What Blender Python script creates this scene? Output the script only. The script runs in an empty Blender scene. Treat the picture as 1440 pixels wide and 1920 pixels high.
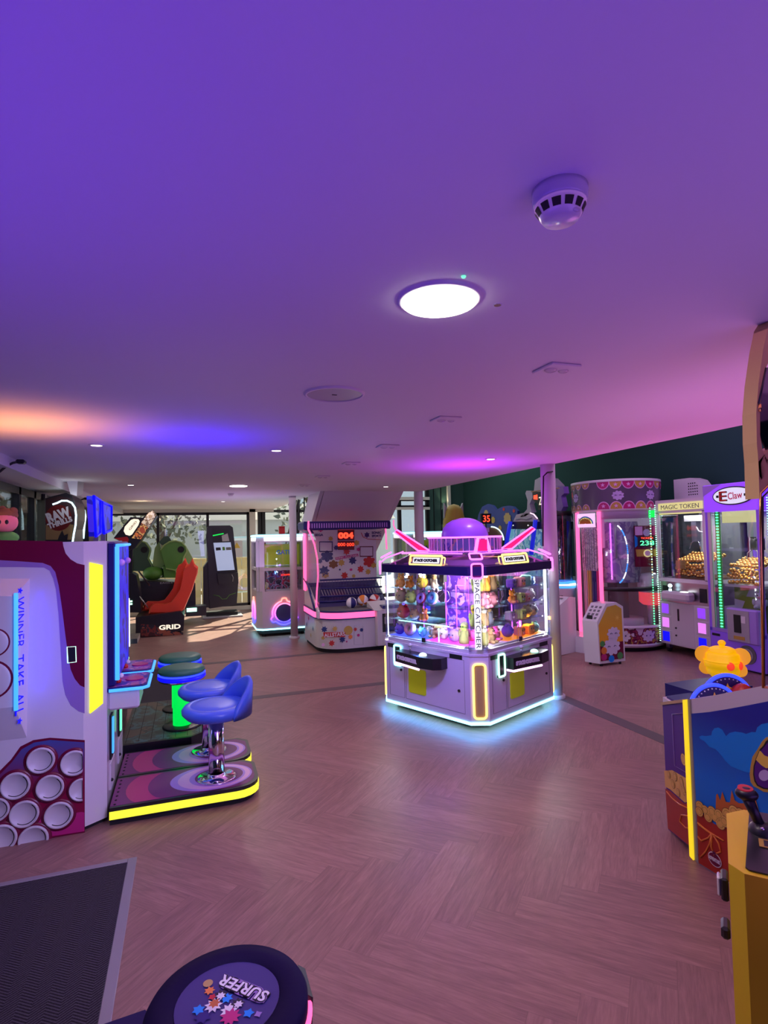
import bpy, bmesh, math, random
from mathutils import Matrix, Vector
random.seed(7)
PI = math.pi
C = bpy.context.scene.collection
SC = bpy.context.scene

# ------------------------------------------------------------------ camera
F_PX, PITCH, ROLL, YAW, EYE = 1062.0, 2.35, 1.25, 19.2, 1.7
_p, _r, _y = map(math.radians, (PITCH, ROLL, YAW))
_F0 = Vector((math.sin(_y), math.cos(_y), 0)); _X0 = Vector((math.cos(_y), -math.sin(_y), 0)); _Z = Vector((0, 0, 1))
CF = _F0*math.cos(_p) + _Z*math.sin(_p); _Zp = -_F0*math.sin(_p) + _Z*math.cos(_p)
CR = _X0*math.cos(_r) - _Zp*math.sin(_r); CU = _X0*math.sin(_r) + _Zp*math.cos(_r)
cam_d = bpy.data.cameras.new('camera'); cam = bpy.data.objects.new('camera', cam_d); C.objects.link(cam)
cam_d.sensor_fit = 'VERTICAL'; cam_d.sensor_height = 24.0; cam_d.lens = 24.0*F_PX/1920.0
cam_d.clip_start = 0.05; cam_d.clip_end = 200
cam.matrix_world = Matrix(((CR.x, CU.x, -CF.x, 0), (CR.y, CU.y, -CF.y, 0), (CR.z, CU.z, -CF.z, EYE), (0, 0, 0, 1)))
SC.camera = cam
SC.view_settings.view_transform = 'Standard'; SC.view_settings.look = 'None'
SC.view_settings.gamma = 1.0; SC.view_settings.use_curve_mapping = False
SC.view_settings.exposure = 0.0
cy = SC.cycles
cy.max_bounces = 8; cy.diffuse_bounces = 3; cy.glossy_bounces = 3; cy.transmission_bounces = 4; cy.transparent_max_bounces = 24
cy.caustics_reflective = False; cy.caustics_refractive = False; cy.sample_clamp_indirect = 4.0
try:
    cy.use_denoising = True; cy.use_light_tree = True
except Exception:
    pass

def P(ax, v, px, py):
    """a pixel of the photograph onto the world plane axis=v"""
    d = CF*F_PX + CR*(px-720.0) - CU*(py-960.0); i = 'xyz'.index(ax)
    o = Vector((0, 0, EYE)); return o + d*((v-o[i])/d[i])

# ------------------------------------------------------------------ world, sun, room lights
w = bpy.data.worlds.new('sky'); SC.world = w; w.use_nodes = True
bg = w.node_tree.nodes['Background']; bg.inputs[0].default_value = (0.86, 0.93, 1.0, 1); bg.inputs[1].default_value = 0.9

def light(name, kind, loc, col, power, size=0.3, aim=None, sizey=None, spread=None, spot=None, blend=0.6):
    d = bpy.data.lights.new(name, kind); o = bpy.data.objects.new(name, d); C.objects.link(o)
    d.color = col; d.energy = power; o.location = loc
    if kind == 'AREA':
        d.size = size
        if sizey: d.shape = 'RECTANGLE'; d.size_y = sizey
        if spread: d.spread = math.radians(spread)
    elif kind == 'SUN': d.angle = math.radians(size)
    else: d.shadow_soft_size = size
    if kind == 'SPOT':
        d.spot_size = math.radians(spot or 120); d.spot_blend = blend
    if aim is not None:
        o.rotation_euler = (Vector(aim)-Vector(loc)).to_track_quat('-Z', 'Y').to_euler()
    return o
light('sunlight', 'SUN', (0, 20, 8), (1.0, 0.84, 0.60), 26.0, 0.6, aim=(-6.2, 12.2, 0.54))
UP = lambda l: (l[0], l[1], l[2]+1)
def uplight(name, loc, col, power, size, sizey=None, spread=None, aim=None):
    return light(name, 'AREA', loc, col, power, size, aim or UP(loc), sizey, spread)
# glow that the lit machine tops throw on the ceiling
uplight('uplight_violet', (-0.7, 0.7, 1.15), (0.13, 0.03, 1.0), 14, 1.2, 1.6)
uplight('uplight_purple', (1.0, -0.9, 1.2), (0.18, 0.05, 1.0), 8, 1.4, 1.6)
uplight('uplight_pink', (2.85, 2.0, 1.25), (0.85, 0.24, 0.80), 9, 0.9, 1.4)
uplight('mauve_fill', (1.7, 0.1, 1.2), (0.42, 0.18, 1.0), 7.5, 1.2, 1.4, aim=(1.75, 0.9, 2.6))  # added in open air to lift the purple of the ceiling
uplight('uplight_rose', (4.6, 3.6, 1.2), (1.0, 0.20, 0.75), 21, 0.9, 1.6)
uplight('uplight_blue', (0.05, 4.05, 1.93), (0.02, 0.0, 1.0), 4.6, 0.5, 0.5)
uplight('uplight_orange', (-0.92, 3.80, 1.74), (1.0, 0.36, 0.10), 3.2, 0.25, 0.5, spread=105, aim=(-0.88, 3.78, 2.8))
uplight('uplight_magenta', (2.685, 5.137, 1.86), (0.52, 0.02, 1.0), 7, 0.5, 0.5)
uplight('uplight_far', (0.6, 9.6, 1.2), (0.62, 0.42, 1.0), 8, 1.6, 1.6)
# added fill lamps standing in for bounce off ceiling and hall
light('ceiling_fill', 'AREA', (1.2, 3.2, 2.37), (0.86, 0.32, 0.80), 23.5, 3.6, aim=(1.2, 3.2, 0), sizey=5.0)
light('ceiling_fill_far', 'AREA', (0.8, 10.2, 2.37), (1.0, 0.72, 0.78), 12, 2.0, aim=(0.8, 10.2, 0), sizey=5.0)
light('hall_fill', 'AREA', (5.4, 5.2, 3.9), (0.86, 0.52, 1.0), 62, 2.6, aim=(5.6, 5.2, 0), sizey=6.0)
light('hall_fill_far', 'AREA', (5.4, 11.2, 3.9), (0.72, 0.86, 0.90), 46, 2.6, aim=(5.6, 11.2, 0), sizey=4.5)
light('violet_fill', 'AREA', (1.3, 3.3, 2.36), (0.30, 0.24, 1.0), 9, 0.3, aim=(2.65, 5.0, 0.4), spread=60)  # added lamp that tints the claw machine violet
light('left_fill', 'AREA', (0.9, 1.1, 1.5), (0.42, 0.36, 1.0), 10, 0.9, aim=(-0.8, 3.8, 0.7), sizey=1.2, spread=80)  # added fill lamp facing the left cabinet, no fixture there

# ------------------------------------------------------------------ materials
MATS = {}; LATE = []
def _nt(name):
    m = bpy.data.materials.new(name); m.use_nodes = True; nt = m.node_tree
    return m, nt, nt.nodes, nt.links, nt.nodes['Principled BSDF']
def mat(name, rgb, rough=0.5, metal=0.0, emit=0.0, ecol=None, noise=0.0, nscale=30.0, coat=0.0, spec=0.5):
    if name in MATS: return MATS[name]
    m, nt, N, L, b = _nt(name)
    b.inputs['Base Color'].default_value = (*rgb, 1); b.inputs['Roughness'].default_value = rough
    b.inputs['Metallic'].default_value = metal; b.inputs['Coat Weight'].default_value = coat
    b.inputs['Specular IOR Level'].default_value = spec
    if emit:
        b.inputs['Emission Color'].default_value = (*(ecol or rgb), 1); b.inputs['Emission Strength'].default_value = emit
    if noise:
        t = N.new('ShaderNodeTexCoord'); n = N.new('ShaderNodeTexNoise'); n.inputs['Scale'].default_value = nscale
        L.new(t.outputs['Object'], n.inputs['Vector']); r = N.new('ShaderNodeMapRange')
        r.inputs['To Min'].default_value = max(0.02, rough-noise); r.inputs['To Max'].default_value = rough+noise
        L.new(n.outputs['Fac'], r.inputs['Value']); L.new(r.outputs['Result'], b.inputs['Roughness'])
    MATS[name] = m; return m
def neon(name, rgb, s, base=None):
    return mat(name, base or tuple(c*0.5 for c in rgb), 0.4, emit=s, ecol=rgb)
def glass(name, tint=(0.92, 0.96, 1.0), refl=0.10, rough=0.03, dark=1.0):
    m = bpy.data.materials.new(name); m.use_nodes = True; nt = m.node_tree; N = nt.nodes; L = nt.links
    N.remove(N['Principled BSDF']); o = N['Material Output']
    t = N.new('ShaderNodeBsdfTransparent'); t.inputs[0].default_value = (tint[0]*dark, tint[1]*dark, tint[2]*dark, 1)
    g = N.new('ShaderNodeBsdfGlossy'); g.inputs['Roughness'].default_value = rough
    lw = N.new('ShaderNodeLayerWeight'); lw.inputs['Blend'].default_value = refl
    mr = N.new('ShaderNodeMath'); mr.operation = 'MULTIPLY_ADD'; mr.inputs[1].default_value = 0.7; mr.inputs[2].default_value = refl*0.5
    L.new(lw.outputs['Fresnel'], mr.inputs[0]); mx = N.new('ShaderNodeMixShader')
    L.new(mr.outputs[0], mx.inputs[0]); L.new(t.outputs[0], mx.inputs[1]); L.new(g.outputs[0], mx.inputs[2]); L.new(mx.outputs[0], o.inputs[0])
    MATS[name] = m; return m

def math_node(N, L, op, a, b=None, c=None):
    n = N.new('ShaderNodeMath'); n.operation = op
    for i, v in enumerate((a, b, c)):
        if v is None: continue
        if isinstance(v, (int, float)): n.inputs[i].default_value = v
        else: L.new(v, n.inputs[i])
    return n.outputs[0]

def floor_material():
    m, nt, N, L, b = _nt('herringbone_plank'); M = lambda op, a, bb=None, c=None: math_node(N, L, op, a, bb, c)
    geo = N.new('ShaderNodeNewGeometry'); mp = N.new('ShaderNodeMapping'); mp.inputs['Rotation'].default_value = (0, 0, math.radians(45))
    mp.inputs['Scale'].default_value = (1/0.16, 1/0.16, 1); L.new(geo.outputs['Position'], mp.inputs['Vector'])
    s = N.new('ShaderNodeSeparateXYZ'); L.new(mp.outputs[0], s.inputs[0]); x, y = s.outputs[0], s.outputs[1]
    K = 5.0   # plank length in widths
    ix, iy = M('FLOOR', x), M('FLOOR', y)
    # herringbone: cell (ix,iy); k=(ix-iy) mod 2K ; k<K -> horizontal plank, else vertical plank
    k = M('FLOORED_MODULO', M('SUBTRACT', ix, iy), 2*K); hor = M('LESS_THAN', k, K-0.5)
    fx, fy = M('SUBTRACT', x, ix), M('SUBTRACT', y, iy)
    # along-plank coordinate and id
    uh = M('ADD', k, fx); vh = fy; idh = M('ADD', M('MULTIPLY', iy, 7.31), M('MULTIPLY', M('SUBTRACT', ix, k), 3.17))
    kv = M('SUBTRACT', 2*K-1, k); uv_ = M('ADD', kv, fy); idv = M('ADD', M('MULTIPLY', ix, 5.77), M('MULTIPLY', M('SUBTRACT', iy, kv), 2.93))
    def mixf(a, bb):
        n = N.new('ShaderNodeMix'); n.data_type = 'FLOAT'; L.new(hor, n.inputs[0]); L.new(a, n.inputs[2]); L.new(bb, n.inputs[3]); return n.outputs[0]
    u = mixf(uv_, uh); v = mixf(fx, vh); pid = mixf(idv, idh)
    rnd = M('FRACT', M('MULTIPLY', M('SINE', M('MULTIPLY', pid, 12.9898)), 43758.5))
    cb = N.new('ShaderNodeCombineXYZ'); L.new(M('MULTIPLY', u, 0.35), cb.inputs[0]); L.new(M('MULTIPLY', v, 3.2), cb.inputs[1]); L.new(M('MULTIPLY', rnd, 60.0), cb.inputs[2])
    nz = N.new('ShaderNodeTexNoise'); nz.inputs['Scale'].default_value = 1.5; nz.inputs['Detail'].default_value = 8; nz.inputs['Roughness'].default_value = 0.65; nz.inputs['Distortion'].default_value = 0.9
    L.new(cb.outputs[0], nz.inputs['Vector'])
    wv = N.new('ShaderNodeTexNoise'); wv.inputs['Scale'].default_value = 6.0; wv.inputs['Detail'].default_value = 4; L.new(cb.outputs[0], wv.inputs['Vector'])
    g = M('ADD', M('MULTIPLY', nz.outputs['Fac'], 0.7), M('ADD', M('MULTIPLY', wv.outputs['Fac'], 0.3), M('MULTIPLY', M('SUBTRACT', rnd, 0.5), 0.09)))
    cr = N.new('ShaderNodeValToRGB'); L.new(g, cr.inputs[0]); e = cr.color_ramp.elements
    e[0].position = 0.30; e[0].color = (0.185, 0.102, 0.092, 1); e[1].position = 0.72; e[1].color = (0.41, 0.238, 0.205, 1)
    en = cr.color_ramp.elements.new(0.5); en.color = (0.285, 0.158, 0.138, 1)
    edge = M('MINIMUM', M('MINIMUM', v, M('SUBTRACT', 1.0, v)), M('MINIMUM', u, M('SUBTRACT', K, u)))
    gap = M('LESS_THAN', edge, 0.012)
    mx = N.new('ShaderNodeMix'); mx.data_type = 'RGBA'; L.new(M('MULTIPLY', gap, 0.22), mx.inputs[0]); L.new(cr.outputs[0], mx.inputs[6]); mx.inputs[7].default_value = (0.08, 0.05, 0.04, 1)
    L.new(mx.outputs[2], b.inputs['Base Color'])
    L.new(M('MULTIPLY_ADD', nz.outputs['Fac'], 0.25, 0.30), b.inputs['Roughness'])
    bp = N.new('ShaderNodeBump'); bp.inputs['Strength'].default_value = 0.08; bp.inputs['Distance'].default_value = 0.002
    L.new(g, bp.inputs['Height']); L.new(bp.outputs[0], b.inputs['Normal'])
    MATS['herringbone_plank'] = m; return m

def mat_mat():   # ribbed herringbone entrance matting
    m, nt, N, L, b = _nt('herringbone_matting'); M = lambda op, a, bb=None, c=None: math_node(N, L, op, a, bb, c)
    geo = N.new('ShaderNodeNewGeometry'); s = N.new('ShaderNodeSeparateXYZ'); L.new(geo.outputs['Position'], s.inputs[0])
    x, y = s.outputs[0], s.outputs[1]; W = 0.05
    tri = M('PINGPONG', M('DIVIDE', x, W), 1.0)
    ph = M('ADD', M('DIVIDE', y, 0.014), M('MULTIPLY', tri, 2.6)); r = M('PINGPONG', ph, 0.5)
    nz = N.new('ShaderNodeTexNoise'); nz.inputs['Scale'].default_value = 220; L.new(geo.outputs['Position'], nz.inputs['Vector'])
    g = M('ADD', M('MULTIPLY', r, 1.6), M('MULTIPLY', M('SUBTRACT', nz.outputs['Fac'], 0.5), 0.7))
    cr = N.new('ShaderNodeValToRGB'); L.new(g, cr.inputs[0]); e = cr.color_ramp.elements
    e[0].position = 0.15; e[0].color = (0.003, 0.003, 0.006, 1); e[1].position = 0.70; e[1].color = (0.062, 0.056, 0.080, 1)
    L.new(cr.outputs[0], b.inputs['Base Color']); b.inputs['Roughness'].default_value = 0.95
    bp = N.new('ShaderNodeBump'); bp.inputs['Strength'].default_value = 0.6; bp.inputs['Distance'].default_value = 0.004
    L.new(g, bp.inputs['Height']); L.new(bp.outputs[0], b.inputs['Normal']); MATS['herringbone_matting'] = m; return m

def ramp_mat(name, axis, a, b_, c0, c1, rough=0.35, space='pos'):   # printed graphic that runs from one ink to another
    m, nt, N, L, b = _nt(name)
    geo = N.new('ShaderNodeNewGeometry' if space == 'pos' else 'ShaderNodeTexCoord'); s = N.new('ShaderNodeSeparateXYZ')
    L.new(geo.outputs['Position' if space == 'pos' else 'Object'], s.inputs[0]); mr = N.new('ShaderNodeMapRange'); L.new(s.outputs[axis], mr.inputs['Value'])
    mr.inputs['From Min'].default_value = a; mr.inputs['From Max'].default_value = b_
    cr = N.new('ShaderNodeValToRGB'); L.new(mr.outputs[0], cr.inputs[0]); e = cr.color_ramp.elements
    e[0].color = (*c0, 1); e[1].color = (*c1, 1); L.new(cr.outputs[0], b.inputs['Base Color']); b.inputs['Roughness'].default_value = rough
    MATS[name] = m; return m
def splotch(name, cols, scale, rough=0.4, emit=0.0, detail=3.0, kind='noise', seed=0.0):   # busy printed artwork seen too small to read
    m, nt, N, L, b = _nt(name); tc = N.new('ShaderNodeTexCoord'); mp = N.new('ShaderNodeMapping'); mp.inputs['Location'].default_value = (seed, seed*1.7, seed*0.6)
    L.new(tc.outputs['Object'], mp.inputs[0])
    t = N.new('ShaderNodeTexNoise' if kind == 'noise' else 'ShaderNodeTexVoronoi'); t.inputs['Scale'].default_value = scale
    L.new(mp.outputs[0], t.inputs['Vector'])
    if kind == 'noise': t.inputs['Detail'].default_value = detail; src = t.outputs['Fac']
    else:
        sp = N.new('ShaderNodeSeparateXYZ'); L.new(t.outputs['Color'], sp.inputs[0]); src = sp.outputs[0]
    cr = N.new('ShaderNodeValToRGB'); L.new(src, cr.inputs[0]); cr.color_ramp.interpolation = 'CONSTANT' if kind != 'soft' else 'LINEAR'
    n = len(cols); lo, hi = (0.36, 0.64) if kind == 'noise' else (0.0, 1.0)
    while len(cr.color_ramp.elements) < n: cr.color_ramp.elements.new(0.5)
    for i, c in enumerate(cols):
        cr.color_ramp.elements[i].position = 0 if i == 0 else lo + (hi-lo)*i/n
        cr.color_ramp.elements[i].color = (*c, 1)
    if emit < 0.5: L.new(cr.outputs[0], b.inputs['Base Color'])
    else: b.inputs['Base Color'].default_value = (.02, .02, .03, 1)
    b.inputs['Roughness'].default_value = rough
    if emit: L.new(cr.outputs[0], b.inputs['Emission Color']); b.inputs['Emission Strength'].default_value = emit
    MATS[name] = m; return m

floor_material(); mat_mat()
mat('ceiling_paint', (0.80, 0.78, 0.80), 0.85, spec=0.2)
mat('white_paint', (0.74, 0.73, 0.75), 0.6, spec=0.3)
mat('green_wall_paint', (0.022, 0.070, 0.062), 0.8, spec=0.15)
mat('green_panel_paint', (0.030, 0.085, 0.072), 0.6)
mat('column_paint', (0.66, 0.64, 0.67), 0.5)
mat('frame_black', (0.012, 0.012, 0.014), 0.35)
mat('frame_grey', (0.16, 0.165, 0.175), 0.45)
mat('frame_white', (0.72, 0.70, 0.64), 0.5)
mat('inlay_strip', (0.10, 0.078, 0.082), 0.45)
mat('edge_strip_grey', (0.30, 0.29, 0.33), 0.4, 0.3)
mat('white_lacquer', (0.74, 0.73, 0.77), 0.22, coat=0.3, noise=0.03)
mat('white_panel', (0.66, 0.65, 0.69), 0.35)
mat('light_grey', (0.42, 0.42, 0.46), 0.4)
mat('black_plastic', (0.014, 0.013, 0.018), 0.32, noise=0.05)
mat('black_matte', (0.012, 0.011, 0.014), 0.75)
mat('navy_rubber', (0.016, 0.008, 0.080), 0.6, spec=0.2)
mat('chrome', (0.85, 0.85, 0.88), 0.10, 1.0)
mat('steel', (0.50, 0.50, 0.52), 0.30, 1.0)
mat('maroon_print', (0.165, 0.004, 0.038), 0.28)
mat('lavender_tone', (0.34, 0.22, 0.55), 0.28)
mat('magenta_print', (0.52, 0.02, 0.20), 0.4)
mat('plum_print', (0.10, 0.006, 0.07), 0.35)
mat('pink_print', (0.85, 0.50, 0.85), 0.35)
mat('violet_print', (0.50, 0.26, 0.82), 0.35)
mat('blue_vinyl', (0.07, 0.17, 0.85), 0.32, noise=0.06)
mat('green_vinyl', (0.03, 0.20, 0.12), 0.4)
mat('red_vinyl', (0.80, 0.06, 0.02), 0.45)
mat('acid_yellow', (0.52, 0.60, 0.01), 0.4, emit=0.12)
mat('yellow_paint', (0.80, 0.56, 0.02), 0.42)
mat('yellow_shadow_paint', (0.42, 0.27, 0.03), 0.5)
mat('tan_paint', (0.50, 0.34, 0.13), 0.5)
mat('gold', (0.95, 0.55, 0.14), 0.22, 1.0)
mat('red_print', (0.55, 0.02, 0.02), 0.35)
mat('orange_print', (0.80, 0.25, 0.04), 0.35)
mat('yellow_print', (0.86, 0.62, 0.10), 0.35)
mat('mustard_print', (0.55, 0.36, 0.06), 0.35)
mat('green_print', (0.08, 0.35, 0.10), 0.35)
mat('sky_print', (0.0, 0.27, 0.85), 0.3)
mat('navy_print', (0.015, 0.012, 0.16), 0.3)
mat('purple_print', (0.09, 0.008, 0.24), 0.6)
mat('purple_shell', (0.28, 0.08, 0.85), 0.35, emit=0.10)
mat('white_print', (0.82, 0.82, 0.85), 0.35)
mat('black_print', (0.01, 0.01, 0.015), 0.4)
mat('brown_print', (0.22, 0.10, 0.03), 0.5)
mat('dark_red_print', (0.16, 0.008, 0.006), 0.35)
neon('neon_cyan', (0.28, 0.86, 1.0), 3.2)
neon('neon_ice', (0.62, 0.90, 1.0), 2.0)
neon('neon_magenta', (1.0, 0.16, 0.95), 2.4)
neon('neon_violet', (0.62, 0.12, 1.0), 2.2)
neon('neon_hotpink', (1.0, 0.10, 0.30), 1.9)
neon('neon_pinkwhite', (1.0, 0.55, 0.92), 2.2)
neon('neon_yellow', (1.0, 0.74, 0.16), 2.2)
neon('led_yellow_panel', (0.95, 1.0, 0.03), 1.05)
neon('led_yellow_edge', (0.95, 0.95, 0.05), 1.0)
neon('neon_blue', (0.02, 0.04, 1.0), 2.6)
neon('neon_deepblue', (0.004, 0.004, 1.0), 1.1)
neon('neon_azure', (0.05, 0.32, 1.0), 1.6)
neon('neon_green', (0.0, 1.0, 0.10), 0.85)
neon('led_green', (0.10, 1.0, 0.35), 2.2)
neon('led_mint', (0.45, 1.0, 0.72), 2.0)
neon('neon_white', (0.95, 0.97, 1.0), 2.4)
neon('sign_white', (0.92, 0.93, 1.0), 0.95)
neon('lamp_white', (1.0, 0.90, 0.78), 11.0)
neon('lamp_spot', (1.0, 0.86, 0.72), 9.0)
neon('led_red', (1.0, 0.05, 0.02), 2.4)
mat('magenta_fin', (.75, .01, .16), .3, emit=.9, ecol=(1, .01, .12))
neon('neon_orange', (1.0, 0.28, 0.10), 2.0)
neon('glow_yellow', (1.0, 0.55, 0.0), 0.50, base=(0.9, 0.5, 0.0))
neon('screen_white', (0.50, 0.58, 0.85), 0.55)
neon('sign_cream', (1.0, 0.90, 0.70), 1.0)
neon('sign_lemon', (0.92, 0.88, 0.35), 0.62)
glass('clear_glass'); glass('window_glass', (0.86, 0.93, 0.95), 0.14, 0.02, 0.92)
glass('smoke_glass', (0.6, 0.55, 0.75), 0.2, 0.05, 0.6); glass('violet_acrylic', (0.72, 0.40, 0.95), 0.18, 0.1, 0.8); glass('acrylic', (0.95, 0.93, 1.0), 0.16, 0.06)

# ------------------------------------------------------------------ mesh builder
class MB:
    def __init__(s, M=None): s.v = []; s.f = []; s.m = []; s.sm = []; s.mats = []; s.M = M
    def mi(s, n):
        if n not in s.mats: s.mats.append(n)
        return s.mats.index(n)
    def add(s, vs, fs, m, smooth=False, M=None):
        o = len(s.v); k = s.mi(m)
        for p in vs:
            p = Vector(p)
            if M is not None: p = M @ p
            if s.M is not None: p = s.M @ p
            s.v.append(tuple(p))
        for f in fs: s.f.append([o+i for i in f]); s.m.append(k); s.sm.append(smooth)
        return s
    def box(s, a, b, m, bev=0.0, M=None):
        x0, x1 = sorted((a[0], b[0])); y0, y1 = sorted((a[1], b[1])); z0, z1 = sorted((a[2], b[2]))
        d = min(bev, (x1-x0)*.45, (y1-y0)*.45, (z1-z0)*.45)
        if d <= 0:
            vs = [(x, y, z) for x in (x0, x1) for y in (y0, y1) for z in (z0, z1)]
            fs = [(0, 1, 3, 2), (4, 6, 7, 5), (0, 4, 5, 1), (2, 3, 7, 6), (0, 2, 6, 4), (1, 5, 7, 3)]
            return s.add(vs, fs, m, False, M)
        vs = []
        for ix, x in enumerate((x0, x1)):
            for iy, y in enumerate((y0, y1)):
                for iz, z in enumerate((z0, z1)):
                    sx, sy, sz = (1, -1)[ix]*d, (1, -1)[iy]*d, (1, -1)[iz]*d
                    vs += [(x, y+sy, z+sz), (x+sx, y, z+sz), (x+sx, y+sy, z)]
        I = lambda ix, iy, iz, k: (ix*4+iy*2+iz)*3+k
        fs = []
        for ix in (0, 1): fs.append([I(ix, 0, 0, 0), I(ix, 0, 1, 0), I(ix, 1, 1, 0), I(ix, 1, 0, 0)])
        for iy in (0, 1): fs.append([I(0, iy, 0, 1), I(1, iy, 0, 1), I(1, iy, 1, 1), I(0, iy, 1, 1)])
        for iz in (0, 1): fs.append([I(0, 0, iz, 2), I(0, 1, iz, 2), I(1, 1, iz, 2), I(1, 0, iz, 2)])
        for iy in (0, 1):
            for iz in (0, 1): fs.append([I(0, iy, iz, 1), I(1, iy, iz, 1), I(1, iy, iz, 2), I(0, iy, iz, 2)])
        for ix in (0, 1):
            for iz in (0, 1): fs.append([I(ix, 0, iz, 0), I(ix, 1, iz, 0), I(ix, 1, iz, 2), I(ix, 0, iz, 2)])
            for iy in (0, 1): fs.append([I(ix, iy, 0, 0), I(ix, iy, 1, 0), I(ix, iy, 1, 1), I(ix, iy, 0, 1)])
            for iy in (0, 1):
                for iz in (0, 1): fs.append([I(ix, iy, iz, 0), I(ix, iy, iz, 1), I(ix, iy, iz, 2)])
        return s.add(vs, fs, m, False, M)
    def prism(s, pts, vec, m, M=None, smooth=False, caps=True):
        """closed outline pts (3d) extruded by vec"""
        n = len(pts); vec = Vector(vec); vs = [Vector(p) for p in pts]; vs += [p+vec for p in vs[:n]]
        fs = [(i, (i+1) % n, n+(i+1) % n, n+i) for i in range(n)]
        s.add(vs, fs, m, smooth, M)
        if caps: s.add(vs, [list(range(n))[::-1], list(range(n, 2*n))], m, False, M)
        return s
    def face(s, pts, m, M=None): return s.add(pts, [list(range(len(pts)))], m, False, M)
    def fan(s, pts, m, c=None, M=None):
        n = len(pts); c = c or tuple(sum(p[i] for p in pts)/n for i in range(3))
        return s.add(list(pts)+[c], [(i, (i+1) % n, n) for i in range(n)], m, False, M)
    def tube(s, path, r, m, closed=False, seg=8, M=None):
        path = [Vector(p) for p in path]; n = len(path); vs = []; fs = []; up = None
        for i, p in enumerate(path):
            a = path[(i-1) % n] if (closed or i > 0) else p; b = path[(i+1) % n] if (closed or i < n-1) else p
            t = (b-a); t = t.normalized() if t.length > 1e-9 else Vector((0, 0, 1))
            if up is None: up = t.orthogonal().normalized()
            up = (up - t*up.dot(t)); up = up.normalized() if up.length > 1e-6 else t.orthogonal().normalized()
            q = t.cross(up)
            rr = r[i] if isinstance(r, (list, tuple)) else r
            for k in range(seg):
                an = 2*PI*k/seg; vs.append(p + up*math.cos(an)*rr + q*math.sin(an)*rr)
        for i in range(n if closed else n-1):
            j = (i+1) % n
            for k in range(seg): fs.append((i*seg+k, i*seg+(k+1) % seg, j*seg+(k+1) % seg, j*seg+k))
        if not closed: fs += [list(range(seg))[::-1], [(n-1)*seg+k for k in range(seg)]]
        return s.add(vs, fs, m, True, M)
    def lathe(s, prof, m, c=(0, 0, 0), seg=32, M=None, a0=0, a1=2*PI, smooth=True, sx=1, sy=1):
        full = abs(a1-a0-2*PI) < 1e-6; ns = seg if full else seg+1; vs = []; fs = []
        for r, z in prof:
            for k in range(ns):
                a = a0+(a1-a0)*k/seg; vs.append((c[0]+r*math.cos(a)*sx, c[1]+r*math.sin(a)*sy, c[2]+z))
        for i in range(len(prof)-1):
            for k in range(seg):
                k2 = (k+1) % ns; fs.append((i*ns+k, i*ns+k2, (i+1)*ns+k2, (i+1)*ns+k))
        return s.add(vs, fs, m, smooth, M)
    def cyl(s, c, r, h, m, seg=24, M=None, r2=None):
        r2 = r if r2 is None else r2
        s.lathe([(r, 0), (r2, h)], m, c, seg, M)
        vs = [(c[0]+r*math.cos(2*PI*k/seg), c[1]+r*math.sin(2*PI*k/seg), c[2]) for k in range(seg)]
        v2 = [(c[0]+r2*math.cos(2*PI*k/seg), c[1]+r2*math.sin(2*PI*k/seg), c[2]+h) for k in range(seg)]
        return s.add(vs+v2, [list(range(seg))[::-1], list(range(seg, 2*seg))], m, False, M)
    def ball(s, c, r, m, seg=16, rings=10, M=None, p=1.0):
        if isinstance(r, (int, float)): r = (r, r, r)
        sg = lambda t: math.copysign(abs(t)**p, t)
        vs = []; fs = []
        for i in range(rings+1):
            th = PI*i/rings
            for k in range(seg):
                a = 2*PI*k/seg; vs.append((c[0]+r[0]*sg(math.sin(th))*sg(math.cos(a)), c[1]+r[1]*sg(math.sin(th))*sg(math.sin(a)), c[2]+r[2]*sg(math.cos(th))))
        for i in range(rings):
            for k in range(seg): fs.append((i*seg+k, (i+1)*seg+k, (i+1)*seg+(k+1) % seg, i*seg+(k+1) % seg))
        return s.add(vs, fs, m, True, M)
    def text(s, txt, m, M, size=0.1, depth=0.002, bold=0.0, align='CENTER', sx=1.0, fit=None):
        cu = bpy.data.curves.new('t', 'FONT'); cu.body = txt; cu.size = size; cu.align_x = align; cu.align_y = 'CENTER'
        cu.extrude = depth/2; cu.offset = bold*0.12; cu.resolution_u = 3
        o = bpy.data.objects.new('t', cu); C.objects.link(o); bpy.context.view_layer.update()
        me = o.to_mesh(); vs = [v.co.copy() for v in me.vertices]; fs = [list(p.vertices) for p in me.polygons]
        if fit and vs:
            w0 = max(v.x for v in vs)-min(v.x for v in vs); h0 = max(v.y for v in vs)-min(v.y for v in vs)
            cx = (max(v.x for v in vs)+min(v.x for v in vs))/2; cyy = (max(v.y for v in vs)+min(v.y for v in vs))/2
            for v in vs: v.x = (v.x-cx)*fit[0]/w0; v.y = (v.y-cyy)*fit[1]/h0
        else:
            for v in vs: v.x *= sx
        o.to_mesh_clear(); bpy.data.objects.remove(o); bpy.data.curves.remove(cu)
        return s.add(vs, fs, m, False, M)
    def build(s, name, parent=None):
        me = bpy.data.meshes.new(name); me.from_pydata(s.v, [], s.f)
        for k, n in enumerate(s.mats):
            me.materials.append(MATS.get(n))
            if n not in MATS: LATE.append((me, k, n))
        me.polygons.foreach_set('material_index', s.m); me.polygons.foreach_set('use_smooth', s.sm)
        bm = bmesh.new(); bm.from_mesh(me); bmesh.ops.remove_doubles(bm, verts=bm.verts, dist=1e-5)
        bmesh.ops.recalc_face_normals(bm, faces=bm.faces); bm.to_mesh(me); bm.free(); me.update()
        o = bpy.data.objects.new(name, me); C.objects.link(o)
        if parent is not None: o.parent = parent
        return o

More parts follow.
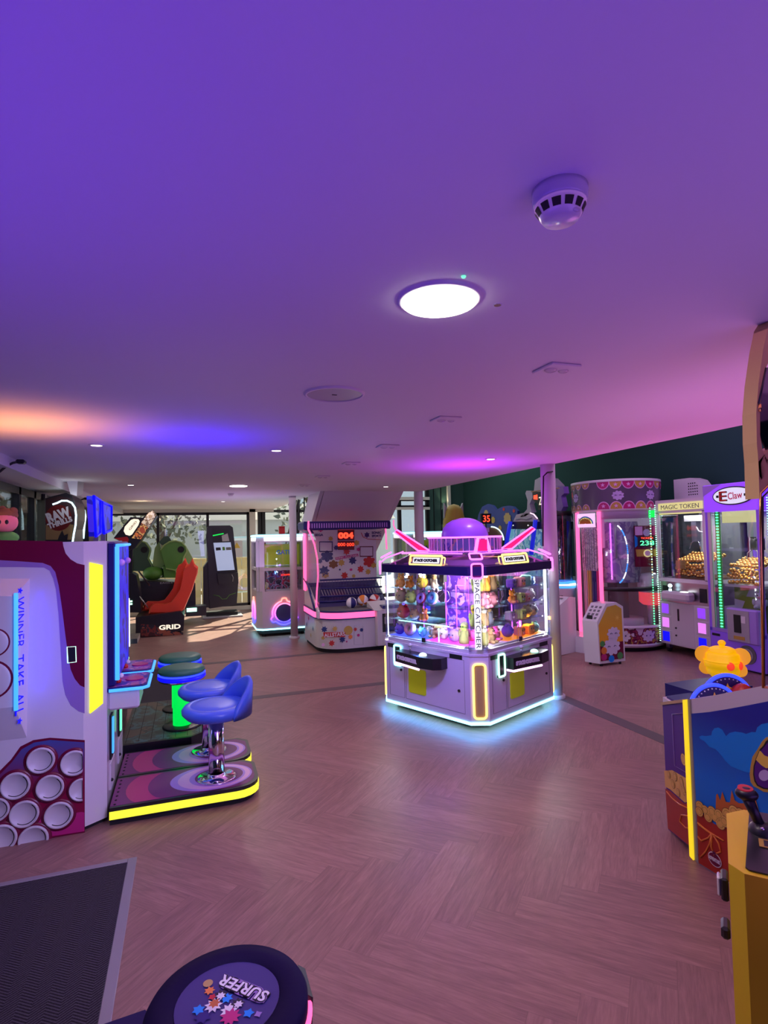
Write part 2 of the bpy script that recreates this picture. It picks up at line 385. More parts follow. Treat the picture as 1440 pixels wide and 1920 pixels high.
def tag(o, label, cat=None, group=None):
    o['label'] = label
    if cat: o['category'] = cat
    if group: o['group'] = group
    return o
def thing(name, label, cat, loc=(0, 0, 0), rz=0.0, group=None):
    o = bpy.data.objects.new(name, None); C.objects.link(o); o.location = loc; o.rotation_euler = (0, 0, rz); o.empty_display_size = 0.1
    return tag(o, label, cat, group)
def struct(name, mb, parent=None):
    o = mb.build(name, parent)
    if parent is None: o['kind'] = 'structure'
    return o
def part(name, parent, fn, label=None):
    m = MB(); fn(m); o = m.build(name, parent)
    if label: o['label'] = label
    return o
def dup(root, loc, rz, label=None, group=None):
    r = root.copy(); C.objects.link(r); r.location = loc; r.rotation_euler = (0, 0, rz)
    if label: r['label'] = label
    if group: r['group'] = group
    for ch in list(root.children):
        c = ch.copy(); C.objects.link(c); c.parent = r
        for g in list(ch.children):
            d = g.copy(); C.objects.link(d); d.parent = c
    return r
def frame(O, U, V):
    """matrix: local x->U, y->V, z->normal"""
    U = Vector(U).normalized(); V = Vector(V).normalized(); Nn = U.cross(V); O = Vector(O)
    return Matrix(((U.x, V.x, Nn.x, O.x), (U.y, V.y, Nn.y, O.y), (U.z, V.z, Nn.z, O.z), (0, 0, 0, 1)))
FRONT = lambda x, y, z: frame((x, y, z), (1, 0, 0), (0, 0, 1))      # looks towards -y
def circ(cx, cy_, r, n=24, z=0.0, a0=0.0, a1=2*PI, ry=None):
    ry = r if ry is None else ry
    k = n if abs(a1-a0-2*PI) < 1e-6 else n+1
    return [(cx+r*math.cos(a0+(a1-a0)*i/n), cy_+ry*math.sin(a0+(a1-a0)*i/n), z) for i in range(k)]
def star(cx, cy_, r, z=0.0, n=5, q=0.42, rot=PI/2):
    return [(cx+(r if i % 2 == 0 else r*q)*math.cos(rot+PI*i/n), cy_+(r if i % 2 == 0 else r*q)*math.sin(rot+PI*i/n), z) for i in range(2*n)]
def rrect(w_, h, r, z=0.0, n=5, cx=0, cy_=0):
    out = []
    for sx, sy, a in ((1, 1, 0), (-1, 1, PI/2), (-1, -1, PI), (1, -1, 3*PI/2)):
        for i in range(n+1):
            t = a+PI/2*i/n; out.append((cx+sx*(w_/2-r)+r*math.cos(t), cy_+sy*(h/2-r)+r*math.sin(t), z))
    return out
def cloud(cx, cy_, r, z=0.0, n=9, k=0.22, sy=0.85):
    out = []
    for i in range(n*6):
        a = 2*PI*i/(n*6); rr = r*(1-k+k*abs(math.sin(n*a/2))); out.append((cx+rr*math.cos(a), cy_+rr*math.sin(a)*sy, z))
    return out

# ------------------------------------------------------------------ room
CH = 2.4; XR = 3.6; WX = 7.2; FY = 14.0; BY = -2.5; LX = -1.75; HZ = 4.0
def sbox(name, a, b, m): return struct(name, MB().box(a, b, m))
sbox('floor', (-4.4, BY, -0.1), (WX, FY+0.1, 0), 'herringbone_plank')
m = MB(); m.prism([(-1.35, BY, CH), (XR, BY, CH), (XR, 8.5, CH), (2.0, 8.5, CH), (2.0, FY, CH), (-1.35, FY, CH)], (0, 0, 0.3), 'ceiling_paint'); struct('ceiling', m)
m = MB(); m.box((XR, BY, HZ), (WX, FY, HZ+.1), 'ceiling_paint').box((2.0, 8.5, HZ), (XR, FY, HZ+.1), 'ceiling_paint'); struct('ceiling_hall', m)
sbox('wall_upper', (XR-.1, BY, CH+.3), (XR, 8.5, HZ), 'white_paint')
m = MB(); m.box((2.0, 8.4, CH+.3), (XR, 8.5, HZ), 'white_paint').box((1.9, 8.5, CH+.3), (2.0, FY, HZ), 'white_paint'); struct('wall_stairwell', m)
sbox('trim_1', (LX, BY, 2.31), (-1.35, FY, CH+.3), 'white_paint')
sbox('wall_right', (WX, BY, 0), (WX+.1, FY+.1, HZ), 'green_wall_paint')
sbox('wall_back', (LX-.1, BY-.1, 0), (WX, BY, HZ), 'green_wall_paint')  # unseen wall, kept dark to cut bounced light
sbox('wall_left', (LX-.1, BY, 0), (LX, 5.2, 2.7), 'green_wall_paint')  # unseen wall, dark paint chosen so it reflects little
# inlay bands in the floor
sbox('trim_2', (-.5, 6.18, 0), (3.69, 6.30, .0016), 'inlay_strip')
sbox('trim_3', (-.5, 8.13, 0), (3.69, 8.25, .0016), 'inlay_strip')
sbox('trim_4', (3.55, BY, 0), (3.69, 8.13, .0022), 'inlay_strip')
# far wall
m = MB(); m.box((6.15, FY-.02, 0), (WX, FY+.1, HZ), 'green_panel_paint')
for x in (6.28, 6.5): m.box((x, FY-.035, 0), (x+.02, FY-.02, HZ), 'frame_black')
struct('wall_far', m)
def window(n, axis, fixed, a, b, z0, z1, mull, col='frame_black', zb=(), t=.06, gm='window_glass'):
    f = MB(); sz = t
    def bar(u0, u1, za, zc, c=col, d=t):
        if axis == 'y': f.box((u0, fixed-d/2, za), (u1, fixed+d/2, zc), c)
        else: f.box((fixed-d/2, u0, za), (fixed+d/2, u1, zc), c)
    bar(a, b, z0, z0+sz); bar(a, b, z1-sz, z1)
    for u in [a+sz/2]+list(mull)+[b-sz/2]: bar(u-sz/2, u+sz/2, z0, z1)
    for z in zb: bar(a, b, z-.03, z+.03)
    o = struct('window_%d' % n, f)
    g = MB()
    if axis == 'y': g.box((a, fixed-.006, z0), (b, fixed+.006, z1), gm)
    else: g.box((fixed-.006, a, z0), (fixed+.006, b, z1), gm)
    g.build('glass', o); return o
window(1, 'y', FY, LX, 1.42, 0.1, 2.33, (-.63, .46), zb=())
sbox('trim_5', (LX, FY-.06, 0), (1.42, FY+.06, .1), 'frame_white')
sbox('trim_6', (1.42, FY-.08, 0), (1.56, FY+.06, 2.42), 'frame_white')
sbox('trim_7', (LX, FY-.08, 2.33), (2.0, FY+.06, 2.42), 'frame_white')
window(2, 'y', FY, 1.62, 3.6, 0.1, 3.95, (1.75, 2.6), zb=(2.35, 2.75), t=.1)
window(3, 'y', FY, 3.6, 6.15, 0.1, 3.95, (4.4, 5.3), zb=(2.45, 2.62), t=.09)
sbox('trim_8', (3.6, FY-.09, 2.62), (6.15, FY-.05, 2.70), 'frame_white')
sbox('trim_9', (3.6, FY-.09, 2.36), (6.15, FY-.05, 2.43), 'frame_white')
sbox('trim_10', (6.68, FY-.12, 0), (6.76, FY-.03, HZ), 'frame_white')
window(4, 'x', LX, 5.2, FY, 0.05, 2.31, (6.3, 7.1, 7.75, 8.9, 10.0, 11.2, 12.5), t=.08)
sbox('trim_11', (LX-.02, 8.10, 0), (LX+.07, 8.19, 2.31), 'frame_grey')
# wall sconce on the dark panel by the white pipe
t = thing('wall_sconce', 'black tube wall light beside the white pipe on the dark green panel', 'wall light', (6.58, FY-.12, 1.95))
part('lamp_shade', t, lambda m: m.cyl((0, 0, 0), .05, .42, 'black_plastic').cyl((0, 0, .421), .04, .004, 'lamp_spot').cyl((0, 0, -.005), .04, .004, 'lamp_spot'))
part('bracket', t, lambda m: m.box((-.02, .04, .16), (.02, .098, .26), 'black_plastic'))
light('sconce_beam', 'SPOT', (6.58, FY-.12, 2.40), (1, .85, .55), 10, .02, aim=(6.58, FY-.05, 4), spot=70)
# stair soffit and columns
m = MB(); pts = [(2.0, 8.5, 2.4), (2.0, 12.0, .05), (2.0, 12.28, .05), (2.0, 8.5, 2.62)]
m.prism(pts, (1.24, 0, 0), 'ceiling_paint'); struct('staircase_soffit', m)
m = MB(); pts = [(1.93, 8.5, 2.4), (1.93, 12.0, 0), (1.93, 12.9, 0), (1.93, 8.5, 2.98)]
m.prism(pts, (.06, 0, 0), 'white_paint').prism([(p[0]+1.31, p[1], p[2]) for p in pts], (.06, 0, 0), 'white_paint'); struct('trim_12', m)
m = MB(); m.tube([(1.96, 8.7, 3.7), (1.96, 12.9, .9)], .025, 'frame_black')
for k in range(8): m.tube([(1.96, 8.8+k*.55, 2.75-k*.36), (1.96, 8.8+k*.55, 3.63-k*.365)], .012, 'frame_black')
struct('trim_13', m)
for i, (x, y, r, top) in enumerate(((1.70, 9.62, .062, 2.4), (3.56, 5.0, .075, 2.4), (3.6, 8.6, .075, HZ))):
    m = MB(); m.cyl((x, y, 0), r, top, 'column_paint', 28).lathe([(r+.025, 0), (r+.025, .03), (r, .035)], 'column_paint', (x, y, 0), 28)
    struct('column', m)
# black cable down the nearer column
t = MB(); t.tube([P('y', 4.92, 1036, 884), P('y', 4.90, 1026, 886), P('y', 4.90, 1019, 893), P('y', 4.90, 1018, 950), P('y', 4.90, 1018, 1024)], .008, 'black_plastic')
tag(t.build('power_cable'), 'black cable running down the round column beside the neon claw machine', 'cable')

# ------------------------------------------------------------------ outside
sbox('ground', (-14, FY+.1, -.25), (16, 40, -.12), 'light_grey')
sbox('ground_side', (-14, BY, -.25), (-4.4, FY+.1, -.12), 'frame_grey')
sbox('wall_dark_backing', (-4.6, BY, -.1), (-4.5, 15, 3.6), 'frame_grey')  # added dark backing so the left glazing looks dark
mat('fence_wood', (0.85, 0.64, 0.32), 0.8); mat('bark', (0.10, 0.07, 0.05), 0.9); mat('leaf', (0.16, 0.17, 0.12), 0.8); mat('cladding', (0.62, 0.64, 0.64), 0.8); mat('slate', (.2, .2, .22), .8)
def fence(x0, x1, y, h, label):
    t = thing('timber_fence', label, 'fence', ((x0+x1)/2, y, -.12)); w_ = (x1-x0)/2
    def boards(m):
        x = -w_; k = 0
        while x < w_-.05: m.box((x, 0, 0), (x+.14, .02, h), 'fence_wood'); x += .155
        m.box((-w_, .02, .3), (w_, .06, .4), 'fence_wood').box((-w_, .02, h-.3), (w_, .06, h-.2), 'fence_wood').box((-w_, -.02, h), (w_, .06, h+.04), 'fence_wood')
    part('boards', t, boards)
    for k in range(4):
        part('post', t, lambda m: m.box((-w_+k*w_*2/3-.05, .06, 0), (-w_+k*w_*2/3+.05, .16, h+.05), 'fence_wood'))
fence(-3.2, 1.9, 16.4, 1.25, 'pale timber board fence outside behind the black touch screen kiosk')
def tree(x, y, h, label, seed):
    rnd = random.Random(seed); t = thing('tree', label, 'tree', (x, y, -.12), group=None)
    part('trunk', t, lambda m: m.tube([(0, 0, 0), (.05, 0, h*.4), (-.05, .1, h*.75), (.1, 0, h)], [.16, .12, .08, .03], 'bark')
         .tube([(0, 0, h*.35), (.7, .2, h*.7)], [.07, .03], 'bark').tube([(0, 0, h*.42), (-.8, -.1, h*.8)], [.07, .03], 'bark'))
    def cr(m):
        for i in range(700):
            a = rnd.random()*2*PI; r = 1.7*rnd.random()**.5; z = h*.75+(rnd.random()-.5)*h*.7; sc = .07+.08*rnd.random()
            c = Vector((r*math.cos(a), r*math.sin(a)*.7, z)); u = Vector((rnd.gauss(0, 1), rnd.gauss(0, 1), rnd.gauss(0, 1))).normalized(); v = u.orthogonal()
            m.face([c-u*sc, c+v*sc*.5, c+u*sc, c-v*sc*.5], 'leaf')
    o = part('crown', t, cr); o['kind'] = 'stuff'
tree(-4.4, 18.6, 4.6, 'leafy tree outside behind the racing game with red seats', 1)
tree(-.9, 23.0, 4.2, 'tree with a thick trunk outside just left of the black kiosk', 2)
tree(4.4, 19.5, 4.8, 'tree outside seen above the ring lit prize machine by the column', 3)
t = thing('outbuilding', 'long pale clad building beyond the timber fence', 'building', (0, 25, -.12))
part('wall', t, lambda m: m.box((-7, 0, 0), (9, 3, 2.6), 'cladding')); part('roof', t, lambda m: m.prism([(-7.2, -.2, 2.6), (-7.2, 3.2, 2.6), (-7.2, 1.5, 3.4)], (16.4, 0, 0), 'slate'))
t = thing('warning_notice', 'small yellow and white warning notice stuck to the far glazing', 'sign', (1.12, FY-.05, 1.45))
part('board', t, lambda m: m.box((-.13, 0, -.2), (.13, .01, .2), 'white_print').prism([(-.08, -.002, .02), (.08, -.002, .02), (0, -.002, .16)], (0, .002, 0), 'yellow_print'))

# ------------------------------------------------------------------ ceiling fittings
FLAT = lambda x, y, z=CH: Matrix.Translation((x, y, z))
def panel_light(x, y, label):
    t = thing('round_ceiling_light', label, 'ceiling light', (x, y, CH))
    part('diffuser', t, lambda m: m.cyl((0, 0, -.014), .110, .012, 'lamp_white', 48))
    part('rim', t, lambda m: m.lathe([(.110, -.001), (.110, -.009), (.122, -.007), (.128, 0)], 'ceiling_paint', seg=48))
    light('panel_lamp', 'AREA', (x, y, CH-.03), (1, .84, .72), 12, .2, aim=(x, y, 0)).data.shape = 'DISK'
panel_light(.716, 1.511, 'large round lit ceiling panel light near the smoke detector')
panel_light(.645, 7.67, 'round lit panel light on the ceiling far off above the racing game')
def downlight(x, y, label):
    t = thing('downlight', label, 'downlight', (x, y, CH), group='small recessed downlights')
    part('lens', t, lambda m: m.cyl((0, 0, -.006), .036, .005, 'lamp_spot', 24)); part('bezel', t, lambda m: m.lathe([(.036, -.001), (.038, -.008), (.052, -.004), (.055, 0)], 'white_paint'))
    light('downlight_lamp', 'SPOT', (x, y, CH-.02), (1, .82, .68), 16, .035, aim=(x, y, 0), spot=110)
for x, y, l in ((-.615, 4.53, 'small downlight in the orange glow above the white and maroon cabinet'), (.68, 4.54, 'small downlight in the middle of the ceiling beyond the speaker'),
                (2.71, 4.69, 'small downlight in the magenta glow above the neon claw machine'), (-.66, 7.7, 'small downlight left of the far round panel light'),
                (2.70, 7.65, 'small downlight in front of the sloping stair soffit'), (.64, 10.98, 'small downlight nearest the far glazing')):
    downlight(x, y, l)
for x, y in ((-.6, 11.2), (5.2, 3.2), (5.4, 8.4)): pass
t = thing('smoke_detector', 'white smoke detector with dark vents on the ceiling', 'smoke detector', (.728, .95, CH))
part('base', t, lambda m: m.lathe([(0.0, 0), (.056, 0), (.057, -.012), (.054, -.026), (.052, -.028)], 'white_lacquer', seg=40))
part('chamber', t, lambda m: m.lathe([(.052, -.028), (.051, -.036), (.042, -.054), (.035, -.064), (0, -.065)], 'white_lacquer', seg=40))
def vents(m):
    for k in range(12):
        a0 = 2*PI*k/12+.08; a1 = 2*PI*(k+1)/12-.08
        m.lathe([(.0508, -.039), (.0428, -.053)], 'black_matte', seg=4, a0=a0, a1=a1)
part('vent', t, vents)
part('indicator', t, lambda m: m.ball((.010, -.038, -.060), (.008, .004, .004), 'acrylic'))
tag(MB(FLAT(.715, 1.353)).ball((0, 0, -.002), (.006, .006, .005), 'led_green').lathe([(.006, -.001), (.010, 0)], 'ceiling_paint').build('indicator_light'), 'tiny green indicator light just beyond the rim of the round panel light', 'indicator light')
tag(MB(FLAT(.905, 1.497)).cyl((0, 0, -.003), .011, .003, 'brown_print').lathe([(.011, -.003), (.015, 0)], 'ceiling_paint').build('ceiling_sensor'), 'small dark round sensor on the ceiling right of the panel light', 'sensor')
t = thing('ceiling_speaker', 'flat round white speaker grille set in the ceiling', 'speaker', (.688, 2.677, CH))
part('grille', t, lambda m: m.cyl((0, 0, -.006), .134, .006, 'light_grey', 48)); part('rim', t, lambda m: m.lathe([(.134, -.004), (.136, -.011), (.146, -.008), (.150, 0)], 'ceiling_paint', seg=48))
part('badge', t, lambda m: m.box((-.012, -.004, -.008), (.012, .004, -.006), 'black_matte'))
e0 = thing('emergency_light', 'square emergency light on the ceiling nearest the smoke detector', 'emergency light', (1.50, 2.02, CH), group='row of square emergency lights')
part('plate', e0, lambda m: m.box((-.075, -.075, -.010), (.075, .075, 0), 'ceiling_paint', .004))
part('lens', e0, lambda m: m.ball((-.03, 0, -.010), (.028, .028, .012), 'acrylic').ball((.035, 0, -.010), (.022, .022, .010), 'acrylic'))
for k, (y, l) in enumerate(((3.10, 'square emergency light on the ceiling, second in the row from the smoke detector'), (4.16, 'square emergency light, third in the row from the smoke detector'),
        (5.21, 'square emergency light, fourth in the row from the smoke detector'), (6.43, 'square emergency light, fifth in the row from the smoke detector'), (7.51, 'square emergency light, farthest of the row, by the stair soffit'))):
    dup(e0, (1.49, y, CH), 0, l)
tag(MB(FLAT(.645, 9.04)).lathe([(0, -.05), (.03, -.045), (.045, -.02), (.05, 0)], 'white_lacquer').build('smoke_detector'), 'small far smoke detector just beyond the second round panel light', 'smoke detector')

# ------------------------------------------------------------------ mats
m = MB(); m.box((-2.4, .2, 0), (-.31, 3.35, .006), 'herringbone_matting'); o = m.build('entrance_mat'); tag(o, 'dark ribbed herringbone entrance mat with a grey edging, near the camera', 'mat')
m = MB(); m.box((-.31, .2, 0), (-.265, 3.385, .009), 'edge_strip_grey', .003).box((-2.4, 3.35, 0), (-.31, 3.385, .009), 'edge_strip_grey', .003); m.build('edging', o)
m = MB(); m.box((-.62, 6.36, 0), (-.06, 8.1, .006), 'herringbone_matting'); o = m.build('entrance_mat'); tag(o, 'dark floor mat beyond the green lit stools', 'mat')
m = MB(); m.box((-.06, 6.36, 0), (-.03, 8.1, .008), 'edge_strip_grey'); m.build('edging', o)

# ------------------------------------------------------------------ helpers for things laid out in world coordinates
def wpart(name, parent, fn, label=None, root=None):
    r = root or parent; M = Matrix.Translation(r.location) @ Matrix.Rotation(r.rotation_euler.z, 4, 'Z')
    m = MB(M.inverted()); fn(m); o = m.build(name, parent)
    if label: o['label'] = label
    return o
def px(ax, v, pts): return [P(ax, v, x, y) for x, y in pts]
def off(pts, d): return [p+Vector(d) for p in pts]
def crop(o, k, pts): return [(o[0]+x/k, o[1]+y/k) for x, y in pts]
def hook(): pass

# ================================================================== white and maroon cabinet on the left
ck = thing('arcade_cabinet', 'big white and maroon prize cabinet with round white portholes, left', 'arcade machine', (-.95, 4.27, 0))
SY = 3.79
foot = [(-1.45, SY, .03), (-.585, SY, .03), (-.47, 3.875, .03), (-.47, 4.76, .03), (-1.45, 4.76, .03)]
wpart('body', ck, lambda m: m.prism(foot, (0, 0, 1.672), 'white_lacquer'))
wpart('plinth', ck, lambda m: m.prism([(p[0]-.02, p[1]+.02, 0) for p in foot], (0, 0, .03), 'black_matte'))
e = .0015
S = lambda pts, d=e: off(px('y', SY, pts), (0, -d, 0))
def side(m):
    A = crop((0, 840), 4, [(-60, 690), (470, 700), (475, 735), (492, 790), (530, 835), (580, 865), (635, 878), (635, 1795), (600, 1780), (560, 1730), (530, 1660), (515, 1580), (490, 1400), (465, 1200), (440, 1030), (415, 930), (380, 885), (320, 862), (150, 850), (-60, 838)])
    B = crop((0, 840), 4, [(-60, 838), (150, 850), (320, 862), (380, 885), (415, 930), (440, 1030), (465, 1200), (490, 1400), (515, 1580), (530, 1660), (560, 1730), (600, 1780), (635, 1795), (635, 1990), (590, 1975), (530, 1930), (490, 1850), (470, 1750), (455, 1500), (440, 1250), (420, 1060), (400, 980), (372, 920), (330, 897), (150, 893), (-60, 893)])
    m.face(S(A), 'maroon_print'); m.face(S(B), 'lavender_tone')  # maroon field with a lavender band along its inner edge
    D = crop((0, 1240), 2.88, [(-80, 650), (0, 590), (60, 530), (110, 460), (180, 425), (270, 412), (458, 425), (458, 924), (300, 950), (0, 1004), (-80, 1018)])
    m.face(S(D, .001), 'maroon_print')
    D2 = crop((0, 1240), 2.88, [(-80, 670), (0, 610), (64, 545), (118, 474), (184, 438), (270, 424), (456, 437), (456, 918), (300, 942), (0, 994), (-80, 1008)])
    m.face(S(D2, .002), 'side_gradient')
    E = crop((0, 1240), 2.88, [(-80, 900), (0, 880), (60, 862), (180, 822), (235, 812), (250, 850), (330, 830), (440, 812), (456, 815), (456, 916), (300, 940), (0, 992), (-80, 1006)])
    m.face(S(E, .003), 'magenta_print')
ramp_mat('side_gradient', 2, .62, .30, (0.02, 0.12, 0.42), (0.26, 0.004, 0.05))
wpart('side_panel', ck, side)
for k, (x, y, r) in enumerate([(222, 533, 58), (402, 547, 58), (85, 670, 60), (271, 680, 58), (440, 690, 52), (-18, 800, 52), (133, 822, 60), (318, 828, 60), (10, 955, 62), (182, 960, 62)]):
    def port(m):
        c = P('y', SY, *crop((0, 1240), 2.88, [(x, y)])[0]); R = r/2.88*3.86/1062
        F = frame((c.x, SY, c.z), (1, 0, 0), (0, 0, 1))
        m.lathe([(R*1.2, .004), (R*1.2, .0045), (R, .006)], 'maroon_print', M=F, seg=32); m.fan(circ(0, 0, R*1.2, 32, .0042), 'maroon_print', M=F)
        m.lathe([(R, .005), (R*.97, .016), (R*.86, .016), (R*.80, .007), (0, .006)], 'white_panel', M=F, seg=32)
        m.lathe([(R*.80, .0074), (R*.74, .0074)], 'black_print', M=F, seg=20, a0=-2.2, a1=.9)  # dark crescent paints the shade inside the recess
        m.v = [(min(v[0], .362), v[1], v[2]) for v in m.v]
    wpart('porthole', ck, port)
def bump(m):
    b = px('y', SY, [(-70, 1085), (56, 1085), (50, 1383), (-70, 1398)]); f = [P('y', SY-.09, *q) for q in ((-75, 1118), (27, 1118), (27, 1325), (-75, 1338))]
    m.add(b+f, [(0, 1, 5, 4), (1, 2, 6, 5), (2, 3, 7, 6), (4, 5, 6, 7), (3, 0, 4, 7)], 'white_lacquer')
bo = wpart('raised_panel', ck, bump)
def btxt(m):
    a, b_, c_, d_ = P('y', SY-.09, 28, 1118), P('y', SY-.003, 54, 1092), P('y', SY-.003, 50, 1380), P('y', SY-.09, 28, 1325)
    U = Vector((0, 0, -1)); V = (b_-a); V.z = 0; V.normalize(); N_ = U.cross(V)
    O = (a+b_+c_+d_)/4 - Vector((0.006, .012, 0)); 
    F = frame(O, U, V); L_ = .66
    m.text('WINNER  TAKE  ALL', 'neon_deepblue', F, fit=(L_, .058), depth=.004)
    m.fan(star(-L_/2-.035, 0, .022, .002), 'neon_deepblue', M=F); m.fan(star(L_/2+.035, 0, .022, .002), 'neon_deepblue', M=F)
wpart('lit_lettering', bo, btxt, root=ck)
wpart('light_tube', bo, lambda m: m.tube([P('y', SY-.10, 30, 1112), P('y', SY-.10, 30, 1332)], .011, 'neon_azure'), root=ck)
def edges(m):
    for x, y, r in ((-12, 1205, 22), (-18, 1275, 30)):
        c = P('y', SY-.09, x, y); R = r*3.86/1062; F = frame(c, (1, 0, 0), (0, 0, 1)); m.lathe([(R, .001), (R*.9, .003)], 'maroon_print', M=F).lathe([(R*.9, .002), (R*.8, .008), (0, .004)], 'white_panel', M=F)
wpart('porthole', bo, edges, root=ck)
wpart('sticker', ck, lambda m: m.tube(off(px('y', SY, [(126, 1213), (142, 1212), (143, 1241), (127, 1243)]), (0, -.002, 0)), .003, 'led_mint', closed=True, seg=4).face(S([(128, 1215), (141, 1214), (141, 1239), (129, 1241)], .002), 'black_print'))
lp = P('y', SY-.12, 62, 1215); light('lettering_glow', 'AREA', lp+Vector((-.02, -.02, 0)), (.02, .01, 1), .5, .05, aim=lp+Vector((.14, .14, 0)), sizey=.6)
# yellow panel on the chamfer
A_, B_ = Vector((-.585, SY, 0)), Vector((-.47, 3.875, 0)); cd = (B_-A_).normalized(); cn = Vector((cd.y, -cd.x, 0))
def ypan(m):
    O = A_ + cn*.0 ; F = frame(O, cd, (0, 0, 1)); m.prism([F @ Vector(p) for p in ((.035, 1.575, .001), (.112, 1.555, .001), (.112, .72, .001), (.035, .68, .001))], cn*.010, 'led_yellow_panel')
wpart('yellow_light_panel', ck, ypan, 'glowing lemon yellow light panel')
# blue lit display on the front
splotch('blue_lit_artwork', [(0.0, 0.0, 0.30), (0.0, 0.0, 0.9), (0.01, 0.03, 1.0), (0.0, 0.0, 0.5), (0.05, 0.02, 0.95)], 3.0, emit=0.75)
wpart('display_case', ck, lambda m: m.box((-.47, 3.90, .80), (-.425, 4.74, 1.695), 'navy_print', .01))
def bl(m):
    rnd = random.Random(3)
    for k in range(26):
        y = 3.94+k*.030; m.box((-.424, y, .84), (-.418-rnd.random()*.012, y+.010+.01*rnd.random(), 1.64), rnd.choice(['neon_deepblue', 'blue_lit_artwork', 'navy_print', 'neon_deepblue']))
    m.box((-.425, 3.93, .83), (-.420, 4.71, 1.66), 'blue_lit_artwork')
    m.ball((-.405, 4.06, 1.56), .022, 'pink_print').ball((-.405, 4.45, 1.56), .022, 'pink_print')
wpart('lit_display', ck, bl)
wpart('light_tube', ck, lambda m: m.tube([(-.415, 3.905, .84), (-.415, 3.905, 1.665)], .013, 'neon_azure').tube([(-.415, 3.905, 1.672), (-.415, 4.73, 1.672)], .010, 'neon_azure'))
splotch('shelf_artwork', [(0.02, 0.01, 0.35), (0.25, 0.03, 0.4), (0.60, 0.20, 0.45), (0.04, 0.02, 0.5), (0.45, 0.08, 0.30)], 9.0)
for y0, lb in ((3.885, 'near'), (4.33, 'far')):
    def shelf(m): m.box((-.47, y0+.02, .655), (-.29, y0+.36, .775), 'white_lacquer', .012)
    sh = wpart('control_shelf', ck, shelf)
    def top(m):
        o2 = [(-.47, y0, .775), (-.27, y0, .775), (-.245, y0+.03, .775), (-.245, y0+.35, .775), (-.27, y0+.38, .775), (-.47, y0+.38, .775)]
        m.prism(o2, (0, 0, .022), 'navy_print'); m.prism([(p[0]-.008, p[1]+(.02 if p[1] < y0+.2 else -.02), .798) for p in o2], (0, 0, .002), 'shelf_artwork')
        m.cyl((-.33, y0+.19, .80), .055, .006, 'magenta_print').ball((-.42, y0+.12, .81), .018, 'red_print').ball((-.42, y0+.27, .81), .018, 'white_print')
    wpart('shelf_top', sh, top, root=ck)
    wpart('light_tube', sh, lambda m: m.tube([(-.46, y0-.004, .782), (-.268, y0-.004, .782), (-.238, y0+.028, .782), (-.238, y0+.352, .782), (-.268, y0+.384, .782)], .010, 'neon_azure'), root=ck)
    wpart('ticket_slot', ck, lambda m: m.box((-.47, y0+.10, .33), (-.458, y0+.20, .60), 'frame_black').box((-.458, y0+.13, .36), (-.45, y0+.17, .58), 'neon_azure' if y0 < 4 else 'led_green').box((-.47, y0+.11, .14), (-.462, y0+.30, .30), 'white_panel').ball((-.458, y0+.12, .2), .01, 'black_print'))

# platforms with stools
mat('platform_plum', (0.20, 0.012, 0.17), 0.45)
def platform(y0, y1, label, near):
    t = thing('player_platform', label, 'platform', (0, (y0+y1)/2, 0), group='low player platforms of the maroon cabinet'); yc = (y1-y0)/2
    def outline(d, z, xe=.44):
        x1 = xe+d; pts = [(-.45, -yc-d, z), (x1-.15, -yc-d, z)]
        pts += [(x1-.15+.15*math.sin(a), -yc-d+.15-.15*math.cos(a), z) for a in (.3, .6, .9, 1.2, 1.57)]
        pts += [(x1, yc+d-.07, z), (x1-.07, yc+d, z), (-.45, yc+d, z)]; return pts
    part('base', t, lambda m: m.prism(outline(-.02, 0), (0, 0, .035), 'black_matte').prism(outline(0, .033), (0, 0, .075), 'black_plastic'))
    def yel(m):
        a = outline(.004, .040); b_ = outline(-.01, .040); i0 = 0 if near else 3; i1 = 7
        for i in range(i0, i1): m.prism([a[i], a[i+1], b_[i+1], b_[i]], (0, 0, .046), 'led_yellow_edge')
    part('yellow_edge_light', t, yel, 'glowing yellow edge strip')
    def top(m):
        z = .109; cl = lambda pts: [(min(max(p[0], -.40), .41), min(max(p[1], -yc+.025), yc-.025), p[2]) for p in pts]
        m.prism([(p[0], p[1], z-.001) for p in outline(-.022, 0)], (0, 0, .001), 'platform_plum')
        m.fan(cl(circ(-.02, 0, .36, 40, z+.0006)), 'magenta_print'); m.fan(cl(circ(.06, 0, .31, 40, z+.0012)), 'platform_plum')
        for j, (cx, r, mm, ry) in enumerate(((.145, .262, 'violet_print', .205), (.162, .232, 'pink_print', .188), (.182, .180, 'violet_print', .158), (.192, .155, 'platform_plum', .138))):
            m.fan(cl(circ(cx, 0, r, 40, z+.0018+.0006*j, ry=ry)), mm)
        for k in range(7): m.cyl((-.425, -yc+.04+k*.06, z), .007, .003, 'black_matte', 8)
    part('top_panel', t, top)
    return t
platform(3.805, 4.262, 'nearer plum platform with pink rings and a long glowing yellow edge', True)
platform(4.276, 4.735, 'farther plum platform with pink rings, behind the yellow edged one', False)
st = thing('stool', 'blue low-back stool nearest the camera on the yellow edged platform', 'stool', (.175, 4.015, .110), .15, group='blue vinyl stools')
part('base', st, lambda m: m.lathe([(0, .0), (.128, .0), (.128, .006), (.12, .010), (.062, .012), (.058, .03), (.052, .035)], 'chrome'))
part('post', st, lambda m: m.cyl((0, 0, .01), .051, .40, 'chrome', 32))
def seat(m):
    m.lathe([(0, .395), (.12, .395), (.19, .410), (.218, .44), (.220, .462), (.205, .482), (.175, .490), (.168, .484), (.160, .488), (.10, .494), (0, .496)], 'blue_vinyl', seg=48)
part('seat', st, seat)
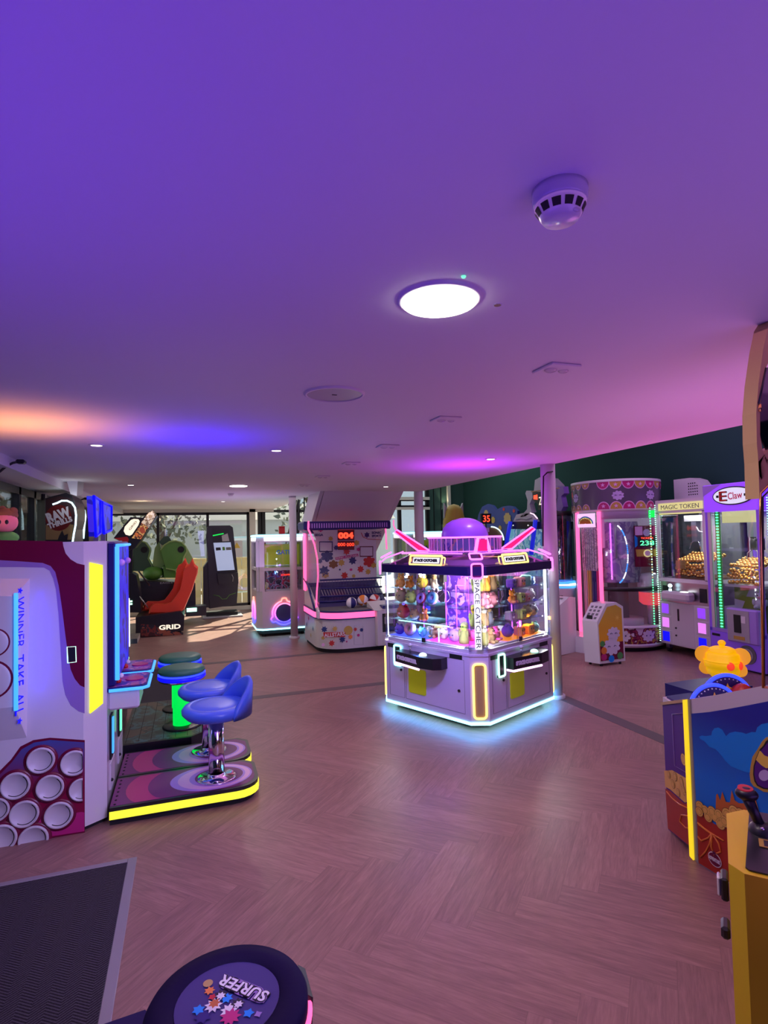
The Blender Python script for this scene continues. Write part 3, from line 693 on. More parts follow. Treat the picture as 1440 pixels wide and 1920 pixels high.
def backr(m):
    n = 26; vs = []
    for i in range(n+1):
        a = -1.25+2.5*i/n; hgt = max(.0, math.cos(a*1.22))**.75; z1 = .44+.20*hgt; ro = .222+.018*hgt
        for r, z in ((ro-.004, .41), (ro+.004, z1-.03), (ro-.008, z1), (ro-.030, z1-.012), (ro-.040, .47)): vs.append((r*math.cos(a), r*math.sin(a), z))
    fs = []
    for i in range(n):
        for k in range(5): fs.append((i*5+k, i*5+(k+1) % 5, (i+1)*5+(k+1) % 5, (i+1)*5+k))
    fs += [(0, 1, 2, 3, 4), tuple(n*5+k for k in range(5))]; m.add(vs, fs, 'blue_vinyl', True)
part('backrest', st, backr)
dup(st, (.145, 4.54, .110), .15, 'blue low-back stool behind the nearest one, on the farther ringed platform')

# ================================================================== green lit machine behind it
t = thing('arcade_cabinet', 'black cabinet with a blue lit top right behind the maroon one', 'arcade machine', (-1.0, 5.4, 0))
wpart('body', t, lambda m: m.box((-1.45, 4.86, 0), (-.56, 6.1, 1.6), 'black_plastic', .02))
wpart('light_tube', t, lambda m: m.tube([P('x', -.46, 241, 1122), P('x', -.46, 242, 1212)], .008, 'neon_white').tube([P('x', -.48, 231, 1135), P('x', -.48, 231, 1175)], .006, 'neon_ice'))
wpart('green_handle', t, lambda m: m.tube(px('x', -.49, [(230, 1210), (230, 1222), (238, 1226), (240, 1234), (236, 1244)]), .010, 'led_mint').ball(P('x', -.50, 233, 1234), .035, 'light_grey').box((-.56, 5.2, .84), (-.40, 5.5, .88), 'black_plastic'))
def bm(m):
    for (a, b_) in (((175, 930), (187, 1006)), ((190, 941), (208, 1000))):
        q = px('x', -.72, [(a[0], a[1]), (b_[0], a[1]+8), (b_[0], b_[1]-6), (a[0]+4, b_[1])]); m.prism(q, (-.05, 0, 0), 'blue_lit_artwork')
        m.tube(off(q, (.004, 0, 0)), .012, 'neon_deepblue', closed=True)
wpart('lit_topper', t, bm, 'two blue glowing topper plates')
wpart('post', t, lambda m: m.box((-.78, 5.55, 1.6), (-.74, 5.59, 1.78), 'steel').box((-.78, 6.0, 1.6), (-.74, 6.04, 1.78), 'steel'))
splotch('plank_artwork', [(0.01, 0.02, 0.02), (0.02, 0.06, 0.05), (0.03, 0.13, 0.14), (0.015, 0.03, 0.03), (0.10, 0.07, 0.05)], 5.0)
t = thing('player_platform', 'dark wood printed platform under the green glowing stools', 'platform', (-.15, 5.35, 0))
ol = [(-.49, 4.79, 0), (.02, 4.79, 0), (.17, 4.93, 0), (.17, 5.85, 0), (.08, 5.95, 0), (-.49, 5.95, 0)]
wpart('base', t, lambda m: m.prism(ol, (0, 0, .148), 'black_plastic'))
def pt(m):
    m.prism([(p[0]*.96, 5.37+(p[1]-5.37)*.97, .149) for p in ol], (0, 0, .001), 'plank_artwork')
    for k in range(7): m.box((-.46+k*.09, 4.83, .150), (-.456+k*.09, 5.92, .1505), 'black_matte')
wpart('top_panel', t, pt)
gs = thing('stool', 'nearer green stool on a bright green glowing post', 'stool', (-.05, 5.10, .15), 0, group='green glowing stools')
part('base', gs, lambda m: m.lathe([(0, 0), (.155, 0), (.155, .008), (.145, .014), (0, .016)], 'black_plastic'))
part('post', gs, lambda m: m.cyl((0, 0, .015), .073, .365, 'neon_green', 32), 'bright green glowing post')
part('rim', gs, lambda m: m.lathe([(.07, .37), (.165, .372), (.185, .385), (.18, .392)], 'chrome').lathe([(.18, .392), (.192, .402), (.192, .415), (.18, .425)], 'neon_deepblue').lathe([(.180, .425), (.190, .430), (.190, .436), (.178, .440)], 'neon_blue'), 'blue lit rim')
part('seat', gs, lambda m: m.lathe([(.175, .438), (.186, .450), (.186, .468), (.170, .484), (.12, .492), (0, .494)], 'green_vinyl', seg=40))
dup(gs, (-.07, 5.62, .15), 0, 'farther green stool, its seat just above the nearer one')

# pink doll on top of the maroon cabinet
t = thing('plush_toy', 'pink faced plush doll standing on top of the maroon cabinet', 'plush toy', (-1.07, 4.12, 1.702))
mat('plush_pink', (.80, .25, .28), .9); mat('plush_brown', (.20, .09, .045), .95); mat('plush_green', (.10, .38, .08), .9)
part('body', t, lambda m: m.ball((0, 0, .035), (.075, .06, .04), 'plush_green')); part('head', t, lambda m: m.ball((0, 0, .13), (.068, .06, .065), 'plush_pink').ball((.02, -.058, .13), (.010, .004, .014), 'black_print').ball((-.02, -.058, .13), (.010, .004, .014), 'black_print'))
part('hair', t, lambda m: m.ball((0, .01, .175), (.066, .055, .045), 'plush_brown').ball((.04, .0, .20), .025, 'plush_brown').ball((-.02, .01, .215), .02, 'plush_brown'))
# gooseneck lamps and box lantern
def goose(Y, pts, head, label):
    t = thing('gooseneck_lamp', label, 'lamp', P('y', Y, *pts[0]))
    wpart('arm', t, lambda m: m.tube(px('y', Y, pts), .010, 'black_plastic')); a, b_ = [P('y', Y, *q) for q in head]
    wpart('lamp_shade', t, lambda m: m.box((a.x, Y-.04, a.z), (b_.x, Y+.04, b_.z), 'black_plastic', .01))
goose(5.3, [(-30, 898), (0, 884), (12, 874), (24, 868), (34, 866)], [(31, 862), (48, 870)], 'black gooseneck lamp reaching in from the left above the glass door')
goose(8.6, [(140, 946), (147, 939), (155, 936), (160, 935)], [(157, 933), (166, 937)], 'small black gooseneck lamp under the white box lantern')
t = thing('ceiling_lantern', 'white tapered box lantern hanging at the edge of the left ceiling', 'ceiling light', P('y', 7.3, 140, 897))
def lan(m):
    q = px('y', 7.3, [(124, 897), (146, 897), (144, 930), (132, 926)]); r = off(px('y', 7.3, [(154, 900), (152, 926)]), (0, .12, 0))
    m.prism(q, (0, .10, 0), 'white_panel'); m.add([q[1], r[0], r[1], q[2]], [(0, 1, 2, 3)], 'steel')
wpart('body', t, lan); wpart('cap', t, lambda m: m.prism(px('y', 7.28, [(122, 893), (158, 896), (158, 900), (123, 898)]), (0, .16, 0), 'steel'))
light('lantern_lamp', 'POINT', P('y', 7.2, 138, 938), (.86, .9, 1), .7, .05)

# ================================================================== side art cabinets with neon outline
t = thing('arcade_cabinet', 'dark cabinet with round red logo side art and white neon outline', 'arcade machine', (-1.4, 7.8, 0), group=None)
Y7 = 7.4
out = [(85, 1012), (85, 934), (96, 931), (112, 927), (124, 924), (134, 929), (140, 940), (143, 955), (142, 975), (138, 992), (135, 1012)]
q7 = px('y', Y7, out); q7 = [Vector((q7[0].x, Y7, 0))]+q7[1:-1]+[Vector((q7[-1].x+.05, Y7, 0))]
wpart('body', t, lambda m: m.prism(q7, (0, .62, 0), 'black_plastic'))
mat('desert_print', (.30, .19, .07), .5); mat('dark_print', (.035, .008, .010), .45)
def raw(m):
    m.face(off(px('y', Y7, [(86, 1012), (86, 936), (112, 930), (134, 936), (141, 955), (139, 985), (134, 1012)]), (0, -.002, 0)), 'dark_print')
    m.face(off(px('y', Y7, [(86, 1012), (86, 984), (100, 978), (138, 984), (134, 1012)]), (0, -.004, 0)), 'desert_print')
    c = P('y', Y7, 110, 971); m.fan([Vector((c.x+.135*math.cos(a), Y7-.005, c.z+.15*math.sin(a))) for a in [i*PI/12 for i in range(24)]], 'dark_red_print')
    R = frame(c+Vector((0, -.007, .035)), (math.cos(.35), 0, math.sin(.35)), (-math.sin(.35), 0, math.cos(.35)))
    m.text('RAW', 'white_print', R, fit=(.25, .12), bold=.05); R2 = frame(c+Vector((.015, -.007, -.055)), (math.cos(.35), 0, math.sin(.35)), (-math.sin(.35), 0, math.cos(.35)))
    m.text('THRILLS', 'white_print', R2, fit=(.26, .065), bold=.05)
    d = P('y', Y7, 117, 1004); m.face([d+Vector(v) for v in ((-.05, -.008, -.06), (.05, -.008, -.06), (.06, -.008, .02), (.02, -.008, 0), (0, -.008, .06), (-.03, -.008, .0))], 'black_print')
wpart('side_panel', t, raw)
wpart('neon_outline', t, lambda m: m.tube(off(px('y', Y7, [(99, 946), (108, 943), (116, 939), (126, 939), (135, 943), (141, 952), (143, 966), (142, 985), (139, 1000), (136, 1020)]), (0, -.012, 0)), .010, 'neon_ice'))
t = thing('arcade_cabinet', 'dark cabinet with thin white neon edge behind the logo cabinet', 'arcade machine', (-1.4, 8.9, 0))
wpart('body', t, lambda m: m.prism([(-1.6, 8.7, 0), (-1.6, 8.7, 2.08), (-1.36, 8.7, 2.12), (-1.28, 8.7, 2.0), (-1.25, 8.7, 0)], (0, .6, 0), 'black_plastic'))
wpart('neon_outline', t, lambda m: m.tube(px('y', 8.69, [(153, 952), (158, 957), (160, 968), (158, 985), (156, 1010)]), .014, 'neon_ice').tube(px('y', 8.69, [(147, 953), (144, 966), (143, 992)]), .010, 'neon_ice'))

# ================================================================== racing game with red seats
GO, GK = (190, 950), 7.2
t = thing('racing_game', 'twin seat racing simulator with red bucket seats and a tilted lit marquee', 'arcade machine', (-.5, 11.2, 0))
wpart('base', t, lambda m: m.prism([(-.86, 10.85, .07), (-.075, 10.85, .07), (-.055, 10.85, .33), (-.12, 10.85, .42), (-.86, 10.85, .36)], (0, 1.0, 0), 'black_plastic').box((-.84, 10.9, 0), (-.2, 11.8, .07), 'black_matte').cyl((-.14, 10.92, 0), .03, .07, 'black_matte', 10))
splotch('racing_artwork', [(0.05, 0.01, 0.01), (0.20, 0.03, 0.02), (0.02, 0.02, 0.03), (0.35, 0.10, 0.05)], 7.0)
wpart('side_panel', t, lambda m: m.face(off(px('y', 10.85, [(264, 1170), (290, 1172), (300, 1180), (343, 1186), (343, 1190), (264, 1194)]), (0, -.002, 0)), 'racing_artwork'))
wpart('lettering', t, lambda m: m.text('GRID', 'sign_cream', frame(P('y', 10.848, 318.5, 1175.5), (1, 0, 0), (0, 0, 1)), fit=(.36, .085), bold=.03, depth=.006), 'cream lit lettering')
seatp = [(636, 1450), (648, 1372), (690, 1335), (850, 1335), (935, 1312), (1000, 1230), (1060, 1140), (1100, 960), (1112, 860), (1135, 810), (1190, 780), (1235, 700), (1262, 780), (1308, 820), (1302, 900), (1262, 1020), (1230, 1130), (1170, 1270), (1120, 1390), (1020, 1452)]
def seatf(Y, dx):
    def f(m):
        q = off(px('y', 10.98, crop(GO, GK, seatp)), (dx, Y-10.98, 0)); n = len(q)
        a = off(q, (0, .03, 0)); c0 = sum(q, Vector())/n
        inner = [c0+(p-c0)*.93 for p in q]
        m.add(inner+off(q, (0, .035, 0)), [(i, (i+1) % n, n+(i+1) % n, n+i) for i in range(n)], 'red_vinyl'); m.face(inner, 'red_vinyl')
        m.prism(off(q, (0, .035, 0)), (0, .33, 0), 'red_vinyl')
    return f
for Y, dx in ((10.98, 0), (11.46, -.13)):
    s_ = wpart('seat', t, seatf(Y, dx))
    wpart('seat_mount', t, lambda m: m.box((-.45+dx, Y+.05, .36), (-.12+dx, Y+.32, .44), 'black_plastic'))
wpart('steering_console', t, lambda m: m.prism(px('y', 11.1, crop(GO, GK, [(290, 900), (420, 900), (470, 930), (500, 1080), (520, 1200), (540, 1430), (300, 1430)])), (0, .5, 0), 'black_plastic')
      .tube([P('y', 11.1+.12*math.sin(a), 270+7*math.cos(a)+3*math.cos(a), 1084+13*math.cos(a)) for a in [i*PI/8 for i in range(16)]], .014, 'black_plastic', closed=True)
      .tube([P('y', 11.0, 262, 1118), P('y', 11.0, 278, 1140)], .01, 'steel'))
wpart('status_light', t, lambda m: m.box(P('y', 11.09, 243, 1126), P('y', 11.08, 248, 1129), 'led_mint').box(P('y', 11.09, 243, 1131), P('y', 11.08, 248, 1134), 'led_mint'))
wpart('support_post', t, lambda m: m.prism(px('y', 11.2, crop(GO, GK, [(365, 430), (425, 430), (418, 900), (368, 900)])), (0, .12, 0), 'black_plastic').prism(px('y', 11.3, crop(GO, GK, [(285, 560), (345, 560), (335, 930), (270, 930)])), (0, .12, 0), 'maroon_print'))
wpart('marquee_housing', t, lambda m: m.prism(px('y', 11.0, crop(GO, GK, [(165, 425), (395, 140), (560, 148), (700, 45), (745, 120), (540, 445), (450, 560), (320, 610), (285, 480)])), (0, .55, 0), 'black_plastic'))
splotch('orange_lit_artwork', [(0.9, 0.22, 0.05), (0.12, 0.04, 0.02), (1.0, 0.5, 0.15), (0.5, 0.08, 0.03)], 9.0, emit=.55)
splotch('pale_lit_artwork', [(0.9, 0.8, 0.6), (0.25, 0.18, 0.12), (1.0, 0.92, 0.8), (0.6, 0.45, 0.3)], 8.0, emit=.35, seed=3)
def mq(m):
    g = lambda pts, d: off(px('y', 11.0, crop(GO, GK, pts)), (0, -d, 0))
    m.face(g([(410, 425), (630, 90), (690, 55), (738, 118), (535, 440)], .004), 'orange_lit_artwork')
    m.face(g([(540, 215), (630, 90), (700, 50), (740, 112), (640, 285)], .006), 'pale_lit_artwork')
    m.face(g([(180, 425), (350, 405), (372, 440), (330, 595), (290, 480)], .004), 'red_print')
wpart('marquee_artwork', t, mq)
def sg(m):
    m.prism(off(px('y', 11.0, crop(GO, GK, [(302, 330), (318, 270), (400, 180), (440, 165), (500, 170), (518, 195), (500, 250), (415, 375), (385, 392), (330, 378)])), (0, -.012, 0)), (0, .010, 0), 'sign_cream')
    c = P('y', 10.984, 190+425/7.2, 950+255/7.2); m.text('GRID', 'brown_print', frame(c, (.6, 0, .8), (-.8, 0, .6)), fit=(.19, .035), bold=.01)
wpart('lit_sign', t, sg, 'cream lit sign')

# ================================================================== green capsule simulator
mat('capsule_green', (0.10, 0.30, 0.04), .45); mat('capsule_dark_green', (0.05, 0.11, 0.06), .5); mat('capsule_lime', (0.32, 0.52, 0.16), .4)
t = thing('ride_simulator', 'green twin capsule simulator on a black base behind the red racing seats', 'arcade machine', (-.3, 12.4, 0))
G = lambda pts, y: px('y', y, crop(GO, GK, pts))
wpart('base', t, lambda m: m.prism(G([(420, 1000), (1270, 1030), (1275, 1340), (420, 1340)], 12.3), (0, .9, 0), 'black_plastic').prism(off(G([(430, 1100), (900, 1110), (900, 1180), (430, 1180)], 12.3), (0, -.01, 0)), (0, .01, 0), 'frame_black'))
def pod(m, pts, y, dep, mm, lip):
    q = G(pts, y); m.prism(q, (0, dep, 0), mm); m.tube(off(q, (0, -.005, 0)), .016, lip)
sh = wpart('capsule_shell', t, lambda m: pod(m, [(418, 870), (420, 560), (460, 480), (520, 460), (600, 485), (655, 560), (660, 600), (635, 700), (690, 800), (640, 870)], 12.7, .5, 'capsule_dark_green', 'capsule_lime'))
wpart('speaker', sh, lambda m: m.cyl((0, 0, 0), .065, .012, 'black_matte', M=frame(P('y', 12.7, 190+578/7.2, 950+582/7.2), (1, 0, 0), (0, 0, 1))), root=t)
sh = wpart('capsule_shell', t, lambda m: pod(m, [(800, 590), (850, 520), (920, 475), (1000, 462), (1085, 485), (1140, 540), (1155, 600), (1110, 680), (1090, 780), (1000, 860), (870, 835)], 12.35, .5, 'capsule_green', 'capsule_lime'), 'bright green shell')
wpart('speaker', sh, lambda m: m.cyl((0, 0, 0), .065, .012, 'black_matte', M=frame(P('y', 12.35, 190+1075/7.2, 950+578/7.2), (1, 0, 0), (0, 0, 1))), root=t)
wpart('fin', t, lambda m: m.prism(G([(1120, 640), (1160, 560), (1235, 700), (1230, 860), (1120, 850)], 12.5), (0, .12, 0), 'capsule_lime'))
wpart('fin', t, lambda m: m.prism(G([(690, 780), (720, 560), (780, 470), (860, 820), (740, 840)], 12.6), (0, .2, 0), 'capsule_lime'))
wpart('headrest', t, lambda m: m.prism(G([(775, 480), (845, 400), (905, 397), (955, 475), (940, 500), (820, 520)], 12.45), (0, .3, 0), 'capsule_dark_green'))
wpart('seat', t, lambda m: m.ball(P('y', 12.55, 190+700/7.2, 950+900/7.2), (.20, .25, .14), 'capsule_green').prism(G([(560, 760), (640, 700), (700, 800), (860, 840), (900, 960), (560, 960)], 12.75), (0, .3, 0), 'capsule_dark_green').prism(G([(830, 800), (1000, 850), (1020, 960), (850, 960)], 12.4), (0, .3, 0), 'capsule_green'))
wpart('lettering', t, lambda m: m.text('EAGLE', 'light_grey', frame(P('y', 12.285, 190+880/7.2, 950+1028/7.2), (1, 0, 0), (0, 0, 1)), fit=(.24, .035)))
wpart('base_light', t, lambda m: m.box(P('y', 11.9, 350, 1141), P('y', 11.95, 369, 1146), 'led_mint').box(P('y', 11.96, 348, 1138), P('y', 12.3, 386, 1150), 'black_plastic'))

# ================================================================== black kiosk
KO, KK = (180, 940), 4.5; KY = 12.9
K = lambda pts, y=KY: px('y', y, crop(KO, KK, pts))
t = thing('touch_screen_kiosk', 'tall black kiosk with a leaning touch screen by the far window', 'kiosk', (.75, 13.1, 0))
wpart('body', t, lambda m: m.prism(K([(935, 222), (960, 205), (1130, 203), (1155, 220), (1195, 590), (1200, 690), (1188, 870), (960, 905), (945, 560)]), (0, .30, 0), 'black_plastic')
      .prism(K([(905, 560), (945, 505), (930, 300), (940, 215), (985, 215), (1010, 600), (960, 905), (905, 870)], KY+.03), (0, .38, 0), 'frame_black'))
wpart('screen', t, lambda m: m.prism(off(K([(975, 226), (1118, 236), (1174, 582), (1020, 592)]), (0, -.012, 0)), (0, .010, 0), 'black_print')
      .face(off(K([(990, 350), (1136, 345), (1170, 578), (1024, 586)]), (0, -.014, 0)), 'screen_white').face(off(K([(985, 285), (1075, 268), (1078, 276), (986, 294)]), (0, -.015, 0)), 'neon_green')
      .face(off(K([(1060, 290), (1110, 270), (1125, 335), (1066, 338)]), (0, -.015, 0)), 'light_grey')
      .face(off(K([(1010, 390), (1050, 388), (1054, 412), (1012, 415)]), (0, -.016, 0)), 'black_print').face(off(K([(1065, 385), (1085, 384), (1090, 412), (1068, 414)]), (0, -.016, 0)), 'capsule_green').face(off(K([(1095, 388), (1138, 386), (1142, 410), (1098, 412)]), (0, -.016, 0)), 'frame_grey'), 'lit screen')
wpart('keypad_shelf', t, lambda m: m.prism(off(K([(1020, 610), (1195, 600), (1200, 690), (1160, 705), (1035, 700)]), (0, -.10, 0)), (0, .10, 0), 'frame_black').tube(off(K([(1143, 615), (1155, 640), (1150, 675)]), (0, -.11, 0)), .006, 'light_grey'))
wpart('light_line', t, lambda m: m.tube(off(K([(990, 790), (1040, 800), (1065, 825), (1100, 822), (1125, 790), (1180, 772)]), (0, -.006, 0)), .006, 'capsule_green'))
wpart('base', t, lambda m: m.box((.30, 12.72, 0), (1.14, 13.35, .03), 'light_grey', .01).box((.38, 12.9, .03), (1.04, 13.3, .10), 'black_matte'))

# ================================================================== ring lit prize machines
def ring_neon():
    m, nt, N, L, b = _nt('ring_neon'); tc = N.new('ShaderNodeTexCoord'); s = N.new('ShaderNodeSeparateXYZ'); L.new(tc.outputs['Object'], s.inputs[0])
    mr = N.new('ShaderNodeMapRange'); mr.inputs['From Min'].default_value = .2; mr.inputs['From Max'].default_value = .62; L.new(s.outputs[2], mr.inputs['Value'])
    cr = N.new('ShaderNodeValToRGB'); e = cr.color_ramp.elements; L.new(mr.outputs[0], cr.inputs[0])
    e[0].color = (.02, .03, 1, 1); e[0].position = .15; e[1].color = (1, .16, .10, 1); n = e.new(.5); n.color = (1, .08, .65, 1)
    L.new(cr.outputs[0], b.inputs['Emission Color']); b.inputs['Emission Strength'].default_value = 3.0; MATS['ring_neon'] = m
ring_neon()
splotch('toy_box_artwork', [(0.03, 0.02, 0.05), (0.45, 0.42, 0.6), (0.12, 0.05, 0.2), (0.5, 0.02, 0.05), (0.35, 0.38, 0.55), (0.02, 0.02, 0.03)], 7.5)
def ringclaw(name, label, x, y):
    t = thing(name, label, 'arcade machine', (x, y, 0)); W_, D_ = .46, .46
    fp = [(-W_+.09, -D_), (W_-.09, -D_), (W_, -D_+.09), (W_, D_-.09), (W_-.09, D_), (-W_+.09, D_), (-W_, D_-.09), (-W_, -D_+.09)]
    pr = lambda m, k, z0, z1, mm: m.prism([(a*k, b_*k, z0) for a, b_ in fp], (0, 0, z1-z0), mm)
    part('base', t, lambda m: [pr(m, .9, .05, .12, 'black_matte')]+[m.cyl((sx*.34, sy*.34, 0), .03, .06, 'black_matte', 12) for sx in (-1, 1) for sy in (-1, 1)])
    part('light_strip', t, lambda m: pr(m, 1.015, .115, .14, 'neon_cyan'))
    def body(m):
        pr(m, 1, .14, .78, 'white_panel'); pr(m, 1, 1.62, 1.68, 'white_panel'); pr(m, 1, 1.13, 1.18, 'white_panel')
        for k in range(0, 8, 2):
            a, b_ = fp[k-1], fp[k]; 
            m.prism([(a[0], a[1], .78), (b_[0], b_[1], .78), (b_[0]*.86, b_[1]*.86, .78), (a[0]*.86, a[1]*.86, .78)], (0, 0, .86), 'white_panel')
        for q in range(4):
            R = Matrix.Rotation(q*PI/2, 4, 'Z')
            m.box((-W_+.05, -D_+.001, .78), (-W_+.13, -D_+.04, 1.64), 'white_panel', M=R).box((W_-.13, -D_+.001, .78), (W_-.05, -D_+.04, 1.64), 'white_panel', M=R)
    part('cabinet', t, body)
    part('top_light', t, lambda m: [pr(m, 1.02, 1.72, 1.75, 'neon_cyan'), pr(m, .96, 1.75, 1.76, 'white_panel')])
    part('canopy_light', t, lambda m: [m.box((-.33, -D_-.006, 1.645), (.33, -D_+.01, 1.705), 'neon_white', M=Matrix.Rotation(q*PI/2, 4, 'Z')) for q in range(4)]+[pr(m, .985, 1.64, 1.72, 'white_panel')])
    for q in range(4):
        R = Matrix.Rotation(q*PI/2, 4, 'Z')
        def rg(m):
            c = (0, -D_-.012, .40); out = []
            for i in range(48):
                a = 2*PI*i/48; k = 1.0
                for a2 in (PI/2, PI/2+2*PI/3, PI/2+4*PI/3):
                    d = abs((a-a2+PI) % (2*PI)-PI)
                    if d < .22: k = 1.22
                out.append(R @ Vector((c[0]+.205*k*math.cos(a), c[1], c[2]+.205*k*math.sin(a))))
            m.tube(out, .011, 'ring_neon', closed=True)
            m.tube([R @ Vector((c[0]+.158*math.cos(2*PI*i/40), c[1], c[2]+.158*math.sin(2*PI*i/40))) for i in range(40)], .009, 'ring_neon', closed=True)
        rn = part('neon_ring', t, rg)
        part('porthole', t, lambda m: m.cyl((0, 0, 0), .15, .004, 'smoke_panel', 36, M=R @ frame((0, -D_, .40), (1, 0, 0), (0, 0, 1))))
        part('display_window', t, lambda m: m.box((-.33, -D_+.045, .82), (.33, -D_+.052, 1.12), 'clear_glass', M=R).box((-.33, -D_+.045, 1.18), (.33, -D_+.052, 1.62), 'clear_glass', M=R))
    part('backdrop_panel', t, lambda m: m.box((-.30, -.30, 1.22), (.30, .30, 1.58), 'acid_yellow').box((-.28, -.28, .80), (.28, .28, 1.14), 'toy_box_artwork').text('GATE', 'sky_print', FRONT(.03, -.303, 1.44), fit=(.26, .08), bold=.02).box((-.30, -.34, .78), (.30, .30, .80), 'white_panel').text('SCRAMBLE', 'led_red', FRONT(.08, -.285, 1.04), fit=(.2, .03)))
    return t
mat('smoke_panel', (.05, .05, .16), .15)
ringclaw('prize_machine', 'grey prize machine with a pink and blue neon ring, left of the round column', 1.58, 10.36)
ringclaw('prize_machine', 'prize machine with cyan strips, half hidden behind the neon claw machine', 4.62, 11.0)
t = thing('storage_tin', 'red box standing on top of the ring lit prize machine', 'box', (1.62, 10.3, 1.762)); part('body', t, lambda m: m.box((-.05, -.05, 0), (.05, .05, .12), 'red_print', .008)); part('lid', t, lambda m: m.box((-.053, -.053, .12), (.053, .053, .14), 'red_print', .005))

# ================================================================== basketball game
t = thing('basketball_game', 'white kids basketball game with pink neon frame and red score display', 'arcade machine', (2.4, 8.65, 0))
def fpb(z, d=0.0, y0=8.05):
    pts = [(1.80-d, 9.2, z), (1.80-d, 8.45, z)]
    pts += [(2.2-(.40+d)*math.cos(a), 8.45-(8.45-y0+d)*math.sin(a), z) for a in [PI/2*i/8 for i in range(1, 9)]]
    return pts+[(3.05, y0-d, z), (3.05, 9.2, z)]
wpart('plinth', t, lambda m: m.prism(fpb(0, -.03), (0, 0, .06), 'black_matte'))
wpart('lower_cabinet', t, lambda m: m.prism(fpb(.06), (0, 0, .44), 'white_panel'))
wpart('light_strip', t, lambda m: m.prism(fpb(.50, .015), (0, 0, .085), 'neon_hotpink'), 'glowing pink band')
wpart('trim_rail', t, lambda m: m.prism(fpb(.585, .02), (0, 0, .018), 'navy_print').prism(fpb(.482, .02), (0, 0, .018), 'navy_print').box((2.62, 8.03, .48), (2.72, 8.1, .605), 'navy_print'))
wpart('ball_tray', t, lambda m: m.prism(fpb(.60, -.02), (0, 0, .01), 'frame_grey').prism([(1.84, 8.6, .60), (1.84, 9.15, .60), (1.84, 9.15, .95)], (1.18, 0, 0), 'smoke_panel'))
BY_ = 9.15
wpart('backboard', t, lambda m: m.box((1.83, BY_, .6), (3.03, 9.2, 1.88), 'white_panel'))
B9 = lambda pts, d=.003: off(px('y', BY_, pts), (0, -d, 0))
def art(m):
    rnd = random.Random(11)
    def blob(x, y, r, mm, kind):
        c = P('y', BY_, x, y); R = r*9.9/1062
        q = star(0, 0, R, 0, 7, .62, rnd.random()) if kind else cloud(0, 0, R, 0, 6, .3)
        m.fan([Vector((c.x+p[0], BY_-.004-rnd.random()*.002, c.z+p[1])) for p in q], mm)
    for x, y, r, mm, k in [(653, 992, 6, 'navy_print', 1), (601, 993, 5, 'magenta_print', 0), (630, 1027, 5, 'navy_print', 1), (650, 1034, 7, 'red_print', 1), (620, 1010, 5, 'mustard_print', 1), (668, 1018, 6, 'mustard_print', 0), (613, 1043, 12, 'navy_print', 0), (625, 1058, 9, 'brown_print', 0), (640, 1055, 7, 'mustard_print', 1), (661, 1051, 8, 'navy_print', 1), (692, 1053, 12, 'red_print', 0), (676, 1067, 7, 'red_print', 1), (646, 1079, 7, 'red_print', 1), (663, 1080, 4, 'mustard_print', 1), (608, 1070, 10, 'navy_print', 1), (610, 1078, 7, 'tan_paint', 0), (690, 1072, 6, 'mustard_print', 1), (658, 1068, 3, 'magenta_print', 0), (637, 1068, 2, 'navy_print', 1), (600, 1052, 5, 'navy_print', 1), (672, 1030, 4, 'magenta_print', 0), (700, 1060, 6, 'mustard_print', 0)]: blob(x, y, r, mm, k)
    for q, c in (((599, 1016, 623, 1034), 'navy_print'), ((675, 1025, 699, 1043), 'maroon_print')):
        m.tube(B9([(q[0], q[1]), (q[2], q[1]), (q[2], q[3]), (q[0], q[3])], .006), .010, c, closed=True, seg=4)
    m.text('SEGA', 'navy_print', FRONT(*(P('y', BY_-.006, 598, 1003))), fit=(.145, .042), bold=.03)
    c = P('y', BY_-.006, 706, 1001); m.text('SONIC', 'navy_print', FRONT(c.x, c.y, c.z+.02), fit=(.17, .042), bold=.04); m.text('SPORTS', 'navy_print', FRONT(c.x, c.y, c.z-.035), fit=(.17, .038), bold=.04)
    c = P('y', BY_-.006, 688, 1003); m.fan([c+Vector((p[0], 0, p[1])) for p in star(0, 0, .055, 0, 6, .6)], 'navy_print')
    m.tube(B9([(677, 999), (681, 1007), (690, 1011), (716, 1012)], .006), .006, 'red_print', seg=4)
    m.face(B9([(628, 1045), (671, 1038), (672, 1043), (629, 1050)], .005), 'magenta_print'); c = P('y', BY_-.008, 650, 1044); m.text('SONIC ALLSTARS', 'white_print', frame(c, (.98, 0, .10), (-.10, 0, .98)), fit=(.38, .030))
wpart('board_artwork', t, art)
sc_ = wpart('score_display', t, lambda m: m.face(B9([(633, 990), (664, 990), (664, 1013), (633, 1013)], .01), 'dark_red_print').face(B9([(633, 1014), (664, 1014), (664, 1031), (633, 1031)], .01), 'dark_red_print').prism(B9([(633, 990), (664, 990), (664, 1013), (633, 1013)], .009), (0, .009, 0), 'black_matte'))
wpart('digits', sc_, lambda m: m.text('004', 'led_red', FRONT(*P('y', BY_-.018, 648.5, 1004)), fit=(.265, .105), bold=.05), 'large red lit digits', root=t)
wpart('digits', sc_, lambda m: m.text('000', 'led_red', FRONT(*P('y', BY_-.018, 640.5, 1021)), fit=(.13, .055), bold=.005), 'small red lit digits', root=t)
wpart('digits', sc_, lambda m: m.text('000', 'led_red', FRONT(*P('y', BY_-.018, 657, 1021)), fit=(.13, .055), bold=.005), 'small red lit digits', root=t)
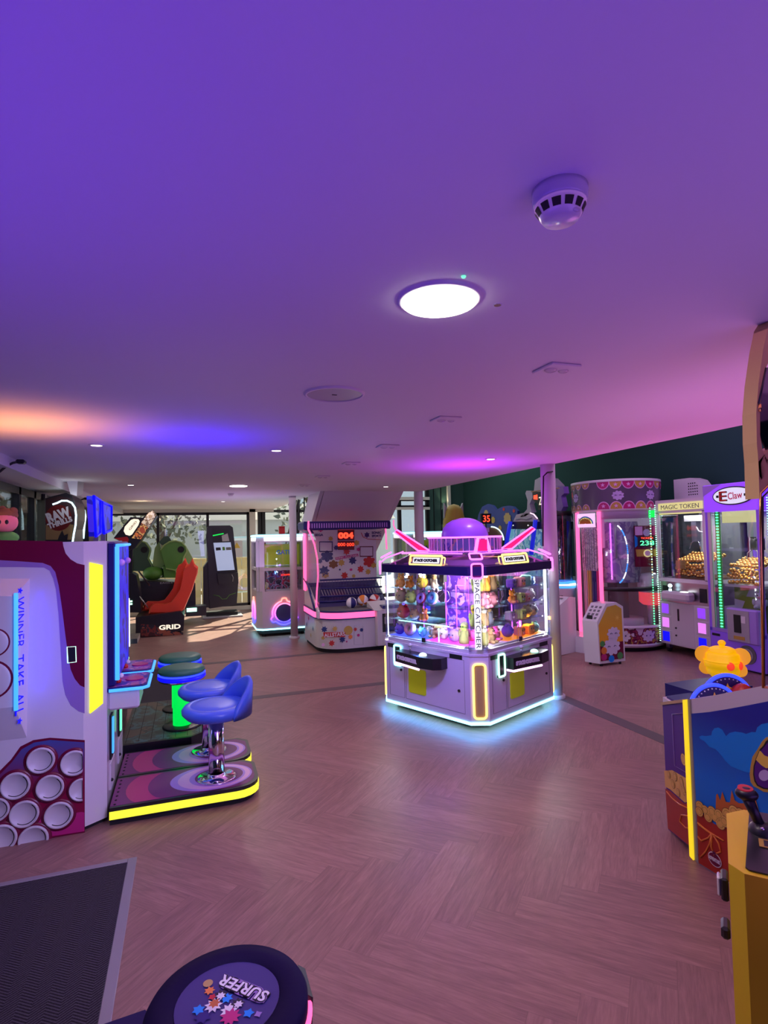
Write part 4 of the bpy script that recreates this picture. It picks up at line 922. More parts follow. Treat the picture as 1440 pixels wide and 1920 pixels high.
def rails(m):
    for y0, y1, Y in ((1088, 1083, 8.9), (1104, 1100, 8.8), (1119, 1113, 8.75), (1129, 1123, 8.7)):
        m.tube([P('y', Y, 600, y0), P('y', Y, 716, y1)], .014, 'navy_print')
    for k in range(22):
        x = 602+k*5.3; m.tube([P('y', 8.9, x, 1088-k*.2), P('y', 8.8, x, 1104-k*.2)], .0035, 'navy_print', seg=4); m.tube([P('y', 8.75, x, 1119-k*.25), P('y', 8.7, x, 1129-k*.25)], .0035, 'navy_print', seg=4)
        m.tube([P('y', 8.8, x, 1105-k*.2), P('y', 8.75, x+5, 1118-k*.2)], .005, 'light_grey', seg=4)
    for y in (1093, 1098): m.tube([P('y', 8.85, 601, y), P('y', 8.85, 716, y-4)], .003, 'navy_print', seg=4)
wpart('hoop_rails', t, rails)
wpart('top_canopy', t, lambda m: m.box((1.64, 8.35, 1.80), (3.02, 8.85, 1.93), 'navy_print', .02).prism([(1.64, 8.35, 1.93), (1.70, 9.2, 1.90), (1.80, 9.2, 1.75), (1.80, 8.5, 1.75)], (.03, 0, 0), 'navy_print'))
def canopy_str(m):
    for k in range(34): m.box((1.72+k*.037, 8.346, 1.83), (1.735+k*.037, 8.35, 1.90), 'violet_print')
wpart('canopy_slats', t, canopy_str)
XS = 1.80
def sidegl(m): m.face(off(px('x', XS, [(570, 1000), (578, 985), (592, 1010), (600, 1050), (601, 1100), (598, 1142), (571, 1108)]), (.0, 0, 0)), 'clear_glass')
wpart('side_glass', t, sidegl)
wpart('side_panel', t, lambda m: m.prism([(XS, 9.2, .5), (XS, 9.2, 1.0), (XS, 8.9, .92), (XS, 8.2, .60), (XS, 8.2, .5)], (.03, 0, 0), 'white_panel').tube([(XS, 9.2, 1.02), (XS, 8.9, .94), (XS-.01, 8.35, .60)], .018, 'navy_print').prism(off(px('x', XS, [(569, 1000), (573, 1000), (574, 1108), (570, 1106)]), (-.01, 0, 0)), (.02, 0, 0), 'neon_hotpink'))
wpart('neon_frame', t, lambda m: m.tube(px('y', 8.34, [(578.5, 977), (578, 992), (585, 1008), (590, 1022), (595, 1048), (596.5, 1080), (594, 1110), (593, 1140)]), .013, 'neon_hotpink').tube(px('y', 8.34, [(723, 991), (725, 1030)]), .013, 'neon_hotpink').tube(px('y', 8.34, [(738, 975), (738, 985), (745, 1000), (752, 1010)]), .011, 'neon_hotpink'), 'pink neon outline')
def lowart(m):
    def at(x, y, d=.004): return P('y', 8.05-d, x, y)
    def blob(x, y, r, mm, k, rr=.3):
        c = at(x, y, .003); R = r*8.9/1062; m.fan([c+Vector((p[0], 0, p[1])) for p in (star(0, 0, R, 0, 7, .6, rr) if k else circ(0, 0, R, 20))], mm)
    for q in ((608, 1180, 6, 'navy_print', 1), (628, 1179, 5, 'mustard_print', 1), (653, 1182, 8, 'mustard_print', 0), (666, 1180, 4, 'red_print', 1), (678, 1181, 4, 'navy_print', 1), (642, 1199, 6, 'navy_print', 1), (622, 1206, 6, 'red_print', 1), (606, 1196, 4, 'mustard_print', 1), (657, 1194, 5, 'orange_print', 1), (650, 1203, 2, 'magenta_print', 1), (606, 1209, 3, 'pink_print', 0), (672, 1191, 2.5, 'magenta_print', 0)): blob(*q)
    m.face([at(*p, .007) for p in ((606, 1185.5), (648, 1185), (647, 1194.5), (607, 1195))], 'red_print'); m.text('ALLSTARS', 'white_print', FRONT(*at(627.5, 1190, .010)), fit=(.31, .055), bold=.02)
    m.tube([at(*p) for p in ((664, 1173), (681, 1173), (681, 1209), (664, 1208))], .003, 'light_grey', closed=True, seg=4)
wpart('front_artwork', t, lowart)
wpart('side_artwork', t, lambda m: [m.fan([Vector((XS-.003, 9.05-k*.16, .30+.14*math.sin(k*2.1)))+Vector((0, p[0], p[1])) for p in star(0, 0, .045, 0, 6, .55, k)], ['navy_print', 'red_print', 'mustard_print'][k % 3]) for k in range(4)])
wpart('coin_unit', t, lambda m: m.box((2.62, 7.93, .08), (3.05, 8.05, .60), 'white_panel', .01).box((2.70, 7.925, .28), (2.93, 7.94, .55), 'frame_black').box((2.73, 7.915, .40), (2.86, 7.93, .50), 'light_grey').box((2.70, 7.92, .10), (2.92, 7.935, .25), 'white_panel', .004).prism([(2.58, 8.3, .60), (2.58, 7.93, .60), (2.58, 8.3, .70)], (.5, 0, 0), 'white_panel').box((2.72, 7.96, .615), (2.98, 8.1, .66), 'navy_print'))
def ball_(x, y, z, cols, label, g='basketballs in the tray'):
    t = thing('basketball', label, 'ball', (x, y, z-.015), group=g)
    def f(m):
        seg = 24; rings = 12; R = .085
        vs = [(R*math.sin(PI*i/rings)*math.cos(2*PI*k/seg), R*math.cos(PI*i/rings), R*math.sin(PI*i/rings)*math.sin(2*PI*k/seg)) for i in range(rings+1) for k in range(seg)]
        for i in range(rings):
            for k in range(seg): m.add([vs[i*seg+k], vs[(i+1)*seg+k], vs[(i+1)*seg+(k+1) % seg], vs[i*seg+(k+1) % seg]], [(0, 1, 2, 3)], cols[(k//4) % len(cols)], True)
    part('body', t, f); return t
ball_(2.35, 8.35, .70, ['white_print', 'navy_print'], 'white and navy striped ball in the tray of the basketball game').rotation_euler = (PI/2, 0, .2)
ball_(2.55, 8.4, .72, ['orange_print', 'white_print'], 'orange and white striped ball beside the navy one').rotation_euler = (.6, .7, .2)
ball_(2.75, 8.42, .72, ['red_print', 'white_print'], 'red and white striped ball above the coin unit').rotation_euler = (.2, 1.3, .2)

# ================================================================== neon claw machine
CX, CY, CR_ = 2.650, 5.15, math.radians(24.3)
cm = thing('claw_machine', 'neon lit four sided claw machine full of plush toys on a white base', 'arcade machine', (CX, CY, 0), CR_)
H_, CC = .635, .115
def oc(z, k=0.0, c=CC, h=None):
    h = (h or H_)+k; return [(-h+c, -h, z), (h-c, -h, z), (h, -h+c, z), (h, h-c, z), (h-c, h, z), (-h+c, h, z), (-h, h-c, z), (-h, -h+c, z)]
mat('catcher_white', (.70, .67, .80), .28, coat=.2)
part('plinth', cm, lambda m: [m.prism(oc(0.03, -.07), (0, 0, .03), 'black_matte')]+[m.cyl((sx*.42, sy*.42, 0), .03, .04, 'black_matte', 12) for sx in (-1, 1) for sy in (-1, 1)])
part('base_light', cm, lambda m: m.prism(oc(.058, .008), (0, 0, .024), 'neon_cyan'), 'cyan light strip')
part('cabinet', cm, lambda m: m.prism(oc(.08), (0, 0, .56), 'catcher_white').prism(oc(.64, .006), (0, 0, .02), 'catcher_white').prism(oc(.66, -.02), (0, 0, .03), 'white_panel'))
# glow under the machine on the floor
for q in range(4):
    a = CR_+q*PI/2
    c = Matrix.Rotation(a, 3, 'Z') @ Vector((0, -H_-.03, 0)); dn = Matrix.Rotation(a, 3, 'Z') @ Vector((0, -.5, -.6))
    light('strip_glow', 'AREA', (CX+c.x, CY+c.y, .070), (.06, .34, 1.0), 1.6, 1.1, aim=(CX+c.x+dn.x, CY+c.y+dn.y, .07+dn.z), sizey=.02)
    a -= PI/4; c = Matrix.Rotation(a, 3, 'Z') @ Vector((0, -(H_-CC/2)*1.414-.03, 0)); dn = Matrix.Rotation(a, 3, 'Z') @ Vector((0, -.5, -.6))
    light('strip_glow', 'AREA', (CX+c.x, CY+c.y, .070), (.06, .34, 1.0), .3, .17, aim=(CX+c.x+dn.x, CY+c.y+dn.y, .07+dn.z), sizey=.02)
RZ = lambda q: Matrix.Rotation(q*PI/2, 4, 'Z')
R45 = lambda q: Matrix.Rotation(q*PI/2-PI/4, 4, 'Z')
CD = (H_-CC/2)*math.sqrt(2)       # distance of the chamfer face from the axis
for q in range(4):
    R = RZ(q); F = R @ FRONT(0, -H_, 0)
    fr = lambda m, pts, mm, d=.002: m.face([F @ Vector((p[0], p[1], d)) for p in pts], mm)
    def doors(m):
        for a, b_, c_, d_ in ((-.47, -.27, .14, .60), (-.25, .46, .14, .60)):
            m.tube([F @ Vector(p) for p in ((a, c_, .001), (b_, c_, .001), (b_, d_, .001), (a, d_, .001))], .002, 'frame_grey', closed=True, seg=4)
        for p in ((-.31, .40), (.40, .33)): m.cyl((0, 0, 0), .012, .010, 'black_plastic', 12, M=F @ Matrix.Translation((p[0], p[1], 0)))
        for p in ((-.49, .60, .10, .04), (.30, .60, .14, .04), (-.40, .435, .10, .02)): m.box((p[0], p[1], 0), (p[0]+p[2], p[1]+p[3], .003), 'black_print', M=F)
    part('front_doors', cm, doors)
    pay = ('neon_cyan', 'neon_ice', 'neon_cyan', 'neon_green')[(q) % 4]
    cr_ = part('card_reader', cm, lambda m: m.box((-.38, .455, 0), (-.31, .615, .012), 'black_print', M=F))
    part('light_frame', cr_, lambda m: m.tube([F @ Vector((p[0], p[1], .014)) for p in rrect(.092, .19, .015, 0, 3, -.345, .535)], .0085, 'led_mint' if q in (0, 2) else 'neon_cyan', closed=True))
    def shelf(m):
        pts = [F @ Vector(p) for p in ((-.29, .50, 0), (-.29, .50, .10), (.07, .50, .16), (.22, .50, .14), (.27, .50, .08), (.27, .50, 0))]
        m.prism(pts, (0, 0, .10), 'black_plastic')
    sh = part('control_shelf', cm, shelf)
    def shtxt(m):
        a = F @ Vector((-.29, .55, .1015)); b_ = F @ Vector((.07, .55, .1615)); U = (b_-a).normalized(); m.text('SPACE CATCHER', 'white_print', frame((a+b_)/2+Vector((0, 0, 0)), U, (0, 0, 1)), fit=(.31, .040), bold=.12, depth=.003)
    part('lettering', sh, shtxt)
    part('light_tube', sh, lambda m: m.tube([F @ Vector(p) for p in ((-.29, .488, .03), (-.29, .488, .098), (.07, .488, .158))], .010, 'neon_pinkwhite'))
    part('joystick', sh, lambda m: m.tube([F @ Vector((-.12, .60, .07)), F @ Vector((-.12, .66, .07))], .006, 'steel').ball(F @ Vector((-.12, .67, .07)), .018, 'white_panel'))
    part('button', sh, lambda m: m.ball(F @ Vector((.06, .605, .09)), (.036, .036, .022), ('led_mint', 'neon_ice')[q % 2]))
    part('prize_flap', cm, lambda m: m.prism([F @ Vector((p[0], p[1], .001)) for p in rrect(.22, .23, .02, 0, 4, -.10, .325)], F.to_3x3() @ Vector((0, 0, .006)), 'acid_yellow'), 'yellow-green prize flap')
    # corner face
    K_ = R45(q) @ FRONT(0, -CD, 0)
    part('corner_neon', cm, lambda m: m.tube([K_ @ Vector(p) for p in rrect(.105, .46, .03, .010, 4, 0, .345)], .009, 'neon_yellow', closed=True).prism([K_ @ Vector(p) for p in rrect(.085, .44, .02, .001, 4, 0, .345)], K_.to_3x3() @ Vector((0, 0, .003)), 'tan_paint'), 'yellow neon loop')
    part('glass_pane', cm, lambda m: m.box((-H_+CC, -H_+.012, .69), (H_-CC, -H_+.018, 1.335), 'clear_glass', M=R))
    part('glass_pane', cm, lambda m: m.box((-.08, .69, -.012), (.08, 1.335, -.006), 'clear_glass', M=K_))
    def posts(m):
        m.box((-.03, -H_-.004, .70), (.005, -H_+.01, .74), 'black_plastic', M=R)
    part('door_latch', cm, posts)
    for x0, x1 in ((-H_+CC-.009, -H_+CC+.009), (H_-CC-.009, H_-CC+.009), (-.045, -.033), (-.005, .007)): part('glass_post', cm, lambda m: m.box((x0, -H_+.004, .68), (x1, -H_+.022, 1.335), 'acrylic', M=R))
    if q in (0, 2):      # white lit name column, seen on the corner towards the room
        pass
    part('name_column', cm, lambda m: m.box((-.028, .70, .004), (.028, 1.33, .012), 'sign_white', M=K_).text('SPACE CATCHER', 'black_print', K_ @ Matrix.Translation((0, 1.01, .0135)) @ Matrix.Rotation(-PI/2, 4, 'Z'), fit=(.60, .040), bold=.0, depth=.001)
         if q == 0 else m.box((-.03, .70, -.030), (.03, 1.33, -.020), 'neon_white', M=K_), 'white lit column')
    part('corner_loop', cm, lambda m: m.tube([K_ @ Vector(p) for p in rrect(.095, .125, .02, .045, 4, 0, 1.375)], .0075, 'neon_magenta', closed=True).tube([(K_ @ Vector((p[0], 1.50+(p[1])*.6, -.02-p[1]*1.2))) for p in rrect(.105, .08, .015, 0, 4)], .008, 'neon_magenta', closed=True).prism([K_ @ Vector(p) for p in rrect(.085, .115, .02, .020, 4, 0, 1.375)], K_.to_3x3() @ Vector((0, 0, .005)), 'plum_print'), 'magenta neon loop')
part('canopy', cm, lambda m: m.prism(oc(1.335, .018), (0, 0, .075), 'navy_rubber').prism(oc(1.33, -.01), (0, 0, .006), 'white_panel'))
def slope(m, z0, z1, h0, h1, mm):
    a = oc(z0, 0, CC, h0); b_ = oc(z1, 0, CC*h1/h0, h1)
    m.add(a+b_, [(i, (i+1) % 8, 8+(i+1) % 8, 8+i) for i in range(8)], mm)
part('sloped_top', cm, lambda m: slope(m, 1.41, 1.505, .60, .42, 'violet_acrylic'))
part('inner_deck', cm, lambda m: slope(m, 1.409, 1.45, .50, .30, 'light_grey'))
part('deck_plate', cm, lambda m: m.prism(oc(1.505, 0, .08, .42), (0, 0, .006), 'acrylic'))
for q in range(4):
    R = RZ(q); O = R @ Vector((0, -.575, 1.463)); Fn = R @ frame((0, -.585, 1.455), (1, 0, 0), (0, .25, .97))
    def sign(m):
        m.box((-.18, -.034, -.02), (.18, .034, 0), 'frame_grey', M=Fn).box((-.165, -.026, .001), (.165, .026, .003), 'sign_white', M=Fn).text('SPACE CATCHER', 'black_print', Fn @ Matrix.Translation((0, 0, .0045)), fit=(.30, .030), bold=.1, depth=.001)
    sn = part('name_sign', cm, sign)
    part('neon_frame', sn, lambda m: m.tube([Fn @ Vector(p) for p in rrect(.40, .088, .012, .008, 3)], .009, 'neon_yellow', closed=True).tube([Fn @ Vector(p) for p in rrect(.40, .075, .012, -.035, 3)], .006, 'neon_yellow', closed=True))
    K_ = R45(q)
    # fins towards the corners
    def fin(m):
        a, b_, c_, d_ = (Vector(K_ @ Vector(v)) for v in ((0, -.36, 1.535), (0, -.60, 1.525), (0, -.71, 1.73), (0, -.68, 1.75)))
        w_ = K_.to_3x3() @ Vector((.006, 0, 0)); m.prism([a-w_, Vector(K_ @ Vector((0, -.47, 1.545)))-w_, c_-w_, d_-w_], w_*2, 'magenta_fin')
        m.tube([a, Vector(K_ @ Vector((0, -.47, 1.535))), c_, d_], .009, 'neon_magenta', closed=True); m.tube([Vector(K_ @ Vector((0, -.40, 1.515))), Vector(K_ @ Vector((0, -.64, 1.515)))], .010, 'neon_magenta')
    if q in (1, 3): part('neon_fin', cm, fin, 'pink neon fin')
    part('neon_rail', cm, lambda m: m.tube([RZ(q) @ Vector(v) for v in ((-.30, -.42, 1.515), (.30, -.42, 1.515))], .006, 'neon_violet').tube([K_ @ Vector(v) for v in ((0, -.62, 1.53), (0, -.80, 1.47), (0, -.86, 1.42), (0, -.86, 1.34))], .007, 'neon_magenta') if q in (1, 3) else m.tube([RZ(q) @ Vector(v) for v in ((-.30, -.42, 1.515), (.30, -.42, 1.515))], .006, 'neon_violet'), 'magenta neon rail')
mat('magenta_fin', (.75, .01, .16), .3, emit=.9, ecol=(1, .01, .12))
# lit drum and dome on top
TR = Matrix.Rotation(-CR_-math.radians(19.2), 4, 'Z')
def drum(m):
    m.lathe([(.36, 1.515), (.36, 1.655)], 'violet_acrylic', seg=40); m.lathe([(.30, 1.515), (.30, 1.65)], 'drum_artwork', seg=30); m.lathe([(0, 1.513), (.37, 1.513), (.37, 1.525)], 'acrylic', seg=40)
splotch('drum_artwork', [(.20, .10, .75), (.55, .30, .9), (.12, .06, .5), (.8, .35, .5), (.30, .25, .85)], 6.0, emit=.5)
dr = part('lit_drum', cm, drum)
part('drum_slats', dr, lambda m: [m.box((.358*math.cos(a)-.004, .358*math.sin(a)-.004, 1.52), (.358*math.cos(a)+.004, .358*math.sin(a)+.004, 1.652), 'pink_print') for a in [2*PI*k/40 for k in range(40)]])
part('neon_ring', dr, lambda m: m.tube(circ(0, 0, .37, 40, 1.664), .008, 'neon_magenta', closed=True).tube(circ(0, 0, .365, 40, 1.53), .005, 'neon_violet', closed=True))
part('magenta_bracket', dr, lambda m: m.tube([TR @ Vector(p) for p in ((.045, -.38, 1.52), (.075, -.375, 1.66), (.155, -.35, 1.66), (.185, -.36, 1.52))], .016, 'neon_magenta').box((.07, -.372, 1.53), (.16, -.366, 1.64), 'magenta_fin', M=TR))
dm = part('dome', cm, lambda m: m.lathe([(.235, 1.66), (.232, 1.70), (.215, 1.755), (.18, 1.80), (.12, 1.835), (.05, 1.85), (0, 1.853)], 'purple_shell', seg=40))
part('dome_rim', dm, lambda m: m.tube([TR @ Vector((.225*math.cos(a), -.06, 1.665+.185*math.sin(a))) for a in [PI*k/24 for k in range(25)]], .008, 'lavender_tone'))
# interior
part('interior_floor', cm, lambda m: m.prism(oc(.69, -.05), (0, 0, .012), 'white_panel'))
part('lit_floor_panel', cm, lambda m: m.box((-.12, -.56, .700), (.55, -.20, .704), 'floor_orange'), 'orange lit floor panel')
part('lit_floor_panel', cm, lambda m: m.box((-.56, -.42, .700), (-.2, .06, .704), 'floor_pink'), 'pink lit floor panel')
part('lit_floor_panel', cm, lambda m: m.box((-.56, .07, .700), (-.2, .54, .704), 'floor_blue'), 'blue lit floor panel')
neon('floor_orange', (1.0, .30, .02), .75); neon('floor_pink', (1.0, .08, .75), .8); neon('floor_blue', (.08, .12, 1.0), .8)
splotch('core_artwork', [(.18, .05, .55), (.5, .3, .9), (.10, .03, .35), (.35, .12, .7)], 5.0, emit=.35)
part('core_column', cm, lambda m: m.box((-.14, -.14, .70), (.14, .14, 1.33), 'core_artwork').tube([(-.145, -.145, .71), (-.145, -.145, 1.32)], .006, 'neon_violet').tube([(.145, -.145, .71), (.145, -.145, 1.32)], .006, 'neon_violet').tube([(-.145, .145, .71), (-.145, .145, 1.32)], .006, 'neon_violet'))
for q in range(4):
    R = RZ(q)
    part('divider_light', cm, lambda m: m.tube([R @ Vector(v) for v in ((.20, -.40, .72), (.20, -.40, 1.22), (.30, -.40, 1.22))], .006, 'neon_violet'))
    part('display_shelf', cm, lambda m: [m.box((-.54, -.55, z), ((-.06 if q == 0 else .06), -.22, z+.006), 'acrylic', M=R) for z in (.86, 1.02, 1.17)]+([m.box((.02, -.55, z), (.52, -.30, z+.006), 'acrylic', M=R) for z in (.86, 1.02, 1.17)] if q == 0 else []) if q in (0, 3) else [m.box((-.5, -.5, .86), (-.2, -.2, .866), 'acrylic', M=R)])
    cl = part('claw', cm, lambda m: m.box((.0, -.40, 1.24), (.05, -.35, 1.33), 'black_plastic', M=R).tube([R @ Vector((.025, -.375, 1.25)), R @ Vector((.025, -.375, 1.17))], .012, 'black_plastic').box((-.04, -.42, 1.315), (.10, -.33, 1.33), 'steel', M=R))
    part('claw_fingers', cl, lambda m: [m.tube([R @ Vector((.025+x, -.375+y, z)) for x, y, z in ((0, 0, 1.17), (dx*.06, dy*.06, 1.15), (dx*.08, dy*.08, 1.09), (dx*.03, dy*.03, 1.04))], .004, 'steel') for dx, dy in ((1, 0), (-.5, .86), (-.5, -.86))])
part('green_light_bar', cm, lambda m: m.tube([(-.545, .42, .855), (-.545, -.22, .855)], .006, 'led_mint').tube([(-.545, -.10, .855), (-.545, -.10, .70)], .006, 'led_mint').ball((-.545, -.10, .84), (.02, .05, .012), 'sign_lemon'))
for (x, y, z, col, pw, s_) in ((-.40, -.20, 1.30, (1, .80, .62), 2.6, .25), (.30, -.40, 1.30, (1, .84, .72), 2.6, .25), (-.42, -.05, 1.0, (.35, .1, 1), .8, .1), (-.30, -.42, .80, (1, .08, .9), .9, .1), (-.48, .22, .80, (.1, .25, 1), .9, .1), (.30, -.50, .80, (1, .34, .03), 1.2, .1), (.45, .2, 1.25, (.9, .8, 1), 1.6, .2), (.0, .4, 1.25, (.9, .7, 1), 1.2, .2)):
    p = Matrix.Rotation(CR_, 3, 'Z') @ Vector((x, y, 0)); light('cabinet_lamp', 'POINT', (CX+p.x, CY+p.y, z), col, pw*6, .03)
for (x, y, dx, dy, pw) in ((.60, -.50, -1, .25, 6.5), (-.44, -.60, 1, .35, 2.4), (-.61, -.42, .4, 1, 3.0), (-.58, .58, .3, -1, 6.0)):
    a_ = Matrix.Rotation(CR_, 3, 'Z') @ Vector((x, y, 0)); d_ = Matrix.Rotation(CR_, 3, 'Z') @ Vector((dx, dy, 0))
    light('led_strip_lamp', 'AREA', (CX+a_.x, CY+a_.y, 1.01), (1, .93, .95), pw, .02, aim=(CX+a_.x+d_.x, CY+a_.y+d_.y, 1.01), sizey=.62)
hook()

# plush toys
def pm(n, c): return mat('plush_'+n, c, .95)
for n, c in dict(orange=(.85, .32, .03), yellow=(.80, .60, .06), cream=(.75, .66, .46), red=(.45, .02, .02), lime=(.45, .55, .12), tan=(.42, .26, .12), white=(.75, .72, .72), lilac=(.50, .32, .75), blue=(.10, .28, .62), teal=(.12, .38, .36), grey=(.20, .20, .24), rose=(.80, .28, .34), violet=(.13, .05, .42), olive=(.30, .28, .10)).items(): pm(n, c)
def plush(kind, col, col2='cream', s=1.0):
    """builds one soft toy at the origin, its back to +y"""
    t = thing('plush_toy', 'soft toy', 'plush toy'); A = 'plush_'+col; B = 'plush_'+col2
    eyes = lambda m, z, y, d, r=.007: [m.ball((sx*d*s, y*s, z*s), r*s, 'black_print', 8, 6) for sx in (-1, 1)]
    if kind == 'round':
        part('body', t, lambda m: m.ball((0, 0, .062*s), (.066*s, .060*s, .062*s), A)); part('face', t, lambda m: [m.ball((0, -.052*s, .052*s), (.018*s, .012*s, .012*s), B, 10, 6)]+eyes(m, .072, -.055, .022)); part('ear', t, lambda m: m.ball((-.035*s, 0, .12*s), .018*s, A, 10, 6)); part('ear', t, lambda m: m.ball((.035*s, 0, .12*s), .018*s, A, 10, 6))
    elif kind == 'bear':
        part('body', t, lambda m: m.ball((0, 0, .045*s), (.05*s, .045*s, .05*s), A)); part('head', t, lambda m: [m.ball((0, -.005*s, .115*s), (.043*s, .038*s, .038*s), A), m.ball((0, -.040*s, .105*s), (.018*s, .012*s, .013*s), B, 10, 6)]+eyes(m, .125, -.038, .016))
        for sx in (-1, 1):
            part('ear', t, lambda m: m.ball((sx*.032*s, 0, .150*s), .015*s, A, 10, 6)); part('arm', t, lambda m: m.ball((sx*.052*s, -.015*s, .06*s), (.016*s, .02*s, .032*s), A, 10, 6)); part('leg', t, lambda m: m.ball((sx*.03*s, -.045*s, .018*s), (.019*s, .03*s, .018*s), A, 10, 6))
    elif kind == 'tall':
        part('body', t, lambda m: m.lathe([(0, 0), (.045*s, .005), (.05*s, .04*s), (.035*s, .09*s), (.025*s, .12*s)], A)); part('head', t, lambda m: [m.ball((0, 0, .15*s), (.036*s, .034*s, .042*s), B)]+eyes(m, .158, -.032, .013)); part('hair', t, lambda m: m.ball((0, .008*s, .172*s), (.036*s, .032*s, .026*s), A)); part('arm', t, lambda m: m.ball((.045*s, -.01, .09*s), (.013*s, .013*s, .04*s), A, 10, 6)); part('arm', t, lambda m: m.ball((-.045*s, -.01, .09*s), (.013*s, .013*s, .04*s), A, 10, 6))
    elif kind == 'cube':
        part('head', t, lambda m: [m.box((-.05*s, -.05*s, 0), (.05*s, .05*s, .1*s), A, .012*s)]+[m.box((sx*.024*s-.010*s, -.052*s, .055*s), (sx*.024*s+.010*s, -.05*s, .072*s), 'black_print') for sx in (-1, 1)]); part('snout', t, lambda m: m.box((-.018*s, -.060*s, .022*s), (.018*s, -.05*s, .045*s), B, .004))
    elif kind == 'donut':
        TRX = Matrix.Translation((0, 0, .062*s)) @ Matrix.Rotation(1.25, 4, 'X'); part('ring', t, lambda m: m.tube([TRX @ Vector(p) for p in circ(0, 0, .040*s, 20)], .024*s, A, closed=True, seg=10)); part('icing', t, lambda m: m.tube([TRX @ Vector((p[0], p[1], .010*s)) for p in circ(0, 0, .040*s, 20)], .020*s, B, closed=True, seg=10))
    return t
def put(t, x, y, z, rz, label, group):
    v = Matrix.Rotation(CR_, 3, 'Z') @ Vector((x, y, 0)); t.location = (CX+v.x, CY+v.y, z); t.rotation_euler = (0, 0, CR_+rz); t['label'] = label; t['group'] = group
LG = 'plush toys behind the left glass of the claw machine'; RG = 'plush toys behind the right glass of the claw machine'
L = -PI/2   # facing out through the left glass (local -x)
